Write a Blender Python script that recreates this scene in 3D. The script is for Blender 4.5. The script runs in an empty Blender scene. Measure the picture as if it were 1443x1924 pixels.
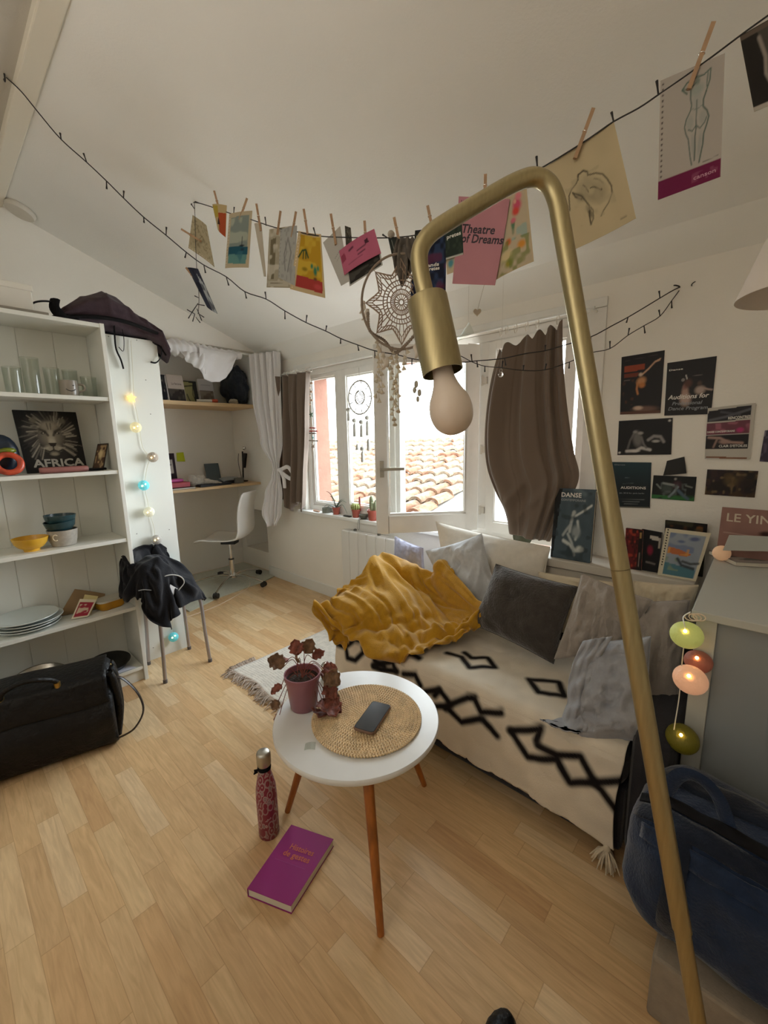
import bpy, bmesh, math, random
import numpy as np
from mathutils import Vector, Matrix, noise
S = bpy.context.scene
C = S.collection
rnd = random.Random(7)

# ------------------------------------------------------------------ camera
YAW, PIT, ROL = math.radians(42.44), math.radians(9.88), math.radians(-1.13)
FPX, CAMZ = 778.0, 1.38
fw = Vector((math.cos(PIT)*math.cos(YAW), math.cos(PIT)*math.sin(YAW), -math.sin(PIT)))
rt = Vector((math.sin(YAW), -math.cos(YAW), 0)); up = rt.cross(fw)
rt, up = rt*math.cos(ROL)+up*math.sin(ROL), -rt*math.sin(ROL)+up*math.cos(ROL)
cam_d = bpy.data.cameras.new('camera'); cam = bpy.data.objects.new('camera', cam_d); C.objects.link(cam)
cam.matrix_world = Matrix(((rt.x, up.x, -fw.x, 0), (rt.y, up.y, -fw.y, 0), (rt.z, up.z, -fw.z, CAMZ), (0, 0, 0, 1)))
cam_d.sensor_fit = 'VERTICAL'; cam_d.sensor_height = 36; cam_d.lens = FPX/1924*36; cam_d.clip_start = .05
S.camera = cam

# ------------------------------------------------------------------ world, daylight, exposure
W_SKY = 10.5
S.view_settings.view_transform = 'Standard'; S.view_settings.look = 'None'
S.view_settings.gamma = 1; S.view_settings.use_curve_mapping = False
S.view_settings.exposure = 0.66
w = bpy.data.worlds.new('overcast_sky'); S.world = w; w.use_nodes = True
nt = w.node_tree; bg = nt.nodes['Background']
tc = nt.nodes.new('ShaderNodeTexCoord'); sx = nt.nodes.new('ShaderNodeSeparateXYZ'); cr = nt.nodes.new('ShaderNodeValToRGB')
nt.links.new(tc.outputs['Generated'], sx.inputs[0]); nt.links.new(sx.outputs['Z'], cr.inputs[0]); nt.links.new(cr.outputs[0], bg.inputs[0])
cr.color_ramp.elements[0].color = (.90, .95, 1, 1); cr.color_ramp.elements[1].color = (.80, .90, 1, 1)
bg.inputs[1].default_value = W_SKY
S.cycles.max_bounces = 10; S.cycles.diffuse_bounces = 6; S.cycles.glossy_bounces = 3; S.cycles.transparent_max_bounces = 12
S.cycles.sample_clamp_indirect = 6; S.cycles.use_denoising = True; S.cycles.caustics_reflective = False; S.cycles.caustics_refractive = False

def area(name, loc, rot, sx_, sy_, power, col=(1, 1, 1), portal=False):
    d = bpy.data.lights.new(name, 'AREA'); d.shape = 'RECTANGLE'; d.size = sx_; d.size_y = sy_; d.energy = power; d.color = col
    if portal: d.cycles.is_portal = True
    o = bpy.data.objects.new(name, d); C.objects.link(o); o.location = loc; o.rotation_euler = rot
    return o
# portal over the window opening (guides sky sampling only), shines towards -X
area('window_portal', (2.62, 1.87, 1.4), (0, math.radians(90), 0), 1.25, 2.45, 1, portal=True)
# weak added fill for light from the room behind; no window known there
area('rear_fill_light', (-1.45, .9, 1.7), (0, math.radians(-90), 0), 1.0, 1.2, 1.2, (1, .95, .88))
area('ceiling_fill_light', (-.75, .55, 1.75), (math.radians(180), math.radians(-18), 0), .5, .5, 17, (1, .95, .88))  # added fill aimed up to brighten the ceiling; no lamp stands here

# ------------------------------------------------------------------ helpers
def lin(c):
    if isinstance(c, str):
        c = c.lstrip('#'); c = [int(c[i:i+2], 16)/255 for i in (0, 2, 4)]
    return tuple((x/12.92 if x <= .04045 else ((x+.055)/1.055)**2.4) for x in c)
_m = {}
def mat(name, col, rough=.6, metal=0, noise_scale=0, noise_amt=.0, bump=0, bscale=60, sheen=0, trans=0, emit=0, spec=None, stretch=None, coat=0, alpha=1):
    if name in _m: return _m[name]
    m = bpy.data.materials.new(name); m.use_nodes = True; _m[name] = m
    n = m.node_tree.nodes; l = m.node_tree.links; b = n['Principled BSDF']
    c = lin(col); b.inputs['Base Color'].default_value = (*c, 1); b.inputs['Roughness'].default_value = rough; b.inputs['Metallic'].default_value = metal
    if sheen: b.inputs['Sheen Weight'].default_value = sheen
    if coat: b.inputs['Coat Weight'].default_value = coat
    if trans: b.inputs['Transmission Weight'].default_value = trans
    if spec is not None: b.inputs['Specular IOR Level'].default_value = spec
    if alpha < 1: b.inputs['Alpha'].default_value = alpha
    if emit: b.inputs['Emission Color'].default_value = (*c, 1); b.inputs['Emission Strength'].default_value = emit
    if noise_scale or bump:
        t = n.new('ShaderNodeTexCoord'); mp = n.new('ShaderNodeMapping'); l.new(t.outputs['Object'], mp.inputs[0])
        if stretch: mp.inputs['Scale'].default_value = stretch
    if noise_scale:
        ns = n.new('ShaderNodeTexNoise'); ns.inputs['Scale'].default_value = noise_scale; ns.inputs['Detail'].default_value = 4
        r = n.new('ShaderNodeValToRGB'); l.new(mp.outputs[0], ns.inputs[0]); l.new(ns.outputs[0], r.inputs[0]); l.new(r.outputs[0], b.inputs['Base Color'])
        r.color_ramp.elements[0].position = .3; r.color_ramp.elements[1].position = .7
        r.color_ramp.elements[0].color = (*[x*(1-noise_amt) for x in c], 1); r.color_ramp.elements[1].color = (*[min(1, x*(1+noise_amt)) for x in c], 1)
    if bump:
        nb = n.new('ShaderNodeTexNoise'); nb.inputs['Scale'].default_value = bscale; nb.inputs['Detail'].default_value = 3
        bp = n.new('ShaderNodeBump'); bp.inputs['Strength'].default_value = bump; bp.inputs['Distance'].default_value = .01
        l.new(mp.outputs[0], nb.inputs[0]); l.new(nb.outputs[0], bp.inputs['Height']); l.new(bp.outputs[0], b.inputs['Normal'])
    return m
def fabric(name, col, amt=.12, sheen=.2, bump=.15, bscale=180, rough=.9, stretch=None):
    return mat(name, col, rough, noise_scale=35, noise_amt=amt, bump=bump, bscale=bscale, sheen=sheen, spec=.2, stretch=stretch)

T0 = {}     # world location of things whose parts are built in world coordinates
def setp(o, label=None, cat=None, group=None, kind=None):
    if label: o['label'] = label
    if cat: o['category'] = cat
    if group: o['group'] = group
    if kind: o['kind'] = kind
    return o
def thing(name, label, cat, loc=(0, 0, 0), rotz=0, group=None, local=False):
    o = bpy.data.objects.new(name, None); C.objects.link(o); o.location = loc; o.rotation_euler = (0, 0, rotz)
    o.empty_display_size = .05
    T0[o.name] = Vector((0, 0, 0)) if local else Vector(loc)
    return setp(o, label, cat, group)
class M:
    """collects vertices and faces, then links them as ONE mesh object"""
    def __init__(s): s.v = []; s.f = []; s.m = []
    def add(s, vs, fs, m=0):
        k = len(s.v); s.v += [tuple(v) for v in vs]; s.f += [tuple(i+k for i in f) for f in fs]; s.m += [m]*len(fs); return s
    def box(s, x0, x1, y0, y1, z0, z1, m=0):
        return s.add([(x, y, z) for x in (x0, x1) for y in (y0, y1) for z in (z0, z1)],
                     [(0, 1, 3, 2), (4, 6, 7, 5), (0, 4, 5, 1), (2, 3, 7, 6), (0, 2, 6, 4), (1, 5, 7, 3)], m)
    def obox(s, c, ax, ay, az, m=0):
        c, ax, ay, az = map(Vector, (c, ax, ay, az))
        return s.add([c+ax*i+ay*j+az*k for i in (-1, 1) for j in (-1, 1) for k in (-1, 1)],
                     [(0, 1, 3, 2), (4, 6, 7, 5), (0, 4, 5, 1), (2, 3, 7, 6), (0, 2, 6, 4), (1, 5, 7, 3)], m)
    def tube(s, pts, r, n=8, m=0, cap=True, flat=1.0, closed=False):
        pts = [Vector(p) for p in pts]; N = len(pts)
        rs = r if isinstance(r, (list, tuple)) else [r]*N
        vs = []; ref = None
        for i, p in enumerate(pts):
            if closed: t = pts[(i+1) % N]-pts[i-1]
            else: t = pts[min(i+1, N-1)]-pts[max(i-1, 0)]
            t = t.normalized() if t.length > 1e-9 else Vector((0, 0, 1))
            if ref is None: ref = Vector((0, 0, 1)) if abs(t.z) < .9 else Vector((1, 0, 0))
            a = (ref-t*ref.dot(t)); a = a.normalized() if a.length > 1e-6 else t.orthogonal().normalized()
            ref = a; b = t.cross(a)
            vs += [p+(a*math.cos(q)*flat+b*math.sin(q))*rs[i] for q in [2*math.pi*j/n for j in range(n)]]
        fs = []
        for i in range(N if closed else N-1):
            for j in range(n):
                a0 = i*n+j; a1 = i*n+(j+1) % n; b0 = ((i+1) % N)*n+j; b1 = ((i+1) % N)*n+(j+1) % n
                fs.append((a0, a1, b1, b0))
        if cap and not closed: fs += [tuple(range(n))[::-1], tuple((N-1)*n+j for j in range(n))]
        return s.add(vs, fs, m)
    def lathe(s, prof, o=(0, 0, 0), n=24, m=0, mx=None, closed=False, sq=None):
        """prof = [(radius, height)]; mx optional 3x3/4x4 orientation"""
        vs = []; o = Vector(o)
        for r, z in prof:
            for j in range(n):
                q = 2*math.pi*j/n; p = Vector((r*math.cos(q), r*math.sin(q)*(sq or 1), z))
                if mx is not None: p = mx @ p
                vs.append(o+p)
        fs = [(i*n+j, i*n+(j+1) % n, (i+1)*n+(j+1) % n, (i+1)*n+j) for i in range(len(prof)-1) for j in range(n)]
        if closed: fs += [((len(prof)-1)*n+j, (len(prof)-1)*n+(j+1) % n, (j+1) % n, j) for j in range(n)]
        else:
            if prof[0][0] > 1e-4: fs.append(tuple(range(n))[::-1])
            if prof[-1][0] > 1e-4: fs.append(tuple((len(prof)-1)*n+j for j in range(n)))
        return s.add(vs, fs, m)
    def sph(s, c, r, n=16, m=0, sx=1, sy=1, sz=1, mx=None):
        pr = [(max(1e-5, math.sin(math.pi*i/(n//2))), -math.cos(math.pi*i/(n//2))) for i in range(n//2+1)]
        D = Matrix.Diagonal((r*sx, r*sy, r*sz)); D = (mx @ D) if mx is not None else D
        return s.lathe(pr, c, n, m, D)
    def grid(s, f, nu, nv, m=0, cu=False, cv=False):
        """f(u,v) -> point, u,v in 0..1"""
        k = [f(i/(nu if cu else nu-1), j/(nv if cv else nv-1)) for i in range(nu) for j in range(nv)]
        fs = [(i*nv+j, ((i+1) % nu)*nv+j, ((i+1) % nu)*nv+(j+1) % nv, i*nv+(j+1) % nv)
              for i in range(nu if cu else nu-1) for j in range(nv if cv else nv-1)]
        return s.add(k, fs, m)
    def prism(s, pts, d, m=0):
        """pts = polygon (3-D), d = extrusion vector"""
        n = len(pts); d = Vector(d); vs = [Vector(p) for p in pts]; vs += [p+d for p in vs]
        return s.add(vs, [tuple(range(n))[::-1], tuple(range(n, 2*n))]+[(i, (i+1) % n, n+(i+1) % n, n+i) for i in range(n)], m)
    def xf(s, mx, k=0):
        s.v = s.v[:k]+[tuple(mx @ Vector(v)) for v in s.v[k:]]; return s
    def build(s, name, mats, parent=None, smooth=False, bevel=0, sub=0, solid=0, label=None, cat=None, group=None, kind=None, ang=40, fixn=True):
        me = bpy.data.meshes.new(name)
        off = Vector((0, 0, 0))
        if parent is not None:
            off = T0.get(parent.name, off)
        else:
            a = np.array(s.v); off = Vector(((a[:, 0].min()+a[:, 0].max())/2, (a[:, 1].min()+a[:, 1].max())/2, a[:, 2].min()))
        me.from_pydata([(v[0]-off.x, v[1]-off.y, v[2]-off.z) for v in s.v], [], s.f)
        for q in (mats if isinstance(mats, (list, tuple)) else [mats]): me.materials.append(q)
        me.polygons.foreach_set('material_index', s.m)
        if fixn and (smooth or solid or bevel):
            bm = bmesh.new(); bm.from_mesh(me)
            bmesh.ops.remove_doubles(bm, verts=bm.verts, dist=1e-5)
            bmesh.ops.recalc_face_normals(bm, faces=bm.faces); bm.to_mesh(me); bm.free()
        if smooth:
            me.polygons.foreach_set('use_smooth', [True]*len(me.polygons))
            try: me.set_sharp_from_angle(angle=math.radians(ang))
            except Exception: pass
        me.update()
        o = bpy.data.objects.new(name, me); C.objects.link(o)
        if parent is not None: o.parent = parent; T0[o.name] = off
        else: o.location = off; T0[o.name] = off
        if bevel:
            b = o.modifiers.new('bevel', 'BEVEL'); b.width = bevel; b.segments = 2; b.limit_method = 'ANGLE'; b.angle_limit = math.radians(50)
        if solid: q = o.modifiers.new('solid', 'SOLIDIFY'); q.thickness = solid; q.offset = 0
        if sub: q = o.modifiers.new('sub', 'SUBSURF'); q.levels = sub; q.render_levels = sub
        return setp(o, label, cat, group, kind)
def struct(name, m, mats, **k):
    return m.build(name, mats, kind='structure', **k)
def dup(root, loc=None, rotz=None, label=None, group=None, scale=None):
    """a copy of a thing with copies of its parts and sub-parts"""
    r = root.copy(); C.objects.link(r)
    if loc is not None: r.location = loc
    if rotz is not None: r.rotation_euler = (0, 0, rotz)
    if scale: r.scale = scale
    if label: r['label'] = label
    if group: r['group'] = group
    for ch in list(root.children):
        c = ch.copy(); C.objects.link(c); c.parent = r
        for g in ch.children:
            d = g.copy(); C.objects.link(d); d.parent = c
    return r
def settle(name, init, nu, nv, colliders, m, parent, frames=24, pin=None, quality=7, mass=.25, bend=.35, stiff=12, selfd=.004):
    """drops a real cloth on the things under it and keeps the shape it settles into"""
    cl = M().grid(init, nu, nv).build('cloth_rest', m, None, fixn=False); off = cl.location.copy()
    mods = []
    for o in colliders:
        c = o.modifiers.new('contact', 'COLLISION'); o.collision.thickness_outer = .004; o.collision.cloth_friction = 40; mods.append((o, c))
    if pin:
        g = cl.vertex_groups.new(name='pin')
        for i in range(nu):
            for j in range(nv):
                w_ = pin(i/(nu-1), j/(nv-1))
                if w_ > 0: g.add([i*nv+j], w_, 'REPLACE')
    q = cl.modifiers.new('cloth', 'CLOTH'); s = q.settings; s.quality = quality; s.mass = mass; s.tension_stiffness = s.compression_stiffness = stiff; s.shear_stiffness = stiff/2; s.bending_stiffness = bend; s.air_damping = 3
    if pin: s.vertex_group_mass = 'pin'
    c = q.collision_settings; c.use_self_collision = True; c.self_distance_min = selfd; c.collision_quality = 3; c.distance_min = .004
    q.point_cache.frame_start = 1; q.point_cache.frame_end = frames+1
    for f in range(1, frames+1): S.frame_set(f)
    dg = bpy.context.evaluated_depsgraph_get(); e = cl.evaluated_get(dg); me = e.to_mesh(); P = [v.co+off for v in me.vertices]; e.to_mesh_clear()
    for o, c in mods: o.modifiers.remove(c)
    bpy.data.objects.remove(cl); S.frame_set(1)
    sm = list(P)
    for i in range(1, nu-1):
        for j in range(1, nv-1): k = i*nv+j; sm[k] = P[k]*.5+(P[k+1]+P[k-1]+P[k+nv]+P[k-nv])*.125
    return M().grid(lambda u, v: sm[round(u*(nu-1))*nv+round(v*(nv-1))], nu, nv).build(name, m, parent, smooth=True, solid=.004, sub=1, ang=180, fixn=False)
def meshes(o, skip=()): return [c for c in o.children if c.type == 'MESH' and not c.name.startswith(tuple(skip) or ('#',))]
RR = [rt, up, fw]
def at(x, y, ax, val):
    """photo pixel -> the point of the real plane (world axis ax = val) it lies on"""
    d = fw*FPX + rt*(x-721.5) - up*(y-962); t = (val-(CAMZ if ax == 2 else 0))/d[ax]
    return Vector((0, 0, CAMZ))+d*t
def atpl(x, y, p, n):
    d = fw*FPX + rt*(x-721.5) - up*(y-962); o = Vector((0, 0, CAMZ)); n = Vector(n)
    return o+d*((Vector(p)-o).dot(n)/d.dot(n))
def nz(x, y, z=0, s=1.0, seed=0): return noise.noise(Vector((x*s+seed*7.3, y*s-seed*3.1, z*s+seed)))
def lump(name, c, rx, ry, rz, m, seed, amp=.18, parent=None, n=48, fr=2.2, z0=None, **k):
    def f(u, v):
        a = 2*math.pi*u; b = math.pi*(v-.5); x, y, z = math.cos(a)*math.cos(b), math.sin(a)*math.cos(b), math.sin(b)
        r = 1+amp*nz(x*fr, y*fr, z*fr, 1, seed)*1.6+amp*.55*abs(nz(x*fr*2.3, y*fr*2.3, z*fr*2.3, 1, seed+3))*1.6
        p = Vector(c)+Vector((x*rx*r, y*ry*r, z*rz*r))
        if z0 is not None and p.z < z0: p.z = z0
        return p
    return M().grid(f, n, n//2, cu=True).build(name, m, parent, smooth=True, ang=180, **k)
def spline(pts, n=8):
    pts = [Vector(p) for p in pts]; out = []
    for i in range(len(pts)-1):
        p0 = pts[max(i-1, 0)]; p1 = pts[i]; p2 = pts[i+1]; p3 = pts[min(i+2, len(pts)-1)]
        for k in range(n):
            t = k/n
            out.append(.5*((2*p1)+(p2-p0)*t+(2*p0-5*p1+4*p2-p3)*t*t+(3*p1-p0-3*p2+p3)*t**3))
    return out+[pts[-1]]
def frame3(x, y):
    """orthonormal matrix from an x direction and an approximate y direction"""
    x = Vector(x).normalized(); y = Vector(y); y = (y-x*y.dot(x)).normalized(); z = x.cross(y)
    return Matrix(((x.x, y.x, z.x), (x.y, y.y, z.y), (x.z, y.z, z.z)))

# ---- writing: font curve -> mesh, mapped on a surface Sf(u,v)
def text_raw(s, italic=0):
    cu = bpy.data.curves.new('t', 'FONT'); cu.body = s; cu.resolution_u = 2; cu.shear = italic; cu.align_x = 'LEFT'
    o = bpy.data.objects.new('t', cu); C.objects.link(o); dg = bpy.context.evaluated_depsgraph_get()
    me = bpy.data.meshes.new_from_object(o.evaluated_get(dg)); vs = [v.co.copy() for v in me.vertices]; fs = [tuple(p.vertices) for p in me.polygons]
    bpy.data.objects.remove(o); bpy.data.curves.remove(cu); bpy.data.meshes.remove(me)
    return vs, fs
def text_on(mb, s, Sf, u0, v0, u1, h, m=0, italic=0, off=.0008, bold=0, w=1, hh=1):
    """write s from (u0,v0) to u1 with letter height h in page units; w,hh = page size"""
    vs, fs = text_raw(s, italic)
    if not vs: return
    x0 = min(v.x for v in vs); x1 = max(v.x for v in vs); H = .72
    reps = [(0, 0)] if not bold else [(0, 0), (bold, 0), (0, bold*.8), (bold, bold*.8)]
    for k, (bx, by) in enumerate(reps):
        out = []
        for v in vs:
            u = u0+(v.x-x0)/(x1-x0)*(u1-u0)+bx; q = v0+v.y/H*h+by
            out.append(Sf(u, q, off+k*.00004))
        mb.add(out, fs, m)
def flat_page(c, ux, uy):
    """page surface: c = bottom-left corner, ux / uy = full edge vectors"""
    c, ux, uy = Vector(c), Vector(ux), Vector(uy); n = ux.cross(uy).normalized()
    return lambda u, v, o=0: c+ux*u+uy*v+n*o
def quad_page(bl, br, tr, tl, curl=0, curlv=0):
    bl, br, tr, tl = map(Vector, (bl, br, tr, tl)); n = (br-bl).cross(tl-bl).normalized()
    def Sf(u, v, o=0):
        return bl*(1-u)*(1-v)+br*u*(1-v)+tr*u*v+tl*(1-u)*v+n*(o+curl*4*u*(1-u)+curlv*4*v*(1-v))
    return Sf
def inpoly(U, V, pts):
    r = np.zeros(U.shape, bool); n = len(pts)
    for i in range(n):
        x1, y1 = pts[i]; x2, y2 = pts[(i+1) % n]
        if y1 == y2: continue
        c = ((y1 > V) != (y2 > V)) & (U < (x2-x1)*(V-y1)/(y2-y1)+x1); r ^= c
    return r
def paint(U, V, ops, asp=1):
    col = np.ones(U.shape+(3,))*.8; rs = np.random.RandomState(3)
    def vn(sc, seed):
        r = np.random.RandomState(seed); g = r.rand(64, 64); x = U*sc; y = V*sc*asp; xi = np.floor(x).astype(int); yi = np.floor(y).astype(int); fx = x-xi; fy = y-yi
        fx = fx*fx*(3-2*fx); fy = fy*fy*(3-2*fy); a = g[xi % 64, yi % 64]; b = g[(xi+1) % 64, yi % 64]; c = g[xi % 64, (yi+1) % 64]; d = g[(xi+1) % 64, (yi+1) % 64]
        return a*(1-fx)*(1-fy)+b*fx*(1-fy)+c*(1-fx)*fy+d*fx*fy
    for k, op in enumerate(ops):
        t = op[0]
        if t == 'bg': col[:] = lin(op[1]); continue
        if t == 'mul':
            col *= (1-op[1]+2*op[1]*vn(op[2], 11+k))[..., None]; continue
        c = np.array(lin(op[1]))
        if t == 'grad':      # vertical gradient between v0 and v1 to colour
            a = np.clip((V-op[2])/(op[3]-op[2]), 0, 1)
        elif t == 'poly': a = inpoly(U, V, op[2]).astype(float)*(op[3] if len(op) > 3 else 1)
        elif t == 'ell':
            cx, cy, rx, ry = op[2:6]; th = op[6] if len(op) > 6 else 0; al = op[7] if len(op) > 7 else 1
            dx = U-cx; dy = (V-cy)*asp; ry *= asp; x = dx*math.cos(th)+dy*math.sin(th); y = -dx*math.sin(th)+dy*math.cos(th)
            a = np.clip(1.5-1.5*np.sqrt((x/rx)**2+(y/ry)**2)+.25, 0, 1)*al
        elif t == 'line':
            wd = op[2]; a = np.zeros(U.shape)
            for (x1, y1), (x2, y2) in zip(op[3], op[3][1:]):
                dx = x2-x1; dy = (y2-y1)*asp; L = dx*dx+dy*dy+1e-9; q = np.clip(((U-x1)*dx+(V-y1)*asp*dy)/L, 0, 1)
                d = np.hypot(U-x1-q*dx, (V-y1)*asp-q*dy); a = np.maximum(a, np.clip(1.4-d/wd, 0, 1))
            a = a*(op[4] if len(op) > 4 else 1)
        elif t == 'noise':
            th = op[3]; a = np.clip((vn(op[2], 5+k)-th)*6, 0, 1)*(op[4] if len(op) > 4 else 1)
            if len(op) > 5: x0, x1, y0, y1 = op[5]; a = a*((U > x0) & (U < x1) & (V > y0) & (V < y1))
        a = a[..., None]; col = col*(1-a)+c*a
    return np.clip(col, 0, 1)
def vcol_mat(name='printed_paper', rough=.7, spec=.3):
    if name in _m: return _m[name]
    m = bpy.data.materials.new(name); m.use_nodes = True; _m[name] = m; n = m.node_tree.nodes
    a = n.new('ShaderNodeVertexColor'); a.layer_name = 'Col'; b = n['Principled BSDF']; m.node_tree.links.new(a.outputs[0], b.inputs['Base Color'])
    b.inputs['Roughness'].default_value = rough; b.inputs['Specular IOR Level'].default_value = spec
    return m
def artwork(name, Sf, ops, parent, nu=60, nv=80, off=.0005, u0=0, u1=1, v0=0, v1=1, asp=1.4, m=None, label=None):
    mb = M(); mb.grid(lambda a, b: Sf(u0+a*(u1-u0), v0+b*(v1-v0), off), nu, nv)
    o = mb.build(name, m or vcol_mat(), parent, label=label)
    U, V = np.meshgrid(np.linspace(0, 1, nu), np.linspace(0, 1, nv), indexing='ij'); col = paint(U, V, ops, asp)
    at_ = o.data.color_attributes.new('Col', 'FLOAT_COLOR', 'POINT'); arr = np.ones((nu*nv, 4), np.float32); arr[:, :3] = col.reshape(-1, 3); at_.data.foreach_set('color', arr.ravel())
    o.data.polygons.foreach_set('use_smooth', [True]*len(o.data.polygons))
    return o
def sheet(name, Sf, parent, m, th=.0006, nu=12, nv=12, u0=0, u1=1, v0=0, v1=1, label=None):
    """a thin sheet with real thickness under the artwork"""
    mb = M(); A = [[Sf(u0+(u1-u0)*i/(nu-1), v0+(v1-v0)*j/(nv-1), 0) for j in range(nv)] for i in range(nu)]; B = [[Sf(u0+(u1-u0)*i/(nu-1), v0+(v1-v0)*j/(nv-1), -th) for j in range(nv)] for i in range(nu)]
    vs = [p for r in A for p in r]+[p for r in B for p in r]; N = nu*nv
    fs = [(i*nv+j, (i+1)*nv+j, (i+1)*nv+j+1, i*nv+j+1) for i in range(nu-1) for j in range(nv-1)]
    fs += [tuple(k+N for k in f[::-1]) for f in fs]
    ed = [i*nv for i in range(nu)]+[(nu-1)*nv+j for j in range(1, nv)]+[i*nv+nv-1 for i in range(nu-2, -1, -1)]+[j for j in range(nv-2, 0, -1)]
    fs += [(ed[i], ed[i]+N, ed[(i+1) % len(ed)]+N, ed[(i+1) % len(ed)]) for i in range(len(ed))]
    mb.add(vs, fs); return mb.build(name, m, parent, label=label)
# ------------------------------------------------------------------ setting materials
def wood_floor():
    m = bpy.data.materials.new('laminate_floor'); m.use_nodes = True; n = m.node_tree.nodes; l = m.node_tree.links; b = n['Principled BSDF']
    def math_(op, a, c=None, d=None):
        q = n.new('ShaderNodeMath'); q.operation = op
        for i, v in enumerate((a, c, d)):
            if v is None: continue
            if isinstance(v, (int, float)): q.inputs[i].default_value = v
            else: l.new(v, q.inputs[i])
        return q.outputs[0]
    t = n.new('ShaderNodeTexCoord'); s = n.new('ShaderNodeSeparateXYZ'); l.new(t.outputs['Object'], s.inputs[0])
    wdt = .066
    xr = math_('DIVIDE', s.outputs['X'], wdt); row = math_('FLOOR', xr); fx = math_('FRACT', xr)
    wn = n.new('ShaderNodeTexWhiteNoise'); wn.noise_dimensions = '1D'; l.new(row, wn.inputs['W'])
    yl = math_('DIVIDE', s.outputs['Y'], .42); yo = math_('ADD', yl, math_('MULTIPLY', wn.outputs['Value'], 5.0)); seg = math_('FLOOR', yo); fy = math_('FRACT', yo)
    cb = n.new('ShaderNodeCombineXYZ'); l.new(row, cb.inputs[0]); l.new(seg, cb.inputs[1])
    w2 = n.new('ShaderNodeTexWhiteNoise'); w2.noise_dimensions = '2D'; l.new(cb.outputs[0], w2.inputs['Vector'])
    r = n.new('ShaderNodeValToRGB'); l.new(w2.outputs['Value'], r.inputs[0]); e = r.color_ramp.elements
    e[0].color = (*lin('#c6a074'), 1); e[1].color = (*lin('#dcc29c'), 1)
    for p, c in ((.3, '#d6b588'), (.5, '#ccab80'), (.75, '#d8bb90')):
        q = r.color_ramp.elements.new(p); q.color = (*lin(c), 1)
    mp = n.new('ShaderNodeMapping'); mp.inputs['Scale'].default_value = (30, 3, 1); l.new(t.outputs['Object'], mp.inputs[0])
    vm = n.new('ShaderNodeVectorMath'); vm.operation = 'ADD'; l.new(mp.outputs[0], vm.inputs[0]); l.new(w2.outputs['Color'], vm.inputs[1])
    ns = n.new('ShaderNodeTexNoise'); ns.inputs['Scale'].default_value = 2.2; ns.inputs['Detail'].default_value = 6; ns.inputs['Distortion'].default_value = 1.2; l.new(vm.outputs[0], ns.inputs[0])
    gr = n.new('ShaderNodeValToRGB'); l.new(ns.outputs[0], gr.inputs[0]); gr.color_ramp.elements[0].color = (.84, .80, .76, 1); gr.color_ramp.elements[1].color = (1.06, 1.05, 1.03, 1)
    gr.color_ramp.elements[0].position = .3; gr.color_ramp.elements[1].position = .68
    mx = n.new('ShaderNodeMixRGB'); mx.blend_type = 'MULTIPLY'; mx.inputs[0].default_value = 1; l.new(r.outputs[0], mx.inputs[1]); l.new(gr.outputs[0], mx.inputs[2])
    # joints
    ex = math_('MINIMUM', fx, math_('SUBTRACT', 1.0, fx)); ey = math_('MINIMUM', fy, math_('SUBTRACT', 1.0, fy))
    jx = math_('LESS_THAN', ex, .014); jy = math_('LESS_THAN', ey, .003); j = math_('MAXIMUM', jx, jy)
    m2 = n.new('ShaderNodeMixRGB'); m2.blend_type = 'MULTIPLY'; l.new(math_('MULTIPLY', j, .35), m2.inputs[0]); l.new(mx.outputs[0], m2.inputs[1]); m2.inputs[2].default_value = (.45, .33, .22, 1)
    l.new(m2.outputs[0], b.inputs['Base Color']); b.inputs['Roughness'].default_value = .36; b.inputs['Specular IOR Level'].default_value = .45
    return m
m_floor = wood_floor()
m_wall = mat('plaster_wall', '#ece8e0', .9, noise_scale=3, noise_amt=.02, bump=.12, bscale=90)
m_ceil = mat('ceiling_paint', '#ecebe6', .95, noise_scale=2, noise_amt=.02, bump=.08, bscale=120)
m_white = mat('white_lacquer', '#e2e2de', .45)
m_frame = mat('window_paint', '#e4e2dd', .4, noise_scale=14, noise_amt=.03)
m_terra = mat('terracotta_render', '#7b5648', .95, noise_scale=9, noise_amt=.12, bump=.2, bscale=40)
m_glass = bpy.data.materials.new('window_glass'); m_glass.use_nodes = True
_n = m_glass.node_tree.nodes; _n.remove(_n['Principled BSDF']); _t = _n.new('ShaderNodeBsdfTransparent'); _g = _n.new('ShaderNodeBsdfGlossy'); _x = _n.new('ShaderNodeMixShader')
_f = _n.new('ShaderNodeLayerWeight'); _f.inputs[0].default_value = .12; _p = _n.new('ShaderNodeMath'); _p.operation = 'MULTIPLY'; _p.inputs[1].default_value = .8
_g.inputs['Roughness'].default_value = .02; _t.inputs[0].default_value = (.97, .985, .975, 1)
_l = m_glass.node_tree.links; _l.new(_f.outputs['Fresnel'], _p.inputs[0])
_f.inputs[0].default_value = .5; _l.new(_f.outputs['Facing'], _p.inputs[0]); _p.operation = 'POWER'; _p.inputs[1].default_value = 4
_q = _n.new('ShaderNodeMath'); _q.operation = 'MULTIPLY_ADD'; _q.inputs[1].default_value = .45; _q.inputs[2].default_value = .035; _l.new(_p.outputs[0], _q.inputs[0])
_l.new(_q.outputs[0], _x.inputs[0]); _l.new(_t.outputs[0], _x.inputs[1]); _l.new(_g.outputs[0], _x.inputs[2]); _l.new(_x.outputs[0], _n['Material Output'].inputs[0])
m_clear = m_glass.copy(); m_clear.name = 'clear_drinking_glass'
for _z in m_clear.node_tree.nodes:
    if _z.type == 'BSDF_TRANSPARENT': _z.inputs[0].default_value = (.90, .92, .90, 1)

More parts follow.
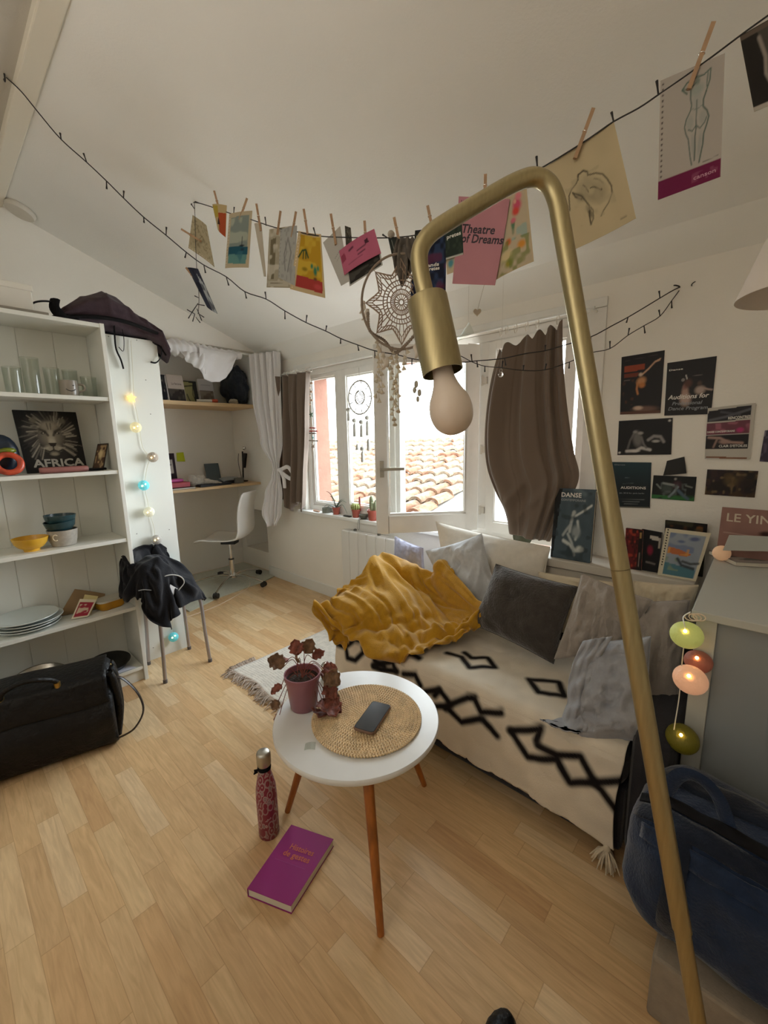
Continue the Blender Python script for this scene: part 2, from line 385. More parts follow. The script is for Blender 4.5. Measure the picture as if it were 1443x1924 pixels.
# ------------------------------------------------------------------ room shell
XW, YL, XB, YB = 2.287, 3.58, -1.5, -1.5            # window wall, bookcase wall, wall behind, wall at the near side
ZC = lambda x: 2.215+.372*(2.17-x) if x < 2.17 else 2.215-(x-2.17)*.98
struct('floor', M().box(XB, 2.6, YB, 4.6, -.04, 0), m_floor)
WY0, WY1, WZ0, WZ1 = .70, 3.06, .776, 1.985          # the window opening
# window wall: solid pieces round the opening, window set .05 into it
mw = M()
mw.box(XW, 2.42, YB, WY0, 0, 2.35); mw.box(XW, 2.42, WY1, 3.74, 0, 2.35); mw.box(XW, 2.42, WY0, WY1, 0, WZ0-.04); mw.box(XW, 2.42, WY0, WY1, WZ1, 2.35)
struct('wall_right', mw, m_wall)
me_ = M()
me_.box(2.421, 2.60, YB, WY0-.02, -1, 2.6); me_.box(2.421, 2.60, WY1, 3.735, -1, 2.6); me_.box(2.421, 2.60, WY0-.02, WY1, -1, WZ0-.06); me_.box(2.421, 2.60, WY0-.02, WY1, WZ1-.04, 2.6)
struct('wall_outside', me_, m_terra)
# sloping ceiling with a soft cove at the window wall
pts = [(2.30, 2.088), (2.17, 2.215), (.50, ZC(.50))]
mc = M(); prof = [(2.32, 2.068)]+[(x, ZC(x)) for x in (2.287, 2.25, 2.2, 2.17, 2.1, 1.8, 1.4, .9, .5)]
mc.grid(lambda u, v: (prof[round(u*(len(prof)-1))][0], YB+(YL+.02-YB)*v, prof[round(u*(len(prof)-1))][1]), len(prof), 2)
k = len(mc.v); mc.grid(lambda u, v: (prof[round(u*(len(prof)-1))][0], YB+(YL+.02-YB)*v, prof[round(u*(len(prof)-1))][1]+.08), len(prof), 2)
struct('ceiling', mc, m_ceil)
mc = M().box(XB, .5, YB, YL, ZC(.5)+.015, ZC(.5)+.08)
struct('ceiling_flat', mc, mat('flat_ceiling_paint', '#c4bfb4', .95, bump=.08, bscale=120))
struct('trim_1', M().box(.455, .53, YB, YL-.001, ZC(.5)-.022, ZC(.5)+.03), mat('trim_paint', '#e6dfcf', .6), bevel=.006)
# left wall (behind the bookcases) with the alcove opening
AX0, AX1, AZ = .75, 2.18, 2.20
ml = M(); ml.box(XB, AX0, YL, YL+.08, 0, 2.96)
ml.prism([(AX0, YL, AZ), (AX1+.02, YL, AZ), (AX1+.02, YL, ZC(AX1+.02)+.02), (AX0, YL, ZC(AX0)+.02)], (0, .08, 0))
ml.prism([(AX1+.02, YL, AZ-.02), (2.30, YL, AZ-.02), (2.30, YL, 2.09), (2.17, YL, 2.235), (AX1+.02, YL, 2.235)], (0, .08, 0))
struct('wall_left', ml, m_wall)
YA = 4.40
struct('wall_alcove_back', M().box(AX0-.08, 2.72, YA, YA+.06, 0, 2.5), m_wall)
struct('wall_alcove_left', M().box(AX0-.08, AX0, YL+.081, YA, 0, 2.5), m_wall)
mr = M(); mr.box(2.35, 2.41, 3.741, YA, .66, 2.5); mr.box(2.35, 2.41, 4.30, YA, 0, .66); mr.box(2.35, 2.72, 3.741, 4.30, 0, .205); mr.box(2.66, 2.72, 3.741, 4.3, .205, .72)
mr.box(2.41, 2.72, 3.741, 4.30, .66, .72); mr.box(2.41, 2.72, 3.70, 3.741, 0, .72); mr.box(2.41, 2.72, 4.30, 4.34, 0, .72)
struct('wall_alcove_right', mr, m_wall)
struct('ceiling_alcove', M().box(AX0-.08, 2.42, YL+.081, YA+.06, 2.24, 2.30), m_ceil)
struct('wall_back', M().box(XB-.06, XB, YB, YL, 0, 2.96), m_wall)
struct('wall_near', M().box(XB, 2.42, YB-.06, YB, 0, 2.96), m_wall)
struct('baseboard_right', M().box(XW-.014, XW, .95, 3.74, 0, .10), m_white, bevel=.003)
struct('trim_2', M().box(XW-.012, XW-.0005, .62, .699, .80, 1.984).box(XW-.012, XW-.0005, .62, 3.12, 1.986, 2.03), m_frame, bevel=.003)
# sill boards
ms = M().box(2.236, 2.42, 1.0, 3.12, WZ0-.04, WZ0-.012)
struct('trim_3', ms, mat('sill_paint', '#e9e9e6', .35), bevel=.004)

# ------------------------------------------------------------------ windows (fixed bays and two sashes)
FX0, FX1 = 2.335, 2.395
def rail_frame(mb, y0, y1, z0, z1, t, x0=FX0, x1=FX1, tb=None):
    tb = tb or t
    mb.box(x0, x1, y0, y0+t, z0, z1); mb.box(x0, x1, y1-t, y1, z0, z1); mb.box(x0, x1, y0+t, y1-t, z0, z0+tb); mb.box(x0, x1, y0+t, y1-t, z1-t, z1)
mf = M()       # outer frame with posts
rail_frame(mf, WY0+.001, WY1-.001, WZ0-.012, WZ1-.001, .045)
for y in (2.60, 1.985, 1.30): mf.box(FX0, FX1, y-.035 if y != 1.985 else y-.02, y+.035 if y != 1.985 else y+.02, WZ0+.03, WZ1-.045)
struct('window_frame', mf, m_frame, bevel=.004)
def sash(name, y0, y1, z0, z1, t=.05, x0=2.325, x1=2.372, tb=.07):
    mb = M(); rail_frame(mb, y0, y1, z0, z1, t, x0, x1, tb); o = struct(name, mb, m_frame, bevel=.005)
    bd = M(); rail_frame(bd, y0+t-.002, y1-t+.002, z0+tb-.002, z1-t+.002, .012, x0+.012, x1-.005); bd.build('glazing_bead', m_frame, o, bevel=.002)
    M().box((x0+x1)/2, (x0+x1)/2+.004, y0+t, y1-t, z0+tb, z1-t).build('pane', m_glass, o)
    return o
sash('window_1', 2.635, 3.015, WZ0+.033, WZ1-.046, .03, FX0+.012, FX1-.01, .03)
w2_ = sash('window_2', 2.005, 2.565, WZ0+.015, WZ1-.05)
w4_ = sash('window_4', .765, 1.265, WZ0+.015, WZ1-.05)
# hinges on the post between the open casement and the right bay
for z in (.93, 1.31, 1.72):
    M().tube([(2.322, 1.30, z-.03), (2.322, 1.30, z+.03)], .007).box(2.318, 2.334, 1.27, 1.30, z-.02, z+.02).build('window_hinge', mat('hinge_paint', '#cfcac0', .4), w4_, bevel=.001, smooth=True)
# the open casement, swung into the room
th = math.radians(48); hz = Vector((2.315, 1.318, 0)); d = Vector((-math.sin(th), math.cos(th), 0)); nn = Vector((math.cos(th), math.sin(th), 0))
cas = bpy.data.objects.new('window_3', None); C.objects.link(cas); cas.location = hz; cas['kind'] = 'structure'; T0['window_3'] = hz
def cbox(mb, a0, a1, z0, z1, t0=-.022, t1=.022):
    c = hz+d*(a0+a1)/2+nn*(t0+t1)/2+Vector((0, 0, (z0+z1)/2)); mb.obox(c, d*(a1-a0)/2, nn*(t1-t0)/2, (0, 0, (z1-z0)/2))
CW, CZ0, CZ1, ct = .64, .805, 1.925, .072
mb = M(); cbox(mb, 0, ct, CZ0, CZ1); cbox(mb, CW-ct, CW, CZ0, CZ1); cbox(mb, ct, CW-ct, CZ0, CZ0+.11); cbox(mb, ct, CW-ct, CZ1-.085, CZ1)
mb.build('casement_frame', m_frame, cas, bevel=.005)
mb = M(); b0 = .014
cbox(mb, ct-.002, ct+b0, CZ0+.108, CZ1-.083, -.012, .012); cbox(mb, CW-ct-b0, CW-ct+.002, CZ0+.108, CZ1-.083, -.012, .012); cbox(mb, ct+b0, CW-ct-b0, CZ0+.108, CZ0+.11+b0, -.012, .012); cbox(mb, ct+b0, CW-ct-b0, CZ1-.085-b0, CZ1-.083, -.012, .012)
mb.build('glazing_bead', m_frame, cas, bevel=.002)
mb = M(); cbox(mb, ct, CW-ct, CZ0+.1, CZ1-.08, -.002, .002); mb.build('pane', m_glass, cas)
hm = mat('brushed_steel', '#b9b6ac', .35, 1)
mb = M(); cbox(mb, CW-.05, CW-.025, 1.155, 1.255, -.028, -.0225)
c = hz+d*(CW-.037)-nn*.05+Vector((0, 0, 1.205)); mb.tube([c+nn*.028, c], .008); mb.obox(c-d*.06, d*.075, nn*.005, (0, 0, .009))
mb.build('handle', hm, cas, bevel=.002, label='brushed metal lever handle')
# bay 4 curtain wire hook and outer lintel are part of the wall

# ------------------------------------------------------------------ outside: the neighbouring tiled roof
def roofmat():
    m = bpy.data.materials.new('clay_roof_tiles'); m.use_nodes = True; n = m.node_tree.nodes; l = m.node_tree.links; b = n['Principled BSDF']
    t = n.new('ShaderNodeTexCoord'); mp = n.new('ShaderNodeMapping'); mp.inputs['Scale'].default_value = (3.1, 5, 1); l.new(t.outputs['Object'], mp.inputs[0])
    v = n.new('ShaderNodeTexVoronoi'); v.inputs['Scale'].default_value = 1.0; l.new(mp.outputs[0], v.inputs[0])
    r = n.new('ShaderNodeValToRGB'); l.new(v.outputs['Color'], r.inputs[0]); e = r.color_ramp.elements
    e[0].color = (*lin('#b58268'), 1); e[1].color = (*lin('#dccfbb'), 1)
    for p, c in ((.3, '#c79a7e'), (.5, '#cfae93'), (.7, '#cbb8a0')): q = e.new(p); q.color = (*lin(c), 1)
    ns = n.new('ShaderNodeTexNoise'); ns.inputs['Scale'].default_value = 24; ns.inputs['Detail'].default_value = 6; l.new(t.outputs['Object'], ns.inputs[0])
    g = n.new('ShaderNodeValToRGB'); l.new(ns.outputs[0], g.inputs[0]); g.color_ramp.elements[0].color = (.5, .47, .42, 1); g.color_ramp.elements[1].color = (1.05, 1.03, 1, 1)
    g.color_ramp.elements[0].position = .3; g.color_ramp.elements[1].position = .6
    mx = n.new('ShaderNodeMixRGB'); mx.blend_type = 'MULTIPLY'; mx.inputs[0].default_value = .8; l.new(r.outputs[0], mx.inputs[1]); l.new(g.outputs[0], mx.inputs[2])
    dk = n.new('ShaderNodeMixRGB'); dk.blend_type = 'MULTIPLY'; dk.inputs[0].default_value = 1; dk.inputs[2].default_value = (ROOF_ALB,)*3+(1,); l.new(mx.outputs[0], dk.inputs[1]); l.new(dk.outputs[0], b.inputs['Base Color'])
    b.inputs['Roughness'].default_value = .95; b.inputs['Specular IOR Level'].default_value = .1
    return m
ROOF_ALB = .36
rx0, rx1, ry0, ry1 = 3.15, 6.25, 2.38, 9.0
tb = thing('tiled_roof', 'sunlit clay barrel tile roof of the neighbouring house seen through the window', 'roof', (rx0, ry0, -1.0))
mb = M(); nxr = 11; L = (rx1-rx0)/nxr; tw = .205; nc = int((ry1-ry0)/tw)
zr = lambda x: .67+.233*(x-3.38)
rr = random.Random(3)
for i in range(nxr):
    for j in range(nc):
        x0 = rx0+i*L+rr.uniform(-.012, .012); x1 = x0+L*1.1; y = ry0+(j+.5)*tw+rr.uniform(-.008, .008); lift = rr.uniform(0, .012)
        N = 7; vs = []
        for (xx, dz, rad) in ((x0, .035+lift, .088), (x1, .0+lift, .074)):
            for k in range(N):
                a = math.pi*k/(N-1); vs.append((xx, y+math.cos(a)*rad, zr(xx)+dz+math.sin(a)*.062))
        for k in range(N):
            a = math.pi*k/(N-1); vs.append((x0, y+math.cos(a)*.074, zr(x0)+.022+lift+math.sin(a)*.046))
        mb.add(vs, [(k, k+1, N+k+1, N+k) for k in range(N-1)]+[(k, k+1, 2*N+k+1, 2*N+k) for k in range(N-1)])
mb.build('roof_tiles', roofmat(), tb, smooth=True, ang=60)
M().prism([(rx0, ry0, zr(rx0)), (rx1, ry0, zr(rx1)), (rx1+.1, ry0, -1), (rx0, ry0, -1)], (0, ry1-ry0, 0)).build('house_wall', mat('outside_plaster', '#a9a49a', .9, bump=.2), tb)
mb = M(); mb.tube([(rx1, ry0+.3*i, zr(rx1)+.03+.006*(i % 2)) for i in range(int((ry1-ry0)/.3)+1)], .07, 10); mb.build('ridge_cap', mat('ridge_clay', '#9c8270', .9, noise_scale=8, noise_amt=.3), tb, smooth=True)
# potted flowers and a pale house further off
fl = thing('distant_house', 'pale house wall with orange planter far off above the tiled roof', 'building', (8.5, 11, -1))
M().box(8.2, 9, 9, 14.5, -1, 2.0).build('house_wall', mat('far_plaster', '#c8c4ba', .9), fl)
M().box(8.0, 8.2, 11.2, 12.0, 1.75, 1.95).build('planter', mat('orange_clay', '#d0653a', .9), fl)
struct('ground_outside', M().box(2.62, 30, -20, 30, -4.2, -4.0), mat('courtyard_ground', '#b5b2aa', .95))
# ------------------------------------------------------------------ bookcases on the left
m_case = mat('bookcase_foil', '#dedfd8', .42)
m_hole = mat('screw_dimple', '#8d8b84', .6)
def groove_back(mb, x0, x1, y, z0, z1, n):
    for i in range(n):
        a = x0+(x1-x0)*i/n; b = x0+(x1-x0)*(i+1)/n; mb.box(a+.0015, b-.0015, y, y+.006, z0, z1)
    mb.box(x0, x1, y+.004, y+.008, z0, z1)
BX0, BX1, BY0, BY1, BH = -.085, .717, 2.587, 2.867, 1.998
bc = thing('bookcase', 'tall white open bookcase full of crockery left of the room', 'bookcase', ((BX0+BX1)/2, 2.73, 0))
for x in (BX0, BX1-.02): M().box(x, x+.02, BY0, BY1, 0, BH).build('side_panel', m_case, bc, bevel=.0015)
M().box(BX0+.02, BX1-.02, BY0+.002, BY1, BH-.022, BH-.002).build('top_panel', m_case, bc, bevel=.0015)
SZ = [.092, .462, .866, 1.246, 1.630]
for z in SZ: M().box(BX0+.0205, BX1-.0205, BY0+.004, BY1-.010, z-.020, z).build('shelf', m_case, bc, bevel=.0015)
M().box(BX0+.021, BX1-.021, BY0+.02, BY0+.036, 0, .071).build('plinth', m_case, bc, bevel=.001)
mb = M(); groove_back(mb, BX0+.0205, BX1-.0205, BY1-.0095, .03, BH-.023, 5); mb.build('back_panel', m_case, bc)
# second bookcase, turned sideways so that its side panel faces the room
CX0, CX1, CY0, CY1, CH = .752, 1.048, 2.806, 3.572, 1.998
b2 = thing('bookcase', 'second white bookcase standing end-on, its blank side hung with light balls', 'bookcase', ((CX0+CX1)/2, 3.2, 0))
sp = M().box(CX0, CX1, CY0, CY0+.02, 0, CH).build('side_panel', m_case, b2, bevel=.0015)
for px, py in ((204, 632), (257, 639), (318, 995), (257, 1003), (268, 1132), (288, 1217), (274, 714), (283, 778)):
    p = at(px, py, 1, CY0); mb = M().lathe([(.0001, .0012), (.003, .001), (.0036, 0)], (0, 0, 0), 10); mb.xf(Matrix.Translation((p.x, CY0+.0002, p.z)) @ Matrix.Rotation(math.radians(90), 4, 'X')); mb.build('screw_dimple', m_hole, sp)
M().box(CX0, CX1, CY1-.02, CY1, 0, CH).build('side_panel', m_case, b2, bevel=.0015)
M().box(CX0, CX1, CY0+.02, CY1-.02, CH-.022, CH-.002).build('top_panel', m_case, b2)
for z in SZ: M().box(CX0+.01, CX1-.003, CY0+.0205, CY1-.0205, z-.02, z).build('shelf', m_case, b2)
M().box(CX0, CX0+.008, CY0+.0205, CY1-.0205, .03, CH-.023).build('back_panel', m_case, b2)

# ---- on top of the bookcases
p = at(0, 540, 1, 2.72)
t = thing('storage_box', 'plain white box on top of the bookcase, at the far left', 'box', (.30, 2.73, BH+.014))
M().box(.16, .452, 2.66, 2.84, BH+.014, BH+.135).build('body', mat('white_card', '#d9d5cb', .7), t, bevel=.004)
M().box(.155, .457, 2.655, 2.845, BH+.11, BH+.137).build('lid', mat('white_card2', '#dedacf', .7), t, bevel=.003)
o = M().obox((.31, 2.70, BH+.006), (.185, .0, 0), (0, .10, 0), (0, 0, .006)).build('flat_board', mat('brown_card', '#8b8478', .8), bevel=.001, label='thin brown board lying under the white box on the bookcase', cat='board')
# backpack lying on its back, head to the left
m_bp = fabric('dark_brown_canvas', '#42343a', .2, .1); m_strap = fabric('black_webbing', '#151416', .15, 0)
bp = thing('backpack', 'dark brown and black backpack slumped on top of the white bookcases', 'backpack', (.78, 2.92, BH))
prof = [(.53, .03, .16, .02), (.60, .105, .175, .03), (.70, .19, .18, .02), (.80, .235, .185, .01), (.90, .19, .175, .006), (.99, .115, .16, .004), (1.06, .06, .13, -.03), (1.10, -.02, .08, -.10), (1.105, -.07, .03, -.12)]
def bpf(u, v):
    k = u*(len(prof)-1); i = min(int(k), len(prof)-2); f = k-i; f = f*f*(3-2*f)
    x, h, wd, z0 = [prof[i][q]*(1-f)+prof[i+1][q]*f for q in range(4)]
    a = v*2*math.pi; r = 1+.16*nz(x*9, math.cos(a)*2, math.sin(a)*2, 1, 3)+.10*(1-2*abs(nz(x*14, math.cos(a)*3, math.sin(a)*3, 1, 4)))-.05
    cy = 2.93-.10*max(0, (x-.95)/.15)
    top = max(h, z0+.02)
    e = .75
    ca = math.copysign(abs(math.cos(a))**e, math.cos(a)); sa = math.copysign(abs(math.sin(a))**e, math.sin(a))
    return Vector((x, cy+ca*wd*r, BH+(top+z0)/2+.002+sa*(top-z0)/2*(r if sa > 0 else 1)))
mb = M(); mb.grid(bpf, 46, 40, cv=True); e0 = [bpf(0, j/40) for j in range(40)]; e1 = [bpf(1, j/40) for j in range(40)]; mb.add(e0, [tuple(range(40))]); mb.add(e1, [tuple(range(40))])
mb.build('body', m_bp, bp, smooth=True, ang=80)
mb = M(); q = [bpf(u, .5+.0-.25+.20+.05*math.sin(u*3)) for u in [i/24 for i in range(2, 23)]]
side = [bpf(i/30, .80) for i in range(1, 26)]; side = [p+Vector((0, -.006, 0)) for p in side]; mb.tube(side, .009, 8)
side = [bpf(i/30, .70) for i in range(1, 26)]; side = [p+Vector((0, -.008, .0)) for p in side]; mb.tube(side, .006, 6)
mb.build('zip_seam', m_strap, bp, smooth=True)
mb = M(); back = [Vector((.53+.5*i/14, 2.735+.02*math.sin(i*.5), BH+.02+.07*math.sin(i/14*2.6)*(1-i/22))) for i in range(15)]
mb.tube(spline(back, 3), .022, 8, flat=.5); mb.tube(spline([(.56, 2.76, BH+.12), (.55, 2.74, BH+.07), (.59, 2.73, BH+.02), (.64, 2.72, BH+.012)], 5), .024, 8, flat=.5)
mb.build('shoulder_strap', m_strap, bp, smooth=True)
mb = M(); mb.tube(spline([(.56, 2.78, BH+.11), (.52, 2.74, BH+.10), (.47, 2.72, BH+.08), (.42, 2.70, BH+.035)], 5), .011, 6, flat=.4); mb.build('grab_loop', m_strap, bp, smooth=True)
def strapx(pts, r=.009, name='hanging_strap'):
    mb = M(); mb.tube(spline(pts, 6), r, 6, flat=.25); return mb.build(name, m_strap, bp, smooth=True)
S1 = lambda x, y, Y=2.785: at(x, y, 1, Y)
strapx([S1(214, 600, 2.79), S1(215, 625), S1(218, 655), S1(227, 676), S1(232, 693)], .012)
strapx([S1(226, 605, 2.79), S1(232, 630), S1(233, 650), S1(231, 660), S1(223, 652)], .005)
strapx([S1(292, 635, 2.80), S1(303, 648), S1(303, 668), S1(294, 681), S1(283, 680)], .007)

# ---- light balls down the side panel
bl = thing('ball_string_light', 'string of glowing cotton balls hanging down the white side panel', 'string lights', tuple(at(250, 640, 1, 2.79)))
mb = M(); path = [at(x, y, 1, 2.795) for x, y in ((246, 640), (249, 690), (252, 748), (258, 780), (262, 803), (268, 840), (281, 859), (276, 880), (272, 912), (277, 940), (281, 962), (289, 990), (292, 1014), (298, 1040), (311, 1058), (318, 1100), (322, 1150), (326, 1190))]
mb.tube(spline(path, 4), .0022, 6); mb.build('cable', mat('clear_cable', '#d8d4c4', .3), bl, smooth=True)
balls = [((255, 803), '#e9dcae', 1.2, 'pale yellow glowing ball'), ((287, 859), '#a79b8c', .35, 'grey brown glowing ball'), ((270, 912), '#6fd2de', .9, 'turquoise glowing ball'), ((280, 962), '#e6e2c8', .9, 'cream glowing ball'), ((294, 1014), '#a8a49c', .35, 'grey glowing ball'), ((314, 1060), '#55cfe2', .9, 'turquoise glowing ball'), ((326, 1197), '#6fd6e0', .8, 'turquoise glowing ball')]
m_led = mat('warm_led', '#ffd27a', .4, emit=14)
for (px, py), c, em, lb in balls:
    p = at(px, py, 1, 2.770); m = mat('cotton_ball_'+c[1:], c, .75, emit=.10*em, bump=.6, bscale=90)
    b_ = M().sph(p, .031, 18).build('light_ball', m, bl, smooth=True, label=lb)
    f = (Vector((0, 0, CAMZ))-p).normalized(); mb = M()
    for a, b in ((.010, .006), (-.008, -.002)): mb.sph(p+f*.029+Vector((a, 0, b)), .0038, 8)
    mb.build('led', m_led, b_)
p = at(248, 748, 1, 2.785); mb = M(); st = []
for i in range(10):
    a = math.pi*i/5; r = .026 if i % 2 == 0 else .011; st.append((p.x+r*math.sin(a), p.y, p.z+r*math.cos(a)))
mb.prism(st, (0, .006, 0)); mb.build('light_star', mat('star_light', '#ffcf55', .5, emit=2.2), bl, label='small yellow glowing star')

# ---- crockery on the shelves
def glass_thing(x, y, h, r, label, z=SZ[4], taper=.9):
    t = thing('drinking_glass', label, 'glass', (x, y, z), group=None, local=True)
    M().lathe([(r*taper*.6, .001), (r*taper, .001), (r, h), (r-.002, h), (r*taper-.002, .007), (.0001, .007)], n=24).build('glass_body', m_clear, t, smooth=True, ang=50)
    return t
for x, y, h, r, lb in ((.25, 2.70, .12, .036, 'clear tumbler at the far left of the glass shelf'), (.335, 2.69, .125, .037, 'clear tumbler left of the tall glass on the top shelf'),
                       (.405, 2.68, .175, .036, 'tallest clear glass on the top shelf'), (.49, 2.71, .14, .034, 'clear glass between the tall glass and the grey mug'),
                       (.585, 2.80, .15, .034, 'clear glass standing behind the grey mug'), (.645, 2.71, .11, .036, 'clear tumbler at the right end of the top shelf')):
    glass_thing(x, y, h, r, lb)
t = thing('mug', 'grey ceramic mug with a drawn smiling face, on the glass shelf', 'mug', (.545, 2.665, SZ[4]), local=True)
M().lathe([(.03, .001), (.038, .002), (.041, .02), (.040, .078), (.037, .078), (.037, .01), (.0001, .008)], n=28).build('mug_body', mat('grey_ceramic', '#8f877b', .25), t, smooth=True, ang=50)
M().tube(spline([(.036, -.012, .062), (.058, -.022, .058), (.062, -.024, .036), (.038, -.014, .022)], 6), .0055, 8).build('handle', mat('grey_ceramic', '#8f877b'), t, smooth=True)
mb = M(); mb.tube([(.0415*math.sin(a), -.0415*math.cos(a), .038-.014*math.cos(a*2.6)) for a in [-.5+i*.1 for i in range(11)]], .0016, 6)
mb.sph((.012, -.041, .052), .0028, 8); mb.build('smile_drawing', m_strap, t)

# shelf B: lion canvas, ornament, pouch, brown frame
Z = SZ[3]
cv = thing('lion_canvas', 'black and white lion picture lettered AFRICA leaning in the bookcase', 'picture', (.46, 2.80, Z))
bl_, br_, tr_, tl_ = Vector((.338, 2.745, Z+.002)), Vector((.592, 2.745, Z+.002)), Vector((.588, 2.800, Z+.315)), Vector((.326, 2.800, Z+.318))
Sf = quad_page(bl_, br_, tr_, tl_)
sheet('canvas', Sf, cv, mat('black_canvas_edge', '#1a1816', .8), th=.016)
ops = [('bg', '#171614'), ('ell', '#4c4842', .5, .62, .40, .34), ('ell', '#2c2a26', .5, .30, .36, .2)]
rl = random.Random(8)
for i in range(120):
    a_ = 2*math.pi*i/120+rl.uniform(-.03, .03); r0_ = .20+rl.random()*.05; r1_ = r0_+.10+rl.random()*.16; cx_, cy_ = .5, .58
    if math.sin(a_) < -.75: continue
    ops.append(('line', rl.choice(['#8d877b', '#6b665c', '#2a2724', '#a59e8f', '#3d3a35']), .008+.006*rl.random(), [(cx_+r0_*math.cos(a_), cy_+r0_*1.15*math.sin(a_)), (cx_+r1_*math.cos(a_+.12), cy_+r1_*1.1*math.sin(a_+.12)-.03)], .8))
ops += [('ell', '#7f786b', .5, .60, .20, .25), ('ell', '#928b7c', .5, .76, .16, .08), ('ell', '#a59d8c', .5, .56, .07, .17), ('ell', '#b3ab9a', .5, .50, .06, .06), ('ell', '#9a9384', .43, .385, .085, .06), ('ell', '#9a9384', .57, .385, .085, .06),
        ('line', '#3a352f', .022, [(.34, .70), (.42, .665), (.455, .60)], .9), ('line', '#3a352f', .022, [(.66, .70), (.58, .665), (.545, .60)], .9), ('ell', '#171412', .385, .64, .042, .022, .3), ('ell', '#171412', .615, .64, .042, .022, -.3), ('ell', '#cfc6b0', .388, .638, .012, .010), ('ell', '#cfc6b0', .612, .638, .012, .010),
        ('poly', '#2c2723', [(.435, .475), (.565, .475), (.54, .43), (.5, .405), (.46, .43)]), ('line', '#15120f', .010, [(.5, .405), (.5, .36)]), ('line', '#15120f', .012, [(.36, .36), (.43, .335), (.5, .36), (.57, .335), (.64, .36)]), ('ell', '#8f8878', .5, .295, .08, .035), ('line', '#c5bdab', .006, [(.42, .39), (.30, .40)], .7), ('line', '#c5bdab', .006, [(.58, .39), (.70, .40)], .7),
        ('line', '#4b453d', .010, [(.47, .80), (.48, .70)], .8), ('line', '#4b453d', .010, [(.53, .80), (.52, .70)], .8), ('ell', '#6b6557', .27, .84, .06, .05), ('ell', '#6b6557', .73, .84, .06, .05), ('poly', '#161412', [(0, 0), (1, 0), (1, .20), (0, .20)], .8), ('ell', '#141311', .02, .95, .14, .2), ('ell', '#141311', .98, .95, .14, .2)]
artwork('lion_print', Sf, ops, cv, 80, 90, off=.0006, asp=1.2)
mb = M(); text_on(mb, 'AFRICA', Sf, .12, .085, .95, .125, bold=.012); mb.build('lettering', mat('pale_print', '#a9a69c', .7), cv)
o = M(); o.tube(spline([(.372, 2.655, Z+.016), (.42, 2.648, Z+.016), (.50, 2.645, Z+.016), (.575, 2.65, Z+.016)], 5), [.012]+[.0155]*14+[.012], 14); o.build('spectacle_case', mat('pink_leather', '#94605a', .5), smooth=True, label='dusty pink spectacle case lying in front of the lion picture', cat='case')
M().obox((.613, 2.69, Z+.008), (.045, .01, 0), (-.008, .03, 0), (0, 0, .006)).build('wallet', m_strap, bevel=.004, label='flat black pouch at the right end of the lion shelf', cat='pouch')
t = thing('small_picture', 'small narrow brown picture leaning sideways against the bookcase side', 'picture', (.655, 2.72, Z))
Sf = quad_page((.60, 2.69, Z+.002), (.648, 2.67, Z+.002), (.694, 2.70, Z+.145), (.652, 2.73, Z+.142)); sheet('frame', Sf, t, mat('dark_wood', '#2d1f16', .5), th=.008)
artwork('picture_print', Sf, [('bg', '#4a3424'), ('noise', '#a9906a', 7, .5, .8), ('ell', '#c9b68a', .5, .6, .2, .2), ('line', '#1d120c', .09, [(0, 0), (1, 0), (1, 1), (0, 1), (0, 0)])], t, 20, 40)
t = thing('colourful_ornament', 'glossy blue, green and orange ornament at the left of the lion picture', 'ornament', (.25, 2.68, Z))
mb = M(); mb.tube([(.262+.045*math.cos(a), 2.635+.012*math.sin(a), Z+.058+.042*math.sin(a)) for a in [2*math.pi*i/28 for i in range(28)]], .014, 10, closed=True); mb.build('orange_ring', mat('orange_glaze', '#b8492f', .3, noise_scale=25, noise_amt=.4), t, smooth=True)
M().sph((.25, 2.70, Z+.10), .06, 20, sx=1.1, sz=1.6, sy=.7).build('body', mat('blue_glaze', '#12202e', .3, noise_scale=30, noise_amt=.6), t, smooth=True)
M().sph((.268, 2.668, Z+.118), .026, 14, sx=1.3, sz=.6).build('green_patch', mat('green_glaze', '#6f7a1e', .3), t, smooth=True)

# shelf C: bowls
Z = SZ[2]
def bowl(prof, name, x, y, z, m, label, tilt=0, cat='bowl', group=None, ty=0):
    t = M().lathe(prof, n=36); t.xf(Matrix.Translation((x, y, z)) @ Matrix.Rotation(tilt, 4, 'Y') @ Matrix.Rotation(ty, 4, 'X')); return t.build(name, m, smooth=True, ang=50, label=label, cat=cat, group=group)
m_teal = mat('teal_stoneware', '#27444a', .3, noise_scale=60, noise_amt=.2)
t = thing('cup', 'pale grey stoneware cup marked C under two teal bowls', 'cup', (.432, 2.69, Z), local=True)
M().lathe([(.03, 0), (.052, .002), (.060, .03), (.067, .085), (.063, .085), (.056, .03), (.0001, .01)], n=36).build('cup_body', mat('grey_stoneware', '#a7a298', .4, noise_scale=70, noise_amt=.1), t, smooth=True, ang=50)
mb = M(); f = Vector((-.432, -2.69, 0)).normalized(); a0 = math.atan2(f.y, f.x)-.5
mb.tube([(.0655*math.cos(a0+.19*math.cos(q)), .0655*math.sin(a0+.19*math.cos(q)), .052+.015*math.sin(q)) for q in [.8+i*.25 for i in range(19)]], .0028, 6); mb.build('letter', mat('cream_print', '#e6e0cf', .5), t, smooth=True)
tb_ = [(.025, 0), (.045, .002), (.062, .022), (.069, .052), (.065, .052), (.058, .022), (.0001, .008)]
bowl(tb_, 'bowl', .430, 2.69, Z+.080, m_teal, 'lower dark teal bowl, tilted on the grey cup', -.09, ty=.04)
bowl(tb_, 'bowl', .430, 2.69, Z+.110, m_teal, 'upper dark teal bowl on top of the stack', .02)
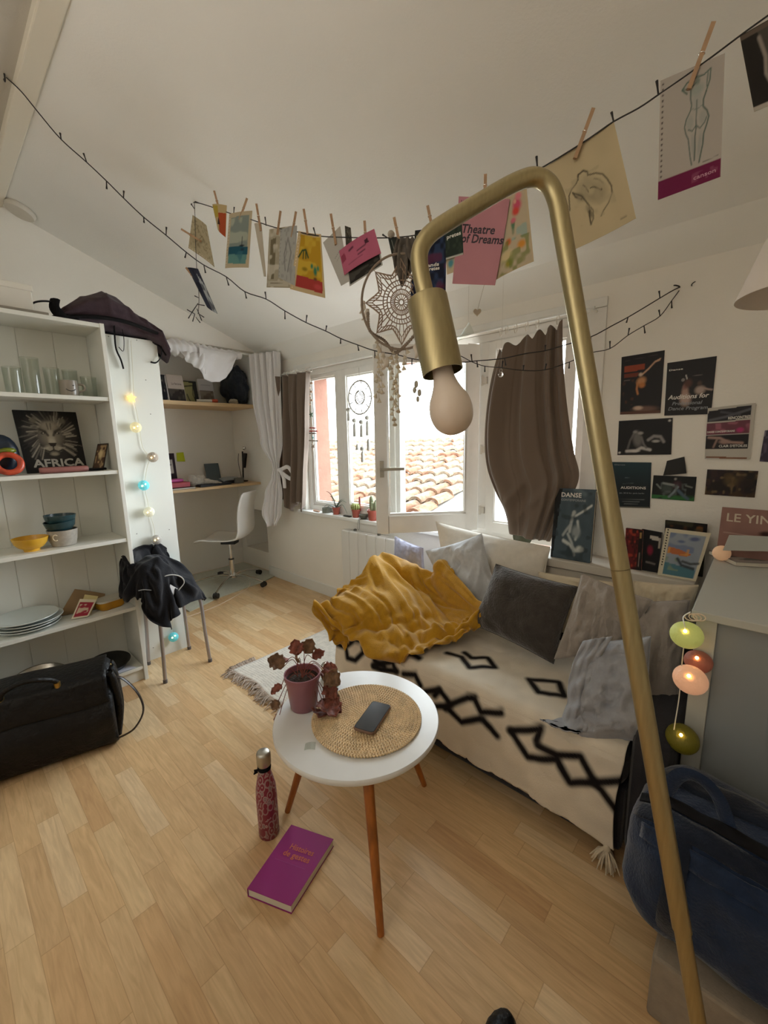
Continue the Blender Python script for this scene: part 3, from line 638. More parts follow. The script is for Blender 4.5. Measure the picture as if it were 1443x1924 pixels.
bowl([(.032, 0), (.034, .012), (.05, .02), (.066, .04), (.074, .068), (.071, .068), (.06, .036), (.0001, .018)], 'bowl', .297, 2.672, Z, mat('yellow_glaze', '#d3a332', .25, noise_scale=12, noise_amt=.12), 'yellow glazed bowl on a shelf of the white bookcase')

# shelf D: plates, cards, envelope, dish
Z = SZ[1]
m_pl = mat('pale_plate_glaze', '#c4ccc8', .25)
first = None
for i, (dz, s) in enumerate(((0, .97), (.014, .98), (.028, 1.0), (.045, 1.0))):
    ob = M().lathe([(.07*s, .001), (.085*s, .002), (.128*s, .014), (.135*s, .020), (.1335*s, .023), (.115*s, .017), (.08*s, .008), (.0001, .008)], n=48)
    ob.xf(Matrix.Translation((.245+.004*i*(-1)**i, 2.718, Z+dz))); ob.build('dinner_plate', m_pl, smooth=True, ang=50, label=['bottom plate of the stack of pale dinner plates', 'second plate from the bottom of the pale stack', 'third plate up, just under the top of the pale stack', 'topmost pale dinner plate of the stack'][i], cat='plate', group='dinner plates stacked in the bookcase')
t = thing('oven_dish', 'small amber glazed dish with a plastic lid on the plate shelf', 'dish', (.60, 2.70, Z))
def rrect(cx, cy, z, a, b, r, n=6, rot=0):
    pts = []
    for k, (sx_, sy_) in enumerate(((1, 1), (-1, 1), (-1, -1), (1, -1))):
        for i in range(n+1):
            q = math.pi/2*(k+i/n); pts.append(Vector((sx_*(a-r)+r*math.cos(q), sy_*(b-r)+r*math.sin(q), 0)))
    R_ = Matrix.Rotation(rot, 3, 'Z'); return [R_ @ p+Vector((cx, cy, z)) for p in pts]
def loft(mb, rings, m=0, cap0=True, cap1=True):
    n = len(rings[0]); vs = [p for r in rings for p in r]
    fs = [(i*n+j, i*n+(j+1) % n, (i+1)*n+(j+1) % n, (i+1)*n+j) for i in range(len(rings)-1) for j in range(n)]
    if cap0: fs.append(tuple(range(n))[::-1])
    if cap1: fs.append(tuple((len(rings)-1)*n+j for j in range(n)))
    return mb.add(vs, fs, m)
mb = M(); loft(mb, [rrect(.60, 2.70, Z+z, a, a*.72, .03, rot=.2) for z, a in ((0, .058), (.006, .064), (.035, .068), (.046, .070))]); mb.build('dish_body', mat('amber_glaze', '#b8841c', .25, noise_scale=14, noise_amt=.25), t, smooth=True, ang=50)
mb = M(); loft(mb, [rrect(.60, 2.70, Z+z, a, a*.72, .03, rot=.2) for z, a in ((.0465, .0725), (.052, .073), (.056, .070), (.053, .064))]); mb.build('lid', mat('frosted_plastic', '#b9b5a8', .35), t, smooth=True, ang=50)
t = thing('postcard', 'red and cream postcard leaning beside the stacked plates', 'card', (.46, 2.68, Z))
Sf = quad_page((.405, 2.655, Z+.004), (.475, 2.625, Z+.004), (.535, 2.675, Z+.070), (.465, 2.705, Z+.088)); sheet('card', Sf, t, mat('card_stock', '#cfc4a8', .7))
artwork('card_print', Sf, [('bg', '#d7cfb8'), ('poly', '#97283a', [(.1, .08), (.9, .08), (.9, .85), (.1, .85)]), ('noise', '#cbb9a0', 6, .45, .9, (.15, .8, .25, .75))], t, 30, 30)
o = thing('greeting_card', 'yellowish folded card standing behind the red postcard', 'card', (.49, 2.70, Z)); Sf = quad_page((.435, 2.675, Z+.003), (.49, 2.650, Z+.003), (.55, 2.705, Z+.078), (.495, 2.735, Z+.098)); sheet('card', Sf, o, mat('cream_card', '#cdbf88', .7)); 
o = thing('paper_bag', 'brown kraft envelope leaning at the back of the plate shelf', 'envelope', (.47, 2.78, Z)); Sf = quad_page((.37, 2.76, Z+.004), (.56, 2.70, Z+.004), (.60, 2.78, Z+.06), (.47, 2.83, Z+.115), .004); sheet('envelope', Sf, o, mat('kraft_paper', '#8d7352', .8), th=.003)

# bottom shelf: pans and paper
Z = SZ[0]
t = thing('frying_pan', 'black non-stick frying pan lying on the bottom shelf', 'pan', (.54, 2.70, Z))
mb = M(); mb.lathe([(.0001, .0), (.085, .001), (.108, .034), (.1105, .036), (.106, .034), (.082, .008), (.0001, .007)], (0, 0, 0), 44); mb.xf(Matrix.Translation((.555, 2.71, Z+.012)) @ Matrix.Rotation(.10, 4, 'X')); mb.build('pan_body', mat('black_nonstick', '#121313', .35), t, smooth=True, ang=50)
mb = M(); mb.tube(spline([(.45, 2.735, Z+.050), (.41, 2.745, Z+.060), (.35, 2.755, Z+.068), (.285, 2.765, Z+.066)], 5), [.008, .008, .009]+[.0125]*12+[.010], 10, flat=.65); mb.build('handle', mat('black_bakelite', '#0d0d0e', .4), t, smooth=True)
t = thing('steel_pan', 'shiny stainless steel pan behind the black bag', 'pan', (.25, 2.69, Z))
mb = M(); mb.lathe([(.0001, .0), (.095, .001), (.118, .012), (.128, .046), (.1305, .048), (.125, .046), (.112, .014), (.09, .006), (.0001, .006)], (0, 0, 0), 48); mb.xf(Matrix.Translation((.245, 2.715, Z+.03)) @ Matrix.Rotation(.28, 4, 'X')); mb.build('pan_body', mat('polished_steel', '#a9a69f', .22, 1), t, smooth=True, ang=50)
mb = M(); mb.tube(spline([(.36, 2.73, Z+.06), (.40, 2.74, Z+.062), (.44, 2.73, Z+.05), (.40, 2.71, Z+.045), (.36, 2.70, Z+.05)], 5), .005, 8); mb.build('handle', mat('polished_steel', '#a9a69f'), t, smooth=True)
Sf = quad_page((.40, 2.592, Z+.003), (.66, 2.596, Z+.003), (.64, 2.66, Z+.004), (.42, 2.66, Z+.006), .004)
o = thing('printed_sheet', 'white sheet of paper lying under the frying pan', 'paper', (.52, 2.62, Z)); sheet('paper', Sf, o, mat('white_paper', '#cfd0dc', .7))
# ------------------------------------------------------------------ stool with black clothes
t = thing('stool', 'low stool on grey metal tube legs buried under black clothes', 'stool', (.905, 2.625, 0))
m_tube = mat('grey_metal_tube', '#a39c9a', .35, .6)
feet = [(.765, 2.464), (1.048, 2.495), (1.030, 2.765), (.775, 2.765)]; cs = Vector((.905, 2.625, 0))
for fx_, fy_ in feet:
    f = Vector((fx_, fy_, 0)); tp = cs+(f-cs)*.86+Vector((0, 0, .43)); tq = cs+(f-cs)*.55+Vector((0, 0, .448))
    L_ = M().tube(spline([f+Vector((0, 0, .004)), f*.5+tp*.5, tp, tq], 5), .0105, 12).build('leg', m_tube, t, smooth=True)
    M().lathe([(.012, 0), (.0125, .02), (.0105, .022)], f, 12).build('foot_cap', mat('grey_rubber', '#5a5555', .7), L_, smooth=True)
M().lathe([(.0001, .448), (.155, .448), (.16, .455), (.16, .465), (.155, .47), (.0001, .47)], cs, 40).build('seat', mat('stool_seat', '#3a3536', .6), t, smooth=True)
m_blk = fabric('black_cotton', '#16161a', .2, .12, .25, 140); m_blk2 = fabric('black_denim', '#1c1c20', .25, .1, .3, 220)
m_pip = mat('grey_piping', '#b5b3ad', .7)
tow = math.atan2(-2.625, -.905)     # direction of the camera seen from the stool
lift = lambda x, y: .095*math.exp(-(((x-.835)/.06)**2+((y-2.56)/.07)**2))+.035*math.exp(-(((x-.93)/.09)**2+((y-2.66)/.09)**2))
cl = thing('jacket', 'heap of black clothes with pale piping thrown over the low stool', 'clothes', (.905, 2.62, .475))
def jinit(u, v):
    a = (u-.5)*.72; b = (v-.5)*.70; d = .035*math.sin(a*22+1+b*6)+.025*math.sin(b*26+a*9)+.03*nz(a*9, b*9, 0, 1, 4); th = .55; x = a*math.cos(th)-b*math.sin(th); y = a*math.sin(th)+b*math.cos(th)
    return Vector((.865+x*.82, 2.525+y*.80, .78+d+.05*math.exp(-((a/.1)**2+(b/.1)**2))))
h1 = lump('hump', (.79, 2.545, .585), .085, .075, .135, m_blk, 3, .25, z0=.472, n=32); h2 = lump('hump', (.955, 2.66, .50), .10, .09, .05, m_blk, 5, .25, z0=.472, n=32)
settle('cloth', jinit, 60, 54, meshes(t)+[h1, h2]+[o for n_ in ('bookcase', 'bookcase.001') for o in meshes(bpy.data.objects[n_]) if o.name.startswith('side_panel')], m_blk, cl, 40)
for h in (h1, h2): bpy.data.objects.remove(h)
def lp(pts, r=.0028): return M().tube(spline(pts, 6), r, 6)
W2 = lambda x, y, Y=2.47: at(x, y, 1, Y)
def loopw(px, Y): return [W2(x, y, Y) for x, y in px]
mb = M(); mb.tube(spline(loopw([(303, 1090), (309, 1083), (325, 1080), (340, 1084), (346, 1094), (338, 1106), (328, 1116), (318, 1122)], 2.462), 5), .0032, 6)
mb.tube(spline(loopw([(303, 1090), (312, 1094), (318, 1102), (309, 1112), (305, 1122), (310, 1123), (318, 1116)], 2.458), 5), .0025, 6); mb.build('piping', m_pip, cl, smooth=True)
mb = M(); mb.tube(spline(loopw([(260, 1110), (270, 1108), (284, 1109)], 2.44), 4), .005, 6, flat=.5); mb.build('waistband', mat('grey_band', '#77756f', .8), cl, smooth=True)
mb = M(); q = [W2(320, 1098, 2.456), W2(334, 1106, 2.456), W2(326, 1117, 2.456), W2(318, 1116, 2.456)]; mb.prism(q, (0, .002, 0)); mb.build('care_label', mat('white_label', '#e9ecef', .6), cl)

# ------------------------------------------------------------------ black leather bag on the floor
m_lea = mat('black_leather', '#080707', .48, bump=.5, bscale=60, spec=.3)
bg_ = thing('leather_bag', 'large black leather bag lying on the floor before the bookcase', 'bag', (.10, 2.25, 0))
BA = Vector((.415, 2.075, 0)); bd_ = Vector((-.96, .26, 0)).normalized(); bn = Vector((.26, .96, 0)).normalized()
def bagf(u, v):
    s = -.005+u*.62; a = 2*math.pi*v; ed = min(1, (u*.62+.004)/.03, (1-u)*.62/.03+.05); ed = math.sqrt(max(0, 1-(1-ed)**2))
    hw = .125*(.75+.25*ed); hh = .183*(.90+.10*ed); e = .55
    ca = math.copysign(abs(math.cos(a))**e, math.cos(a)); sa = math.copysign(abs(math.sin(a))**e, math.sin(a))
    top = max(0, sa); y = ca*hw*(1-.35*top)+.055*top; z = hh+sa*hh
    wr = .012*nz(s*9, a*1.5, 0, 1, 5)+.006*nz(s*26, a*5, 1, 1, 6)+.012*math.exp(-((u-.10)/.06)**2)*math.sin(z*45+s*20)
    y += wr*math.copysign(1, ca)*(1 if abs(ca) > .3 else 0)*(z > .03)
    return BA+bd_*s+bn*(y+.115)+Vector((0, 0, max(.003, z+(.006*nz(s*7, a, 3, 1, 8) if z > .1 else 0))))
mb = M(); mb.grid(bagf, 56, 64, cv=True); n_ = 64; mb.add([bagf(0, j/n_) for j in range(n_)], [tuple(range(n_))]); mb.add([bagf(1, j/n_) for j in range(n_)], [tuple(range(n_))])
mb.build('body', m_lea, bg_, smooth=True, ang=75)
mb = M(); 
def flapf(u, v):
    s = .01+u*.6; k = v; x = BA+bd_*s; z = .358-.004*math.sin(u*9)
    if k < .45: q = (k/.45); return x+bn*(.245-.20*q)+Vector((0, 0, z+.012*math.sin(q*math.pi)))
    q = (k-.45)/.55; return x+bn*(.045-.032*math.sqrt(q)-.004*nz(s*20, q*3, 0, 1, 3)-.006)+Vector((0, 0, z-.02*q**.5-.10*q))
mb.grid(flapf, 40, 26); mb.build('flap', m_lea, bg_, smooth=True, solid=.006, ang=180)
mb = M(); hp = spline([BA+bd_*.37+bn*.04+Vector((0, 0, 0.361)), BA+bd_*.35+bn*.02+Vector((0, 0, 0.401)), BA+bd_*.28+bn*.0+Vector((0, 0, 0.431)), BA+bd_*.21+bn*.02+Vector((0, 0, 0.406)), BA+bd_*.185+bn*.05+Vector((0, 0, 0.371))], 7); mb.tube(hp, .0095, 10); mb.build('handle', m_lea, bg_, smooth=True)
for s_ in (.37, .185):
    mb = M(); mb.tube([BA+bd_*s_+bn*.045+Vector((0, 0, 0.348)), BA+bd_*s_+bn*.043+Vector((0, 0, 0.374))], .0125, 12)
    mb.build('brass_fitting', mat('brass_fitting', '#a98b4a', .3, 1), bg_, smooth=True)
mb = M(); e_ = BA+bd_*.0
mb.tube(spline([e_+bn*.10+Vector((0, 0, .30)), e_-bd_*.045+bn*.10+Vector((0, 0, .285)), e_-bd_*.10+bn*.08+Vector((0, 0, .20)), e_-bd_*.115+bn*.06+Vector((0, 0, .11)), e_-bd_*.07+bn*.03+Vector((0, 0, .05)), e_-bd_*.005+bn*.02+Vector((0, 0, .035))], 7), .011, 8, flat=.4); mb.build('side_strap', mat('dark_brown_leather', '#22150f', .35), bg_, smooth=True)
mb = M()
for k, (b_, r_) in enumerate(((.06, .03), (.12, .035), (.18, .028))): mb.tube(spline([e_+bn*b_+Vector((0, 0, .345)), e_-bd_*.012+bn*b_+Vector((0, 0, .30)), e_-bd_*.02+bn*(b_+.01)+Vector((0, 0, .15)), e_+bd_*.0+bn*b_+Vector((0, 0, .03))], 6), r_*.6, 10)
mb.build('gusset_fold', m_lea, bg_, smooth=True)
mb = M(); c_ = e_-bd_*.006+bn*.17+Vector((0, 0, .33)); mb.tube([c_+Vector((0, 0, .012))*math.cos(a)+bn*.012*math.sin(a) for a in [math.pi*i/6 for i in range(12)]], .0025, 6, closed=True); mb.build('buckle_ring', mat('brass_fitting', '#a98b4a'), bg_, smooth=True)
# ------------------------------------------------------------------ alcove: shelf, desk and what stands on them
m_pine = mat('pine_board', '#d9b98c', .55, noise_scale=4, noise_amt=.14, stretch=(1.2, 14, 14))
o = M().box(AX0+.001, 2.349, 3.90, YA-.001, 1.726, 1.760).build('wall_shelf', m_pine, bevel=.002, label='pine shelf board spanning the alcove above the desk', cat='shelf')
o = M().box(AX0+.001, 2.349, 3.90, YA-.001, .942, .968).build('desk', m_pine, bevel=.002, label='pine desk board fixed across the alcove behind the white chair', cat='desk')
ZS, ZD = 1.7605, .9685
def standing(name, label, cat, px0, px1, pytop, Y, z0, m, lean=.03, th=.012, ops=None, parent=None, asp=1.3, nu=24, nv=30, txt=None):
    """upright sheet/book whose left/right edges and top were read off at the plane Y"""
    a = at(px0, pytop, 1, Y); b = at(px1, pytop, 1, Y); h = (a.z+b.z)/2-z0
    t = thing(name, label, cat, ((a.x+b.x)/2, Y, z0))
    Sf = quad_page((a.x, Y, z0+.001), (b.x, Y, z0+.001), (b.x, Y+lean, z0+h), (a.x, Y+lean, z0+h))
    sheet('cover', Sf, t, m, th=th)
    if ops: artwork('cover_print', Sf, ops, t, nu, nv, asp=asp)
    if txt:
        mb = M()
        for (s, u0, v0, u1, hh) in txt[1]: text_on(mb, s, Sf, u0, v0, u1, hh)
        mb.build('lettering', txt[0], t)
    return t
m_ink = mat('dark_ink', '#2b2624', .7); m_book = mat('book_block', '#cfc8b8', .8)
standing('magazine', 'dark magazine with pale spine at the left end of the alcove shelf', 'magazine', 300, 314, 703, 3.96, ZS, m_book, .04, .008, [('bg', '#1d1c20'), ('noise', '#7c7672', 6, .6, .8), ('poly', '#cfcac4', [(.85, 0), (1, 0), (1, 1), (.85, 1)])])
standing('booklet', 'pale booklet with a dark lower half, upright on the alcove shelf', 'booklet', 315, 346, 703, 3.98, ZS, m_book, .05, .006, [('bg', '#cbbdb2'), ('poly', '#332c28', [(0, 0), (1, 0), (1, .46), (0, .46)]), ('noise', '#5d554c', 7, .6, .7, (0, 1, 0, .46))], txt=(m_ink, [('La femme', .25, .62, .85, .09), ('', .3, .85, .7, .04)][:1]))
standing('postcard', 'olive toned dance photo card right of the pale booklet on the alcove shelf', 'picture', 345, 371, 715, 4.00, ZS, m_book, .04, .004, [('bg', '#23201c'), ('poly', '#8d8557', [(.05, .03), (.72, .06), (.70, .92), (.05, .95)]), ('line', '#191613', .035, [(.05, .72), (.72, .80)]), ('line', '#191613', .03, [(.72, .8), (.62, .35), (.78, 0)]), ('line', '#1c1814', .04, [(.2, .35), (.28, .12), (.35, .05)])])
standing('photo_card', 'card with pale top and brown lower half behind the small tube', 'picture', 373, 402, 712, 4.05, ZS, m_book, .04, .004, [('bg', '#b9b6b4'), ('poly', '#5d5245', [(.05, .05), (.95, .05), (.95, .55), (.05, .55)]), ('noise', '#84796a', 6, .5, .7, (0, 1, 0, .5)), ('line', '#4d4a55', .012, [(.2, .75), (.8, .75)])])
standing('paper_board', 'pale upright board leaning beside the dark bag on the alcove shelf', 'board', 400, 424, 690, 4.12, ZS, mat('pale_board', '#a9a496', .8), .05, .006)
q = at(392, 751, 1, 3.93); t = thing('paint_tube', 'white tube with an orange cap lying at the alcove shelf edge', 'tube', (q.x, q.y, ZS))
M().tube([(q.x-.11, 3.94, ZS+.014), (q.x+.03, 3.935, ZS+.016)], [.010, .015], 12).build('tube_body', mat('cream_plastic', '#cfc6b4', .5), t, smooth=True)
M().tube([(q.x+.031, 3.935, ZS+.016), (q.x+.085, 3.932, ZS+.018)], .0165, 12).build('cap', mat('orange_plastic', '#b9492b', .5), t, smooth=True)
q = at(462, 720, 1, 4.05); lump('folded_clothes', (2.24, 4.10, ZS+.17), .125, .15, .20, fabric('dark_blue_cloth', '#2a2e34', .3, .2), 5, .22, z0=ZS+.001, n=60, label='dark grey blue bundle of clothes in the right corner of the alcove shelf', cat='clothes')
q = at(438, 752, 1, 3.95); lump('soft_toy', (q.x, 3.945, ZS+.022), .045, .03, .024, mat('cream_plush', '#b4a892', .9), 9, .15, z0=ZS+.001, n=30, label='small cream lump beside the dark clothes on the alcove shelf', cat='toy')
# desk things
t = standing('framed_sign', 'dark purple frame with a white printed card at the left end of the desk', 'frame', 303, 329, 852, 4.25, ZD, mat('plum_frame', '#2a1a24', .5), .03, .012, [('bg', '#2c1c27'), ('poly', '#c3bcb8', [(.0, .38), (.80, .38), (.80, .82), (0, .82)]), ('line', '#55505a', .02, [(.1, .66), (.68, .66)]), ('line', '#77707a', .012, [(.1, .56), (.6, .56)])])
Sf = quad_page((1.713, 4.397, 1.205), (1.793, 4.390, 1.200), (1.786, 4.398, 1.295), (1.716, 4.398, 1.292), .002); t = thing('sticky_note', 'bright yellow green sticky note on the wall above the desk', 'note', (1.75, 4.395, 1.2)); sheet('note', Sf, t, mat('lime_paper', '#c3cf1e', .7), th=.001)
def bookflat(name, label, x, y, z, w, d, h, m, rot=0, mp=None, cat='book', group=None):
    t = thing(name, label, cat, (x, y, z), rot, group, local=True)
    M().box(-w/2, w/2, -d/2, d/2, h-.002, h).box(-w/2, w/2, -d/2, d/2, 0, .002).box(-w/2, -w/2+.002, -d/2, d/2, .002, h-.002).build('cover', m, t)
    M().box(-w/2+.002, w/2-.004, -d/2+.003, d/2-.003, .002, h-.002).build('pages', mp or m_book, t)
    return t
bookflat('notebook', 'black closed notebook jutting over the desk edge under the pink box', 1.53, 3.99, ZD, .26, .20, .016, mat('black_cover', '#17161a', .5), .03)
M().box(1.405, 1.635, 3.94, 4.10, ZD+.017, ZD+.060).build('pink_box', mat('pink_box', '#b54f58', .6), bevel=.004, label='pinkish red box on the black notebook', cat='box')
M().tube([(1.42, 3.99, ZD+.078), (1.46, 3.99, ZD+.079), (1.56, 3.99, ZD+.079), (1.59, 3.99, ZD+.078)], [.012, .017, .017, .012], 12).build('pencil_case', mat('magenta_case', '#b8458a', .4), smooth=True, label='magenta pencil case lying on the pink box', cat='case')
t = thing('plush_toy', 'white fluffy toy animal lying on the desk beside the pink box', 'toy', (1.78, 4.06, ZD))
m_pl2 = fabric('white_plush', '#b9b0a2', .15, .4, .5, 90)
lump('body', (1.75, 4.06, ZD+.055), .085, .06, .055, m_pl2, 2, .15, t, z0=ZD+.001, n=40); 
mb = M(); mb.tube(spline([(1.80, 4.05, ZD+.05), (1.87, 4.0, ZD+.035), (1.95, 3.97, ZD+.016)], 6), [.03]*5+[.022]*5+[.014]*3, 12); mb.build('leg', m_pl2, t, smooth=True); M().sph((1.69, 4.03, ZD+.075), .045, 16).build('head', m_pl2, t, smooth=True)
mb = M(); mb.box(-.16, .16, -.055, .055, 0, .016); 
for i in range(14):
    for j in range(4): mb.box(-.152+i*.0218, -.152+i*.0218+.018, -.047+j*.024, -.047+j*.024+.02, .016, .021)
mb.xf(Matrix.Translation((1.88, 3.99, ZD)) @ Matrix.Rotation(.05, 4, 'Z')); mb.build('keyboard', mat('black_plastic', '#1d1e22', .5), label='black computer keyboard lying on the desk', cat='keyboard')
standing('notebook', 'slate grey notebook standing upright against the alcove wall', 'notebook', 388, 414, 871, 4.30, ZD, mat('slate_cover', '#55636b', .6), .05, .014)
Sf = quad_page((2.00, 4.02, ZD+.03), (2.20, 4.0, ZD+.035), (2.22, 4.14, ZD+.05), (2.02, 4.16, ZD+.052), .012); t = thing('loose_papers', 'slightly curled grey white papers on the desk', 'papers', (2.1, 4.08, ZD+.02)); sheet('paper', Sf, t, mat('grey_paper', '#9aa3a8', .7), th=.004)
M().box(2.02, 2.19, 4.03, 4.13, ZD, ZD+.028).build('black_box', mat('black_plastic', '#1d1e22'), bevel=.003, label='flat black box under the loose papers', cat='box')
t = thing('desk_lamp', 'small dark desk lamp with a chrome ball joint at the right of the desk', 'lamp', (2.27, 4.1, ZD))
md = mat('dark_lamp_metal', '#2a221d', .4, .6)
M().lathe([(.0001, .0), (.05, 0), (.05, .012), (.012, .018), (.0001, .018)], (2.27, 4.12, ZD), 24).build('base', md, t, smooth=True, ang=40)
M().tube([(2.27, 4.12, ZD+.015), (2.275, 4.11, ZD+.17), (2.27, 4.09, ZD+.32)], .008, 10).build('arm', md, t, smooth=True)
M().tube([(2.275, 4.09, ZD+.15), (2.285, 4.06, ZD+.30)], [.018, .020], 14).build('lamp_head', md, t, smooth=True)
M().sph((2.27, 4.05, ZD+.355), .020, 14).build('joint', mat('chrome', '#cfccc6', .12, 1), t, smooth=True)
M().tube(spline([(2.23, 4.1, ZD+.3), (2.22, 4.1, ZD+.2), (2.24, 4.1, ZD+.05), (2.20, 4.05, ZD+.012), (2.12, 4.0, ZD+.005)], 6), .003, 6).build('cable', m_strap, t, smooth=True)
M().box(2.11, 2.20, 3.98, 4.02, ZD, ZD+.055).build('desk_tray', mat('grey_tray', '#6d6a62', .6), bevel=.003, label='small grey tray behind the chair back on the desk', cat='tray')
# carpet piece, cable, black thing in the low niche
mb = M(); poly = [(1.30, 3.40), (1.60, 3.51), (1.85, 3.545), (2.10, 3.575), (2.325, 3.66), (2.325, 4.36), (1.30, 4.36)]
mb.prism([(x, y, .001) for x, y in poly], (0, 0, .009)); mb.build('carpet', fabric('pale_green_carpet', '#b9b9a6', .08, .3, .6, 150), label='pale greenish carpet offcut under the office chair', cat='carpet')
M().tube(spline([(1.10, 3.30, .004), (1.45, 3.33, .004), (1.70, 3.42, .004), (1.86, 3.50, .006), (1.95, 3.57, .013), (2.0, 3.65, .013)], 8), .003, 6).build('floor_cable', mat('white_cable', '#dcc9b4', .5), smooth=True, label='thin white cable curving over the floor by the carpet', cat='cable')
lump('shoe', (2.47, 3.84, .245), .05, .05, .05, mat('black_plastic', '#1d1e22'), 3, .1, z0=.206, n=24, label='black object sitting on the ledge of the low wall niche', cat='object')

# ------------------------------------------------------------------ office chair
oc = thing('office_chair', 'white plywood swivel chair on a chrome five-star base', 'chair', (1.87, 3.74, 0))
m_ply = mat('white_ply', '#e2dfd9', .35); m_chr = mat('chrome', '#cfccc6'); m_bp2 = mat('black_castor', '#161616', .45)
c0 = Vector((1.87, 3.74, 0)); g = Vector((-.62, .78, 0)).normalized(); sd = Vector((g.y, -g.x, 0))
prof = spline([Vector((.26, 0, .452)), Vector((.20, 0, .475)), Vector((.08, 0, .470)), Vector((-.06, 0, .470)), Vector((-.155, 0, .495)), Vector((-.195, 0, .57)), Vector((-.20, 0, .68)), Vector((-.215, 0, .80)), Vector((-.255, 0, .93))], 5)
def shell(u, v):
    k = u*(len(prof)-1); i = min(int(k), len(prof)-2); p = prof[i].lerp(prof[i+1], k-i); s = (v-.5)*2
    wd = .205 if u < .6 else .205-.02*(u-.6)/.4
    e = min(1, u/.07, (1-u)/.07); wd *= .80+.20*math.sqrt(max(0, 1-(1-e)**2))
    bow = .022*s*s
    return c0+g*(p.x+(bow if u > .5 else 0))+sd*(s*wd)+Vector((0, 0, p.z+(bow if u < .5 else 0)))
M().grid(shell, 50, 20).build('seat_shell', m_ply, oc, smooth=True, solid=.012, ang=180)
M().obox(c0+Vector((0, 0, .438)), g*.07, sd*.05, (0, 0, .016)).build('mechanism', m_bp2, oc, bevel=.004)
M().tube(spline([c0+sd*.04+Vector((0, 0, .435)), c0+sd*.10+Vector((0, 0, .415)), c0+sd*.15+Vector((0, 0, .405)), c0+sd*.20+Vector((0, 0, .408))], 5), [.004]*8+[.009]*8, 8, flat=.5).build('lever', m_bp2, oc, smooth=True)
M().tube([c0+Vector((0, 0, .26)), c0+Vector((0, 0, .43))], .014, 16).build('gas_column', m_chr, oc, smooth=True)
M().lathe([(.020, .262), (.027, .262), (.027, .27), (.022, .27)], c0, 20).build('collar', m_bp2, oc, smooth=True)
M().lathe([(.026, .08), (.024, .265), (.014, .266)], c0, 24).build('outer_tube', m_chr, oc, smooth=True)
M().lathe([(.0001, .075), (.042, .078), (.045, .095), (.038, .115), (.026, .12)], c0, 24).build('hub', m_chr, oc, smooth=True)
for k, (cx, cy) in enumerate(((2.012, 3.42), (1.575, 3.49), (2.19, 3.80), (1.90, 4.06), (1.55, 3.93))):
    f = Vector((cx, cy, 0)); dd = (f-c0); 
    lg = M().tube(spline([c0+Vector((0, 0, .10)), c0+dd*.35+Vector((0, 0, .112)), c0+dd*.75+Vector((0, 0, .088)), f+Vector((0, 0, .066))], 6), [.016]*6+[.012]*8+[.010]*5, 10, flat=.8).build('leg', m_chr, oc, smooth=True)
    ax = Vector((-dd.y, dd.x, 0)).normalized()
    mb = M(); mb.tube([f-ax*.022+Vector((0, 0, .030)), f-ax*.006+Vector((0, 0, .030))], .024, 18); mb.tube([f+ax*.006+Vector((0, 0, .030)), f+ax*.022+Vector((0, 0, .030))], .024, 18); mb.tube([f-ax*.02+Vector((0, 0, .035)), f+ax*.02+Vector((0, 0, .035))], .020, 18)
    mb.xf(Matrix.Translation((0, 0, .007 if cy < 3.5 and k != 0 else .010))); mb.build('castor', m_bp2, lg, smooth=True)

# ------------------------------------------------------------------ alcove curtain: rod, bunched cloth, tied curtain
m_sheer = mat('white_cotton_voile', '#dedbdb', .9, bump=.1, bscale=220, sheen=.2)
RZ = 2.158; RY = 3.515
t = thing('curtain_rod', 'thin white curtain rod under the header of the alcove', 'curtain rod', (1.7, RY, RZ-.01))
M().tube([(1.05, RY, RZ), (2.275, RY, RZ)], .009, 12).build('rod', m_white, t, smooth=True); M().lathe([(.014, -.006), (.016, .0), (.014, .006)], (2.275, RY, RZ), 16, mx=Matrix.Rotation(math.radians(90), 3, 'Y')).build('end_cap', m_white, t, smooth=True)
def bunch(u, v):
    x = 1.10+u*.90; a = v*2*math.pi
    r = .030+.012*nz(x*22, 0, 0, 1, 2)+.045*max(0, 1-abs((u-.42)/.42))*(.6+.5*abs(nz(x*16, a, 0, 1, 4)))
    fold = .012*math.sin(x*120+2*math.sin(a))*max(.25, 1-u*.9)
    return Vector((x, RY-.005+(r+fold)*math.cos(a)*.85, RZ-.012-.30*r+(r+fold)*math.sin(a)+.006*nz(x*40, a*2, 0, 1, 5)))
bc_ = thing('rolled_curtain', 'white curtain bunched up over the alcove rod with one hanging lobe', 'curtain', (1.55, RY, RZ-.2))
M().grid(bunch, 130, 30, cv=True).build('gathered_roll', m_sheer, bc_, smooth=True, ang=180)
def lobe(u, v):
    # from the rod down to a rounded hem
    tp = at(372+u*72, 652+u*14, 1, RY-.045); ctr = [(372, 684), (377, 700), (384, 712), (396, 718), (410, 718), (424, 710), (434, 694), (440, 672)]
    k = u*(len(ctr)-1); i = min(int(k), len(ctr)-2); cx = ctr[i][0]*(1-(k-i))+ctr[i+1][0]*(k-i); cy = ctr[i][1]*(1-(k-i))+ctr[i+1][1]*(k-i)
    bt = at(cx, cy, 1, RY-.055); p = tp.lerp(bt, v); p.y += -.018*math.sin(v*math.pi)+.016*math.sin(u*16+v*3)*v*(1-.4*v)+.012*nz(u*5, v*5, 0, 1, 3)-.012
    return p
M().grid(lobe, 50, 30).build('hanging_lobe', m_sheer, bc_, smooth=True, solid=.003, ang=180)
def swag(u, v):
    tp = at(338+u*44, 660+u*4, 1, RY-.05); bt = at(345+u*40, 675+u*28, 1, RY-.06); p = tp.lerp(bt, v); p.y += -.03*math.sin(v*math.pi)+.014*math.sin(u*18+v*5)-.005; return p
M().grid(swag, 40, 20).build('folded_swag', m_sheer, bc_, smooth=True, solid=.003, ang=180)
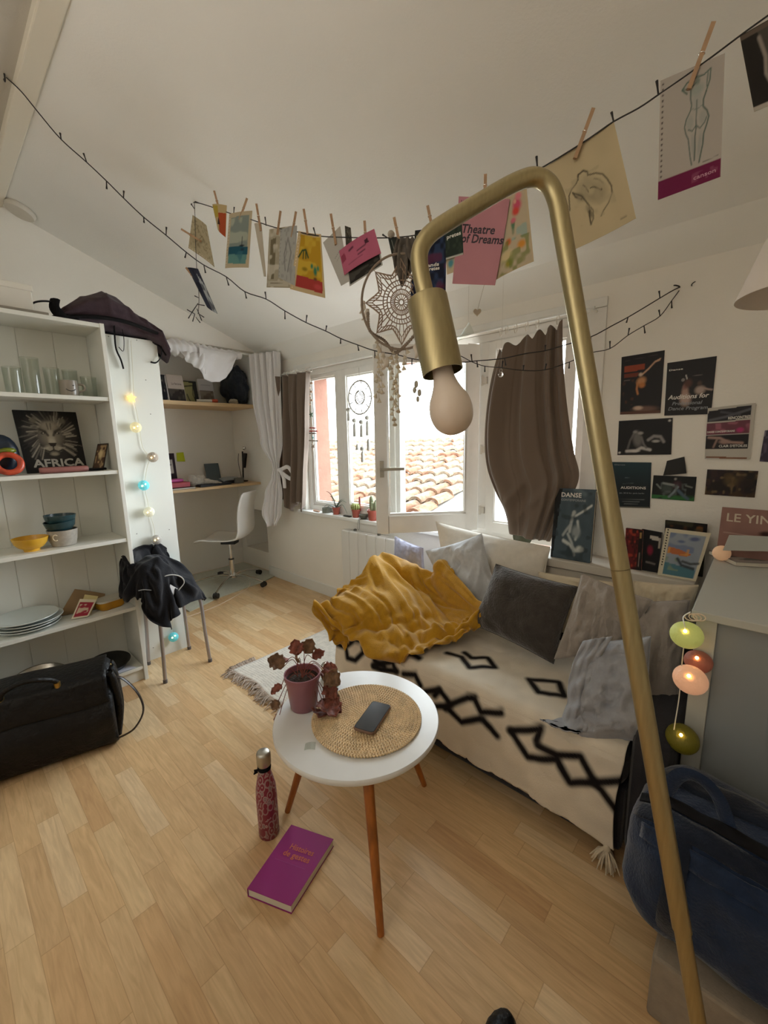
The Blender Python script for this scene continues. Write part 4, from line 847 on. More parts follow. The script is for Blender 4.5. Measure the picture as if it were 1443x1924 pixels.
def curtain(name, label, top, bot, keys, nf, amp, m, seed=1, nu=120, nv=60, extra=None, parent=None, cat='curtain', ph=0, out=None, solid=.003):
    """top/bot = (p0,p1) ends; keys = [(v, gather, offset)] width scale and sideways shift at heights v"""
    t0, t1 = Vector(top[0]), Vector(top[1]); b0, b1 = Vector(bot[0]), Vector(bot[1])
    dirv = (t1-t0); dirv.z = 0; dirv.normalize(); nrm = Vector((-dirv.y, dirv.x, 0))
    if nrm.dot(Vector((-1, -1, 0))) < 0: nrm = -nrm
    def key(v, j):
        for i in range(len(keys)-1):
            if v <= keys[i+1][0]:
                f = (v-keys[i][0])/(keys[i+1][0]-keys[i][0]); f = f*f*(3-2*f); return keys[i][j]*(1-f)+keys[i+1][j]*f
        return keys[-1][j]
    def f(u, v):
        a = t0.lerp(b0, v); b = t1.lerp(b1, v); mid = (a+b)/2; gth = key(v, 1); sh = key(v, 2)
        uu = u+.035*math.sin(u*2*math.pi*nf*.5+seed)*.3
        p = mid+(a.lerp(b, uu)-mid)*gth+dirv*sh
        am = amp*(.35+.65*gth) if gth < 1 else amp
        p += nrm*(am*math.cos(2*math.pi*nf*u+ph+.7*math.sin(v*2.3+u*5))+am*.45*math.sin(2*math.pi*nf*1.7*u+seed+v*1.6)+.5*am*nz(u*6, v*3, 0, 1, seed))
        if extra: p += extra(u, v, nrm, dirv)
        return p
    return M().grid(f, nu, nv).build(name, m, parent, smooth=True, solid=solid, ang=180, label=label if parent is None else None, cat=cat if parent is None else None)
wc = thing('tied_curtain', 'white voile curtain tied back beside the alcove', 'curtain', (2.17, 3.35, .6))
# nv along height
def wex(u, v, n, d):
    q = max(0, (v-.66)/.34); return n*(.02*math.sin(u*9)*q)
curtain('cloth', '', ((2.085, 3.495, 2.16), (2.225, 3.225, 2.165)), ((2.02, 3.42, .595), (2.20, 3.20, .62)), [(0, 1, 0), (.25, .95, 0), (.50, .75, .02), (.655, .22, .045), (.70, .30, .04), (.80, .62, .01), (.92, .70, -.02), (1, .34, -.03)], 5, .020, m_sheer, 3, parent=wc, extra=wex)
kz = 1.125; kp = Vector((2.185, 3.265, kz))
M().tube([kp+Vector((math.cos(a)*.030, math.sin(a)*.032, .006*math.sin(2*a))) for a in [2*math.pi*i/20 for i in range(20)]], .011, 8, closed=True, flat=1.6).build('tie_band', m_sheer, wc, smooth=True)
for s_, nm in ((-1, 'bow_loop'), (1, 'bow_loop')):
    pts_ = spline([kp+Vector((-.03, -.03, 0)), kp+Vector((.01, -.09, .02+.01*s_)), kp+Vector((.025, -.15, -.04-.015*s_)), kp+Vector((.01, -.12, -.075)), kp+Vector((-.03, -.04, -.02))], 7)
    if s_ == 1: M().tube(pts_, .010, 8, flat=1.8).build(nm, m_sheer, wc, smooth=True)
M().tube(spline([kp+Vector((-.03, -.03, 0)), kp+Vector((-.02, -.06, -.07)), kp+Vector((-.01, -.05, -.16))], 6), .012, 8, flat=1.6).build('tie_tail', m_sheer, wc, smooth=True)

# ------------------------------------------------------------------ left brown window curtain with its rod
m_brn = mat('taupe_blackout_cloth', '#6f6054', .8, bump=.08, bscale=260, sheen=.25, spec=.25)
ZR = 1.966
t = thing('curtain_rod', 'long thin white rod above the windows', 'curtain rod', (2.225, 2, ZR-.01))
M().tube([(2.225, .66, ZR+.012), (2.225, 3.25, ZR)], .006, 10).build('rod', m_white, t, smooth=True)
for y in (.665, 1.95, 3.2): M().tube([(2.225, y, ZR+.004), (XW-.013, y, ZR+.004)], .005, 8).build('bracket', m_white, t, smooth=True)
cl_ = thing('brown_curtain', 'taupe curtain hanging at the left end of the windows', 'curtain', (2.2, 3.0, .8))
def cex(u, v, n, d): return Vector((0, 0, .05*max(0, v-.8)/.2*math.sin(u*9+1)))+n*(.03*max(0, v-.75)*math.sin(u*14))
curtain('cloth', '', ((2.215, 3.27, ZR-.015), (2.20, 2.81, ZR-.025)), ((2.20, 3.33, .80), (2.215, 2.96, .79)), [(0, 1, 0), (.5, 1.0, 0), (.85, .93, 0), (1, .9, 0)], 4, .028, m_brn, 2, parent=cl_, extra=cex)
mb = M()
for i in range(9):
    y = 2.82+i*.045; q = M().tube([(2.225+.016*math.cos(a), y+.007*math.sin(a*1.0), ZR-.006+.018*math.sin(a)) for a in [2*math.pi*k/16 for k in range(16)]], .0035, 6, closed=True); q.build('curtain_ring', mat('white_ring_plastic', '#dcd6cc', .4), cl_, smooth=True)

# ------------------------------------------------------------------ starfish mobile in the left window
t = thing('starfish_mobile', 'string of painted starfish and driftwood sticks hanging in the left window', 'mobile', (2.262, 2.87, 1.3))
YM = 2.262
def AM(x, y): return at(x, y, 0, YM)
M().tube([AM(580, 706), AM(583, 740), AM(585, 800), AM(588, 838)], .0012, 5).build('string', mat('twine', '#a8916f', .9), t)
def starfish(c, r, m, rot):
    pts = []
    for i in range(10):
        a = math.pi*i/5+rot; q = r if i % 2 == 0 else r*.32; pts.append(Vector(c)+Vector((0, q*math.sin(a), q*math.cos(a))))
    return M().prism(pts, (.006, 0, 0))
for (x, y, r, cc, ro) in ((584, 779, .034, '#54705f', .2), (588, 839, .032, '#9a8d80', .5), (587, 822, .018, '#5f8f8d', 0)): starfish(AM(x, y), r, None, ro).build('starfish', mat('starfish_'+cc[1:], cc, .8), t, bevel=.001)
for (x, y, w_, cc) in ((586, 804, .045, '#a2524c'), (587, 810, .062, '#a44b46'), (586, 814, .052, '#6f6a63'), (588, 828, .065, '#857d72')):
    p = AM(x, y); M().tube([p+Vector((.004, w_, .002)), p+Vector((.004, -w_, -.003))], .0055, 8).build('driftwood_stick', mat('stick_'+cc[1:], cc, .85), t, smooth=True)
mb = None
for i in range(7):
    p = AM(582+(i % 2)*4, 712+i*8); M().sph(p+Vector((-.004, 0, 0)), .0135, 8, sz=.7).build('shell', mat('shell_brown', '#a58a74', .8, noise_scale=40, noise_amt=.3), t, smooth=True)

# ------------------------------------------------------------------ sill: plants, tins, bowl
ZSI = WZ0-.012
m_pot = mat('red_plastic_pot', '#a65445', .5, noise_scale=20, noise_amt=.08); m_soil = mat('potting_soil', '#35281f', .95, bump=.8, bscale=150)
def pot(name, label, x, y, r, h, m=None):
    t = thing(name, label, 'plant', (x, y, ZSI), local=True)
    M().lathe([(.0001, 0), (r*.76, 0), (r*.92, h*.80), (r, h*.80), (r*1.02, h), (r*.93, h), (r*.90, h*.86), (.0001, h*.86)], n=28).build('pot', m or m_pot, t, smooth=True, ang=40)
    M().lathe([(.0001, h*.90), (r*.9, h*.87)], n=20).build('soil', m_soil, t, smooth=True)
    return t
XS = 2.292
t = pot('aloe_plant', 'aloe with long curved grey leaves in a small red pot on the sill', XS, 2.645, .034, .062)
m_aloe = mat('aloe_leaf', '#59675a', .5, noise_scale=30, noise_amt=.15)
rr = random.Random(5)
for (a, L_, hgt, dr) in ((2.0, .10, .14, .0), (-1.2, .12, .09, .0), (-2.0, .16, .085, -.02), (1.1, .12, .02, -.05), (.1, .05, .05, 0), (-1.7, .13, .04, -.07), (1.6, .07, .10, 0), (1.4, .14, .03, -.03)):
    dv = Vector((-abs(math.cos(a))*.35, math.sin(a)*1.0, 0)); b0 = Vector((0, 0, .05))
    M().tube(spline([b0, b0+dv*L_*.3+Vector((0, 0, hgt*.55)), b0+dv*L_*.7+Vector((0, 0, hgt*.9)), b0+dv*L_*1.1+Vector((0, 0, hgt+dr))], 6), [.0075*(1-i/19.5)+.0008 for i in range(19)], 8, flat=.5).build('leaf', m_aloe, t, smooth=True)
t = pot('barrel_cactus', 'round spiny cactus with a pink card in a small red pot', XS, 2.405, .035, .066)
def rib(r, h, z0, n, sc=1):
    def f(u, v):
        a = 2*math.pi*u; b = v*math.pi*.98; rad = r*(math.sin(b)**.7)*(1+.10*math.cos(n*a)); return Vector((rad*math.cos(a), rad*math.sin(a), z0+h*(1-math.cos(b))/2))
    return f
M().grid(rib(.038, .062, .055, 14), 84, 16, cu=True).build('cactus_body', mat('cactus_yellow_green', '#8a8f56', .7, noise_scale=160, noise_amt=.35), t, smooth=True, ang=180)
mb = M(); 
for i in range(90):
    a = 2*math.pi*(i % 14)/14; b = .4+1.9*((i*7) % 13)/13; r = .0385*(math.sin(b)**.7)*1.09; p = Vector((r*math.cos(a), r*math.sin(a), .055+.062*(1-math.cos(b))/2)); d_ = (p-Vector((0, 0, .086))).normalized(); mb.tube([p, p+d_*.008], [.0006, .0002], 4)
mb.build('spines', mat('straw_spine', '#d6c78f', .8), t, kind='stuff')
Sf = quad_page((-.005+.02, -.045, .055), (.015, -.018, .055), (.025, -.012, .165), (.02, -.034, .17)); T0['tmp'] = Vector((0, 0, 0)); sheet('pink_card', Sf, t, mat('pink_card', '#c75a68', .6), label='pink plant tag')
t = pot('column_cactus', 'cluster of upright finger cacti in the largest red pot of the sill', XS-.004, 2.205, .048, .082)
for (x, y, r, h) in ((.0, .018, .016, .10), (-.018, -.004, .015, .055), (.012, -.018, .014, .07), (-.004, -.026, .013, .06)):
    q = M().grid(rib(r, h+.03, .06, 9), 54, 16, cu=True); q.xf(Matrix.Translation((x, y, 0))); q.build('cactus_stem', mat('cactus_green', '#7c8263', .7, noise_scale=120, noise_amt=.3), t, smooth=True, ang=180)
def tinlabel(x, y, r, h, label, m, name='tin'):
    return M().xf(Matrix()) if False else M().lathe([(.0001, 0), (r, 0), (r, h), (r*.94, h), (r*.94, h*.15), (.0001, h*.15)], (x, y, ZSI), 32).build(name, m, smooth=True, ang=40, label=label, cat=name)
tinlabel(XS, 2.775, .038, .044, 'low round grey green tin left of the aloe', mat('zinc_tin', '#8b8f86', .4, .7, noise_scale=20, noise_amt=.2))
t = thing('metal_bowl', 'small dark metal bowl with a dangling loop at the sill edge', 'bowl', (2.262, 2.300, ZSI))
M().lathe([(.0001, .001), (.022, .001), (.033, .016), (.038, .036), (.0355, .036), (.030, .016), (.0001, .006)], (2.275, 2.300, ZSI), 32).build('bowl_body', mat('aged_metal', '#6d6e64', .4, .7, noise_scale=30, noise_amt=.25), t, smooth=True, ang=50)
M().tube(spline([(2.245, 2.312, ZSI+.02), (2.226, 2.315, ZSI-.02), (2.224, 2.318, ZSI-.075), (2.224, 2.300, ZSI-.07), (2.228, 2.300, ZSI-.01), (2.242, 2.296, ZSI+.02)], 6), .0013, 5).build('wire_loop', m_ink, t)
M().obox((2.262, 2.475, ZSI+.007), (.012, 0, 0), (0, .040, 0), (0, 0, .006)).build('lighter', mat('dark_plastic', '#35332f', .4), bevel=.002, label='small dark flat object lying between aloe and round cactus', cat='object')
q = M(); q.tube([(2.275, 2.93, ZSI+.008), (2.262, 2.84, ZSI+.008)], .008, 10); q.build('seashell', mat('shell_pink', '#c7a18d', .7), smooth=True, label='small pinkish shell stick near the curtain on the sill', cat='shell')

# ------------------------------------------------------------------ radiator
rd = thing('radiator', 'white panel radiator with vertical columns under the window', 'radiator', (2.22, 2.15, .08))
m_rad = mat('radiator_enamel', '#dcdad4', .35)
ys = [2.485-i*.097 for i in range(7)]
for i in range(6): M().box(2.19, 2.262, ys[i+1]+.0025, ys[i]-.0025, .10, .668).build('column', m_rad, rd, bevel=.009)
M().box(2.197, 2.2618, ys[6], ys[0], .13, .64).build('inner_panel', m_rad, rd)
for y in (2.36, 2.10): M().lathe([(.0001, .0), (.014, 0), (.014, .012), (.006, .016), (.0001, .016)], (2.235, y, .668), 14).build('valve_cap', mat('steel_cap', '#77746e', .4, .8), rd, smooth=True)
for y in (2.4, 2.0): M().box(2.262, XW-.0005, y-.02, y+.02, .5, .54).build('wall_bracket', m_rad, rd)

# ------------------------------------------------------------------ crocheted dreamcatcher hung in window_2
def ring(c, r, tube, m, parent, ux, uy, name='hoop', n=48):
    ux, uy = Vector(ux), Vector(uy); return M().tube([Vector(c)+ux*r*math.cos(a)+uy*r*math.sin(a) for a in [2*math.pi*i/n for i in range(n)]], tube, 8, closed=True).build(name, m, parent, smooth=True)
UX, UZ = Vector((0, -1, 0)), Vector((0, 0, 1))
xw = 2.312; c = at(676, 747, 0, xw)
t = thing('dreamcatcher', 'white crocheted dreamcatcher with hanging heart pompoms in the window', 'dreamcatcher', (xw, c.y, 1.2))
m_ct = mat('backlit_white_yarn', '#a9a69e', .9, bump=.5, bscale=200)  # white yarn greyed all over, its back-lit tone put into the colour
ring(c, .125, .0066, m_ct, t, UX, UZ)
mb = M()
for r in (.022, .034, .047, .055): mb.tube([c+UX*r*math.cos(a)+UZ*r*math.sin(a) for a in [2*math.pi*i/36 for i in range(36)]], .0036, 6, closed=True)
for i in range(18):
    a = 2*math.pi*i/18; mb.tube([c+(UX*math.cos(a)+UZ*math.sin(a))*.022, c+(UX*math.cos(a)+UZ*math.sin(a))*.058], .0018, 5)
    if i % 2 == 0:
        mb.tube([c+(UX*math.cos(a)+UZ*math.sin(a))*.085, c+(UX*math.cos(a)+UZ*math.sin(a))*.122], .0045, 5); 
mb.build('crochet_web', m_ct, t, smooth=True)
for (x, y, L_, b_) in ((655, 770, .07, 1), (666, 790, .11, 1), (679, 793, .10, 1), (690, 785, .12, 1), (681, 843, .09, 1), (671, 830, .05, 0), (692, 820, .09, 0)):
    p = at(x, y, 0, xw); e_ = M().tube([p+Vector((0, 0, .10)), p+Vector((0, 0, -.02))], .0012, 5).build('cord', m_ct, t)
    if b_: M().sph(p, .020, 12, sz=.9).build('pompom', m_ct, t, smooth=True)
    M().lathe([(.0015, 0), (.012, -.02), (.014, -L_)], p+Vector((0, 0, -.015)), 10).build('tassel', m_ct, t, smooth=True)
M().tube([c+Vector((0, 0, .125)), Vector((xw, c.y, 1.925))], .0012, 5).build('hanging_cord', m_ct, t)
# ------------------------------------------------------------------ coffee table and what stands on it
TX, TY, TZ, TR = .862, .932, .462, .277
def marble():
    m = mat('marble_laminate', '#dcdcda', .28, noise_scale=5, noise_amt=.06); return m
m_oak = mat('oiled_wood_leg', '#9a5a22', .4, noise_scale=10, noise_amt=.28, stretch=(6, 6, .6))
t = thing('coffee_table', 'round white marble-look coffee table on three wooden legs', 'table', (TX, TY, 0))
M().lathe([(.0001, TZ-.022), (TR-.006, TZ-.022), (TR-.001, TZ-.016), (TR, TZ-.004), (TR-.003, TZ), (.0001, TZ)], (TX, TY, 0), 96).build('tabletop', marble(), t, smooth=True, ang=45)
for fx_, fy_ in ((.736, 1.199), (.678, .664), (1.173, .882)):
    f = Vector((fx_, fy_, 0)); cdir = (f-Vector((TX, TY, 0))); tp = Vector((TX, TY, 0))+cdir*.52+Vector((0, 0, TZ-.030))
    L_ = M().tube([f+Vector((0, 0, .002)), f.lerp(tp, .5), tp], [.0105, .0145, .0175], 18).build('leg', m_oak, t, smooth=True, ang=60)
    M().lathe([(.0001, -.008), (.03, -.008), (.03, .0075), (.0001, .0075)], tp, 20).build('mounting_plate', m_tube, L_, smooth=True, ang=40)
# woven placemat: one braided rope in a spiral
m_rush = mat('water_hyacinth_braid', '#dcc096', .7, noise_scale=25, noise_amt=.18, bump=.2, bscale=160)
PC = Vector((.875, .897, TZ)); PR = .183
mb = M(); nring = 15; tt = .0122
for k in range(nring):
    R_ = PR-tt*.5-k*tt*.985
    if R_ < .006: break
    n_ = max(6, int(2*math.pi*R_/.0092))
    for j in range(n_):
        a = 2*math.pi*j/n_+k*.37; c_ = PC+Vector((math.cos(a)*R_, math.sin(a)*R_, .0052)); tg = Vector((-math.sin(a), math.cos(a), 0)); rd_ = Vector((math.cos(a), math.sin(a), 0))
        for s_ in (-1, 1):
            q = c_+rd_*s_*tt*.22; dr_ = (tg*.8+rd_*s_*.55).normalized(); A = frame3(dr_, Vector((0, 0, 1)))
            mb.sph(q, .0046, 6, mx=A, sx=1.5, sy=.85, sz=.72)
mb.build('placemat', m_rush, smooth=True, ang=180, label='round braided straw placemat on the coffee table', cat='placemat')
# phone
def slab(name, corners, z, h, r, m, parent=None, **k):
    c = sum((Vector(q) for q in corners), Vector())/4; c.z = z; ax = (Vector(corners[1])-Vector(corners[0])); ay = (Vector(corners[3])-Vector(corners[0])); a, b = ax.length/2, ay.length/2
    A = frame3((ax.x, ax.y, 0), (ay.x, ay.y, 0)); mb = M(); rings = []
    for dz, ins in ((0, .0015), (.0015, 0), (h-.0015, 0), (h, .0012)):
        rings.append([c+A @ p+Vector((0, 0, dz)) for p in rrect(0, 0, 0, a-ins, b-ins, r)])
    loft(mb, rings); return mb.build(name, m, parent, smooth=True, ang=40, **k)
pz = TZ+.0125; cs_ = [(.784, .883, 0), (.803, .815, 0), (.950, .871, 0), (.929, .938, 0)]
cc_ = [Vector((.792, .876, 0)), Vector((.815, .808, 0)), Vector((.957, .858, 0)), Vector((.934, .926, 0))]
t = thing('phone', 'black smartphone with scratched dark screen on the straw placemat', 'phone', (.874, .867, pz))
slab('case', cc_, pz, .009, .011, mat('worn_phone_case', '#7c5f4d', .5), t); ci = sum(cc_, Vector())/4
slab('screen', [ci+(q-ci)*.955 for q in cc_], pz+.0085, .0012, .010, mat('smudged_phone_glass', '#10151b', .16, noise_scale=18, noise_amt=.5, spec=.6), t)
q = ci+(cc_[0]-ci)*.80+(cc_[1]-cc_[0])*.5
# potted red-leaf plant
pp = Vector((.775, 1.108, TZ+.0005))
t = thing('potted_plant', 'wilted red-brown leafy plant in a mauve pot on the coffee table', 'plant', tuple(pp))
m_mau = mat('mauve_pot', '#8f5d68', .35)
M().lathe([(.0001, 0), (.043, 0), (.046, .004), (.058, .105), (.062, .112), (.0625, .128), (.058, .128), (.055, .108), (.0001, .105)], pp, 40).build('pot', m_mau, t, smooth=True, ang=50)
M().lathe([(.0001, .117), (.03, .113), (.0565, .108)], pp, 20).build('soil', m_soil, t, smooth=True)
m_lf = mat('dry_red_leaf', '#7a4234', .65, noise_scale=60, noise_amt=.45, bump=.4, bscale=90); m_lf2 = mat('dry_brown_leaf', '#6f5138', .7, noise_scale=60, noise_amt=.4, bump=.4, bscale=90); m_stem = mat('reddish_stem', '#7a3b2c', .6)
def leaf(c, d, nrm, L_, W_, m, parent, curl=.3, seed=0):
    A = frame3(d, Vector(nrm).cross(Vector(d)))
    def f(u, v):
        s = (v-.5)*2; wv = math.sin(math.pi*min(1, u**.8))**.75*W_*(1+.18*math.sin(u*22+seed)); x = L_*u; y = wv*s*.5; z = curl*L_*(s*s*.35*math.sin(math.pi*u)+.4*u*u)+.09*L_*math.sin(u*9+s*5+seed)*.6
        return Vector(c)+A @ Vector((x, y, z))
    return M().grid(f, 14, 9).build('leaf', m, parent, smooth=True, ang=180, solid=.0008)
rr = random.Random(21)
anch = [((.745, 1.168, .145), (-.3, .5, .15), .052), ((.762, 1.180, .150), (-.2, .7, -.4), .05), ((.778, 1.13, .185), (.2, .5, .8), .045), ((.80, 1.12, .185), (.6, .1, .6), .045), ((.83, 1.12, .155), (.6, -.2, .1), .04), ((.712, 1.14, .10), (-.5, .2, -.5), .036),
        ((.835, 1.06, .12), (.3, -.6, -.5), .055), ((.828, 1.05, .085), (.1, -.5, -.8), .05), ((.800, 1.040, .045), (-.1, -.8, -.4), .07), ((.83, 1.055, .05), (.3, -.5, -.6), .05), ((.785, 1.035, .015), (-.5, -.5, .05), .05), ((.81, 1.03, .03), (.2, -.7, -.3), .055), ((.695, 1.14, .05), (-.3, .3, -.7), .03), ((.842, 1.09, .10), (.6, -.1, -.6), .045), ((.84, 1.075, .13), (.5, -.3, -.2), .04), ((.765, 1.115, .17), (-.5, -.2, .7), .03), ((.69, 1.135, -.005), (-.2, .5, -.6), .022)]
for i, (c_, d_, L_) in enumerate(anch):
    c_ = Vector((c_[0], c_[1], TZ+c_[2])); nr_ = Vector((rr.uniform(-.5, .3), rr.uniform(-.6, .1), rr.uniform(.3, 1))).normalized(); leaf(c_, d_, nr_, L_*1.22, L_*1.15, m_lf if i % 3 else m_lf2, t, .5, i)
    b0 = pp+Vector((rr.uniform(-.015, .015), rr.uniform(-.015, .015), .112)); mid_ = (b0+c_)/2+Vector((0, 0, .045))
    M().tube(spline([b0, mid_, c_], 6), .0013, 5).build('stem', m_stem, t, smooth=True)
# two glass shakers
m_salt = mat('ground_pepper', '#7c7a6c', .9, noise_scale=300, noise_amt=.4)
for (x, y, lb) in ((.914, 1.112, 'glass shaker with steel cap, the nearer of two beside the plant'), (.935, 1.182, 'glass shaker with steel cap, half hidden behind the plant pot')):
    t = thing('shaker', lb, 'shaker', (x, y, TZ+.0005), local=True)
    M().lathe([(.0001, 0), (.017, 0), (.0195, .006), (.018, .025), (.015, .040), (.0128, .048), (.0115, .048), (.0165, .024), (.0172, .006), (.0001, .005)], n=20).build('glass_body', m_clear, t, smooth=True, ang=50)
    M().lathe([(.0001, .0055), (.0165, .0065), (.0158, .022), (.0001, .024)], n=18).build('contents', m_salt, t, smooth=True, ang=50)
    M().lathe([(.0145, .046), (.0152, .050), (.0148, .060), (.010, .066), (.0001, .067)], n=20).build('cap', mat('chrome', '#cfccc6'), t, smooth=True, ang=50)
Sf = quad_page((.645, .935, TZ+.0015), (.668, .912, TZ+.0015), (.690, .935, TZ+.002), (.665, .955, TZ+.002), .003); t = thing('plastic_scrap', 'crinkled clear plastic scrap at the table edge', 'plastic wrapper', (.665, .935, TZ)); sheet('film', Sf, t, m_clear, th=.0008, nu=8, nv=8)

# ------------------------------------------------------------------ bottle and book on the floor
t = thing('water_bottle', 'red and cream patterned steel bottle standing on the floor', 'bottle', (.643, 1.176, 0), local=True)
def botmat():
    m = bpy.data.materials.new('leaf_pattern_coating'); m.use_nodes = True; n = m.node_tree.nodes; l = m.node_tree.links; b = n['Principled BSDF']
    tc_ = n.new('ShaderNodeTexCoord'); mp = n.new('ShaderNodeMapping'); mp.inputs['Scale'].default_value = (1, 1, .62); mp.inputs['Rotation'].default_value = (0, .5, .3); l.new(tc_.outputs['Object'], mp.inputs[0])
    v = n.new('ShaderNodeTexVoronoi'); v.inputs['Scale'].default_value = 52; l.new(mp.outputs[0], v.inputs[0])
    wv = n.new('ShaderNodeMath'); wv.operation = 'MULTIPLY'; wv.inputs[1].default_value = 16; l.new(v.outputs['Distance'], wv.inputs[0]); sn = n.new('ShaderNodeMath'); sn.operation = 'SINE'; l.new(wv.outputs[0], sn.inputs[0])
    r = n.new('ShaderNodeValToRGB'); l.new(sn.outputs[0], r.inputs[0]); e = r.color_ramp.elements; e[0].position = .18; e[0].color = (*lin('#7c2338'), 1); e[1].position = .55; e[1].color = (*lin('#c9b9b2'), 1); q = e.new(.36); q.color = (*lin('#8f3d4c'), 1); q = e.new(.85); q.color = (*lin('#8a7478'), 1)
    l.new(r.outputs[0], b.inputs['Base Color']); b.inputs['Roughness'].default_value = .4; return m
M().lathe([(.0001, 0), (.033, 0), (.0355, .004), (.036, .16), (.034, .195), (.026, .232), (.0215, .252), (.0215, .262), (.0001, .262)], n=40).build('bottle_body', botmat(), t, smooth=True, ang=50)
M().lathe([(.0225, .262), (.0235, .270), (.0225, .278), (.021, .279)], n=28).build('black_band', m_strap, t, smooth=True)
M().tube([(-.022, .004, .268), (-.034, .006, .272), (-.036, .006, .262), (-.024, .003, .264)], .004, 6).build('carry_loop', m_strap, t, smooth=True)
M().lathe([(.0215, .276), (.0245, .284), (.0245, .318), (.022, .326), (.017, .329), (.0001, .330)], n=32).build('cap', mat('brushed_steel', '#b9b6ac'), t, smooth=True, ang=50)
b_tl, b_tr, b_br, b_bl = [Vector((q[0], q[1], 0)) for q in ((.698, 1.118), (.762, .962), (.541, .898), (.480, 1.040))]
t = thing('book', 'thick magenta paperback titled Histoires de gestes on the floor', 'book', (.62, 1.0, 0))
hB = .030; mb = M(); mb.prism([p+Vector((0, 0, hB-.0012)) for p in (b_bl, b_br, b_tr, b_tl)], (0, 0, .0012)); mb.prism([p+Vector((0, 0, .0008)) for p in (b_bl, b_br, b_tr, b_tl)], (0, 0, .0012)); mb.prism([b_bl+Vector((0, 0, .002)), b_tl+Vector((0, 0, .002)), b_tl+Vector((0, 0, hB-.0013)), b_bl+Vector((0, 0, hB-.0013))], (b_br-b_bl)*.008)
mb.build('cover', mat('magenta_cover', '#8c1a6d', .42), t)
ce = (b_bl+b_br+b_tr+b_tl)/4; sh = lambda p, k=.975: ce+(p-ce)*k
M().prism([sh(p)+Vector((0, 0, .0022)) for p in (b_bl, b_br, b_tr, b_tl)], (0, 0, hB-.0036)).build('pages', m_book, t)
Sf = flat_page(b_bl+Vector((0, 0, hB+.0001)), b_br-b_bl, b_tl-b_bl)
mb = M(); text_on(mb, 'Histoires', Sf, .30, .655, .86, .085, bold=.004); text_on(mb, 'de gestes', Sf, .24, .545, .86, .085, bold=.004); mb.build('title_lettering', mat('orange_foil', '#c4664a', .5), t)
mb = M(); mb.prism([Sf(u, v, .0003) for u, v in ((.14, .462), (.86, .462), (.86, .466), (.14, .466))], (0, 0, .0001)); mb.build('title_rule', mat('dull_purple', '#a0508c', .5), t)

# ------------------------------------------------------------------ rug beyond the table
rg = thing('rug', 'small off-white ribbed rug with a shaggy fringe beside the sofa', 'rug', (1.4, 2.1, 0))
rc = [Vector((1.125, 1.99, 0)), Vector((1.135, 2.28, 0)), Vector((1.80, 2.30, 0)), Vector((1.80, 1.60, 0)), Vector((1.10, 1.62, 0))]
Q0, Q1, Q2, Q3 = Vector((1.10, 1.60, 0)), Vector((1.82, 1.55, 0)), Vector((1.82, 2.27, 0)), Vector((1.10, 2.27, 0))
def rugf(u, v):
    p = Q0*(1-u)*(1-v)+Q1*u*(1-v)+Q2*u*v+Q3*(1-u)*v
    p.z = .004+.0022*(1+math.sin(p.x*2*math.pi/.0165))*.5+.010*max(0, nz(p.x*4, p.y*4, 0, 1, 3))*max(0, 1-u*3)+.002
    p.x += .012*math.sin(p.y*16)*max(0, 1-u*4); return p
M().grid(rugf, 180, 30).build('woven_rug', fabric('offwhite_rug', '#cfc8bb', .12, .3, .5, 120), rg, smooth=True, solid=.003, ang=180)
mb = M(); rr = random.Random(4)
for i in range(150):
    v = i/149; p = rugf(0, v); L_ = .05+rr.random()*.04; a = rr.uniform(-.7, .7); q = p+Vector((-L_*math.cos(a), L_*math.sin(a), 0)); q.z = .004; m_ = (p+q)/2+Vector((0, 0, .006+.01*rr.random())); mb.tube([p, m_, q], [.0032, .003, .0018], 5)
for i in range(60):
    u = i/59*.20; p = rugf(u, 1); a = rr.uniform(1.2, 2.6); L_ = .03+.03*rr.random(); q = p+Vector((L_*math.cos(a), L_*math.sin(a), 0)); q.z = .004; mb.tube([p, (p+q)/2+Vector((0, 0, .012)), q], .0028, 5)
mb.build('fringe', fabric('fringe_wool', '#b5a596', .2, .3, .4, 150), rg, smooth=True, kind='stuff')

# ------------------------------------------------------------------ sofa
m_sofa = fabric('charcoal_sofa_cloth', '#2b2a2e', .15, .15)
SX0, SX1, SY0, SY1, SZt = 1.335, 2.075, .115, 1.555, .405
sf = thing('sofa', 'low charcoal two-seat sofa under a patterned blanket and pillows', 'sofa', (1.7, .85, 0))
M().box(SX0, SX1-.05, SY0+.1, SY1, .045, .27).build('base', m_sofa, sf, bevel=.012)
M().box(SX0-.008, SX1-.09, SY0+.102, SY1-.002, .272, SZt).build('seat_cushion', m_sofa, sf, bevel=.035)
M().box(SX1-.085, SX1, SY0+.1, SY1-.12, .274, .58).build('backrest', m_sofa, sf, bevel=.04)
M().box(SX0-.005, SX1, SY0-.012, SY0+.098, .045, .50).build('armrest', m_sofa, sf, bevel=.035)
for x in (SX0+.05, SX1-.1):
    for y in (SY0+.05, SY1-.06): M().lathe([(.02, 0), (.025, .044)], (x, y, 0), 14).build('foot', m_bp2, sf, smooth=True)
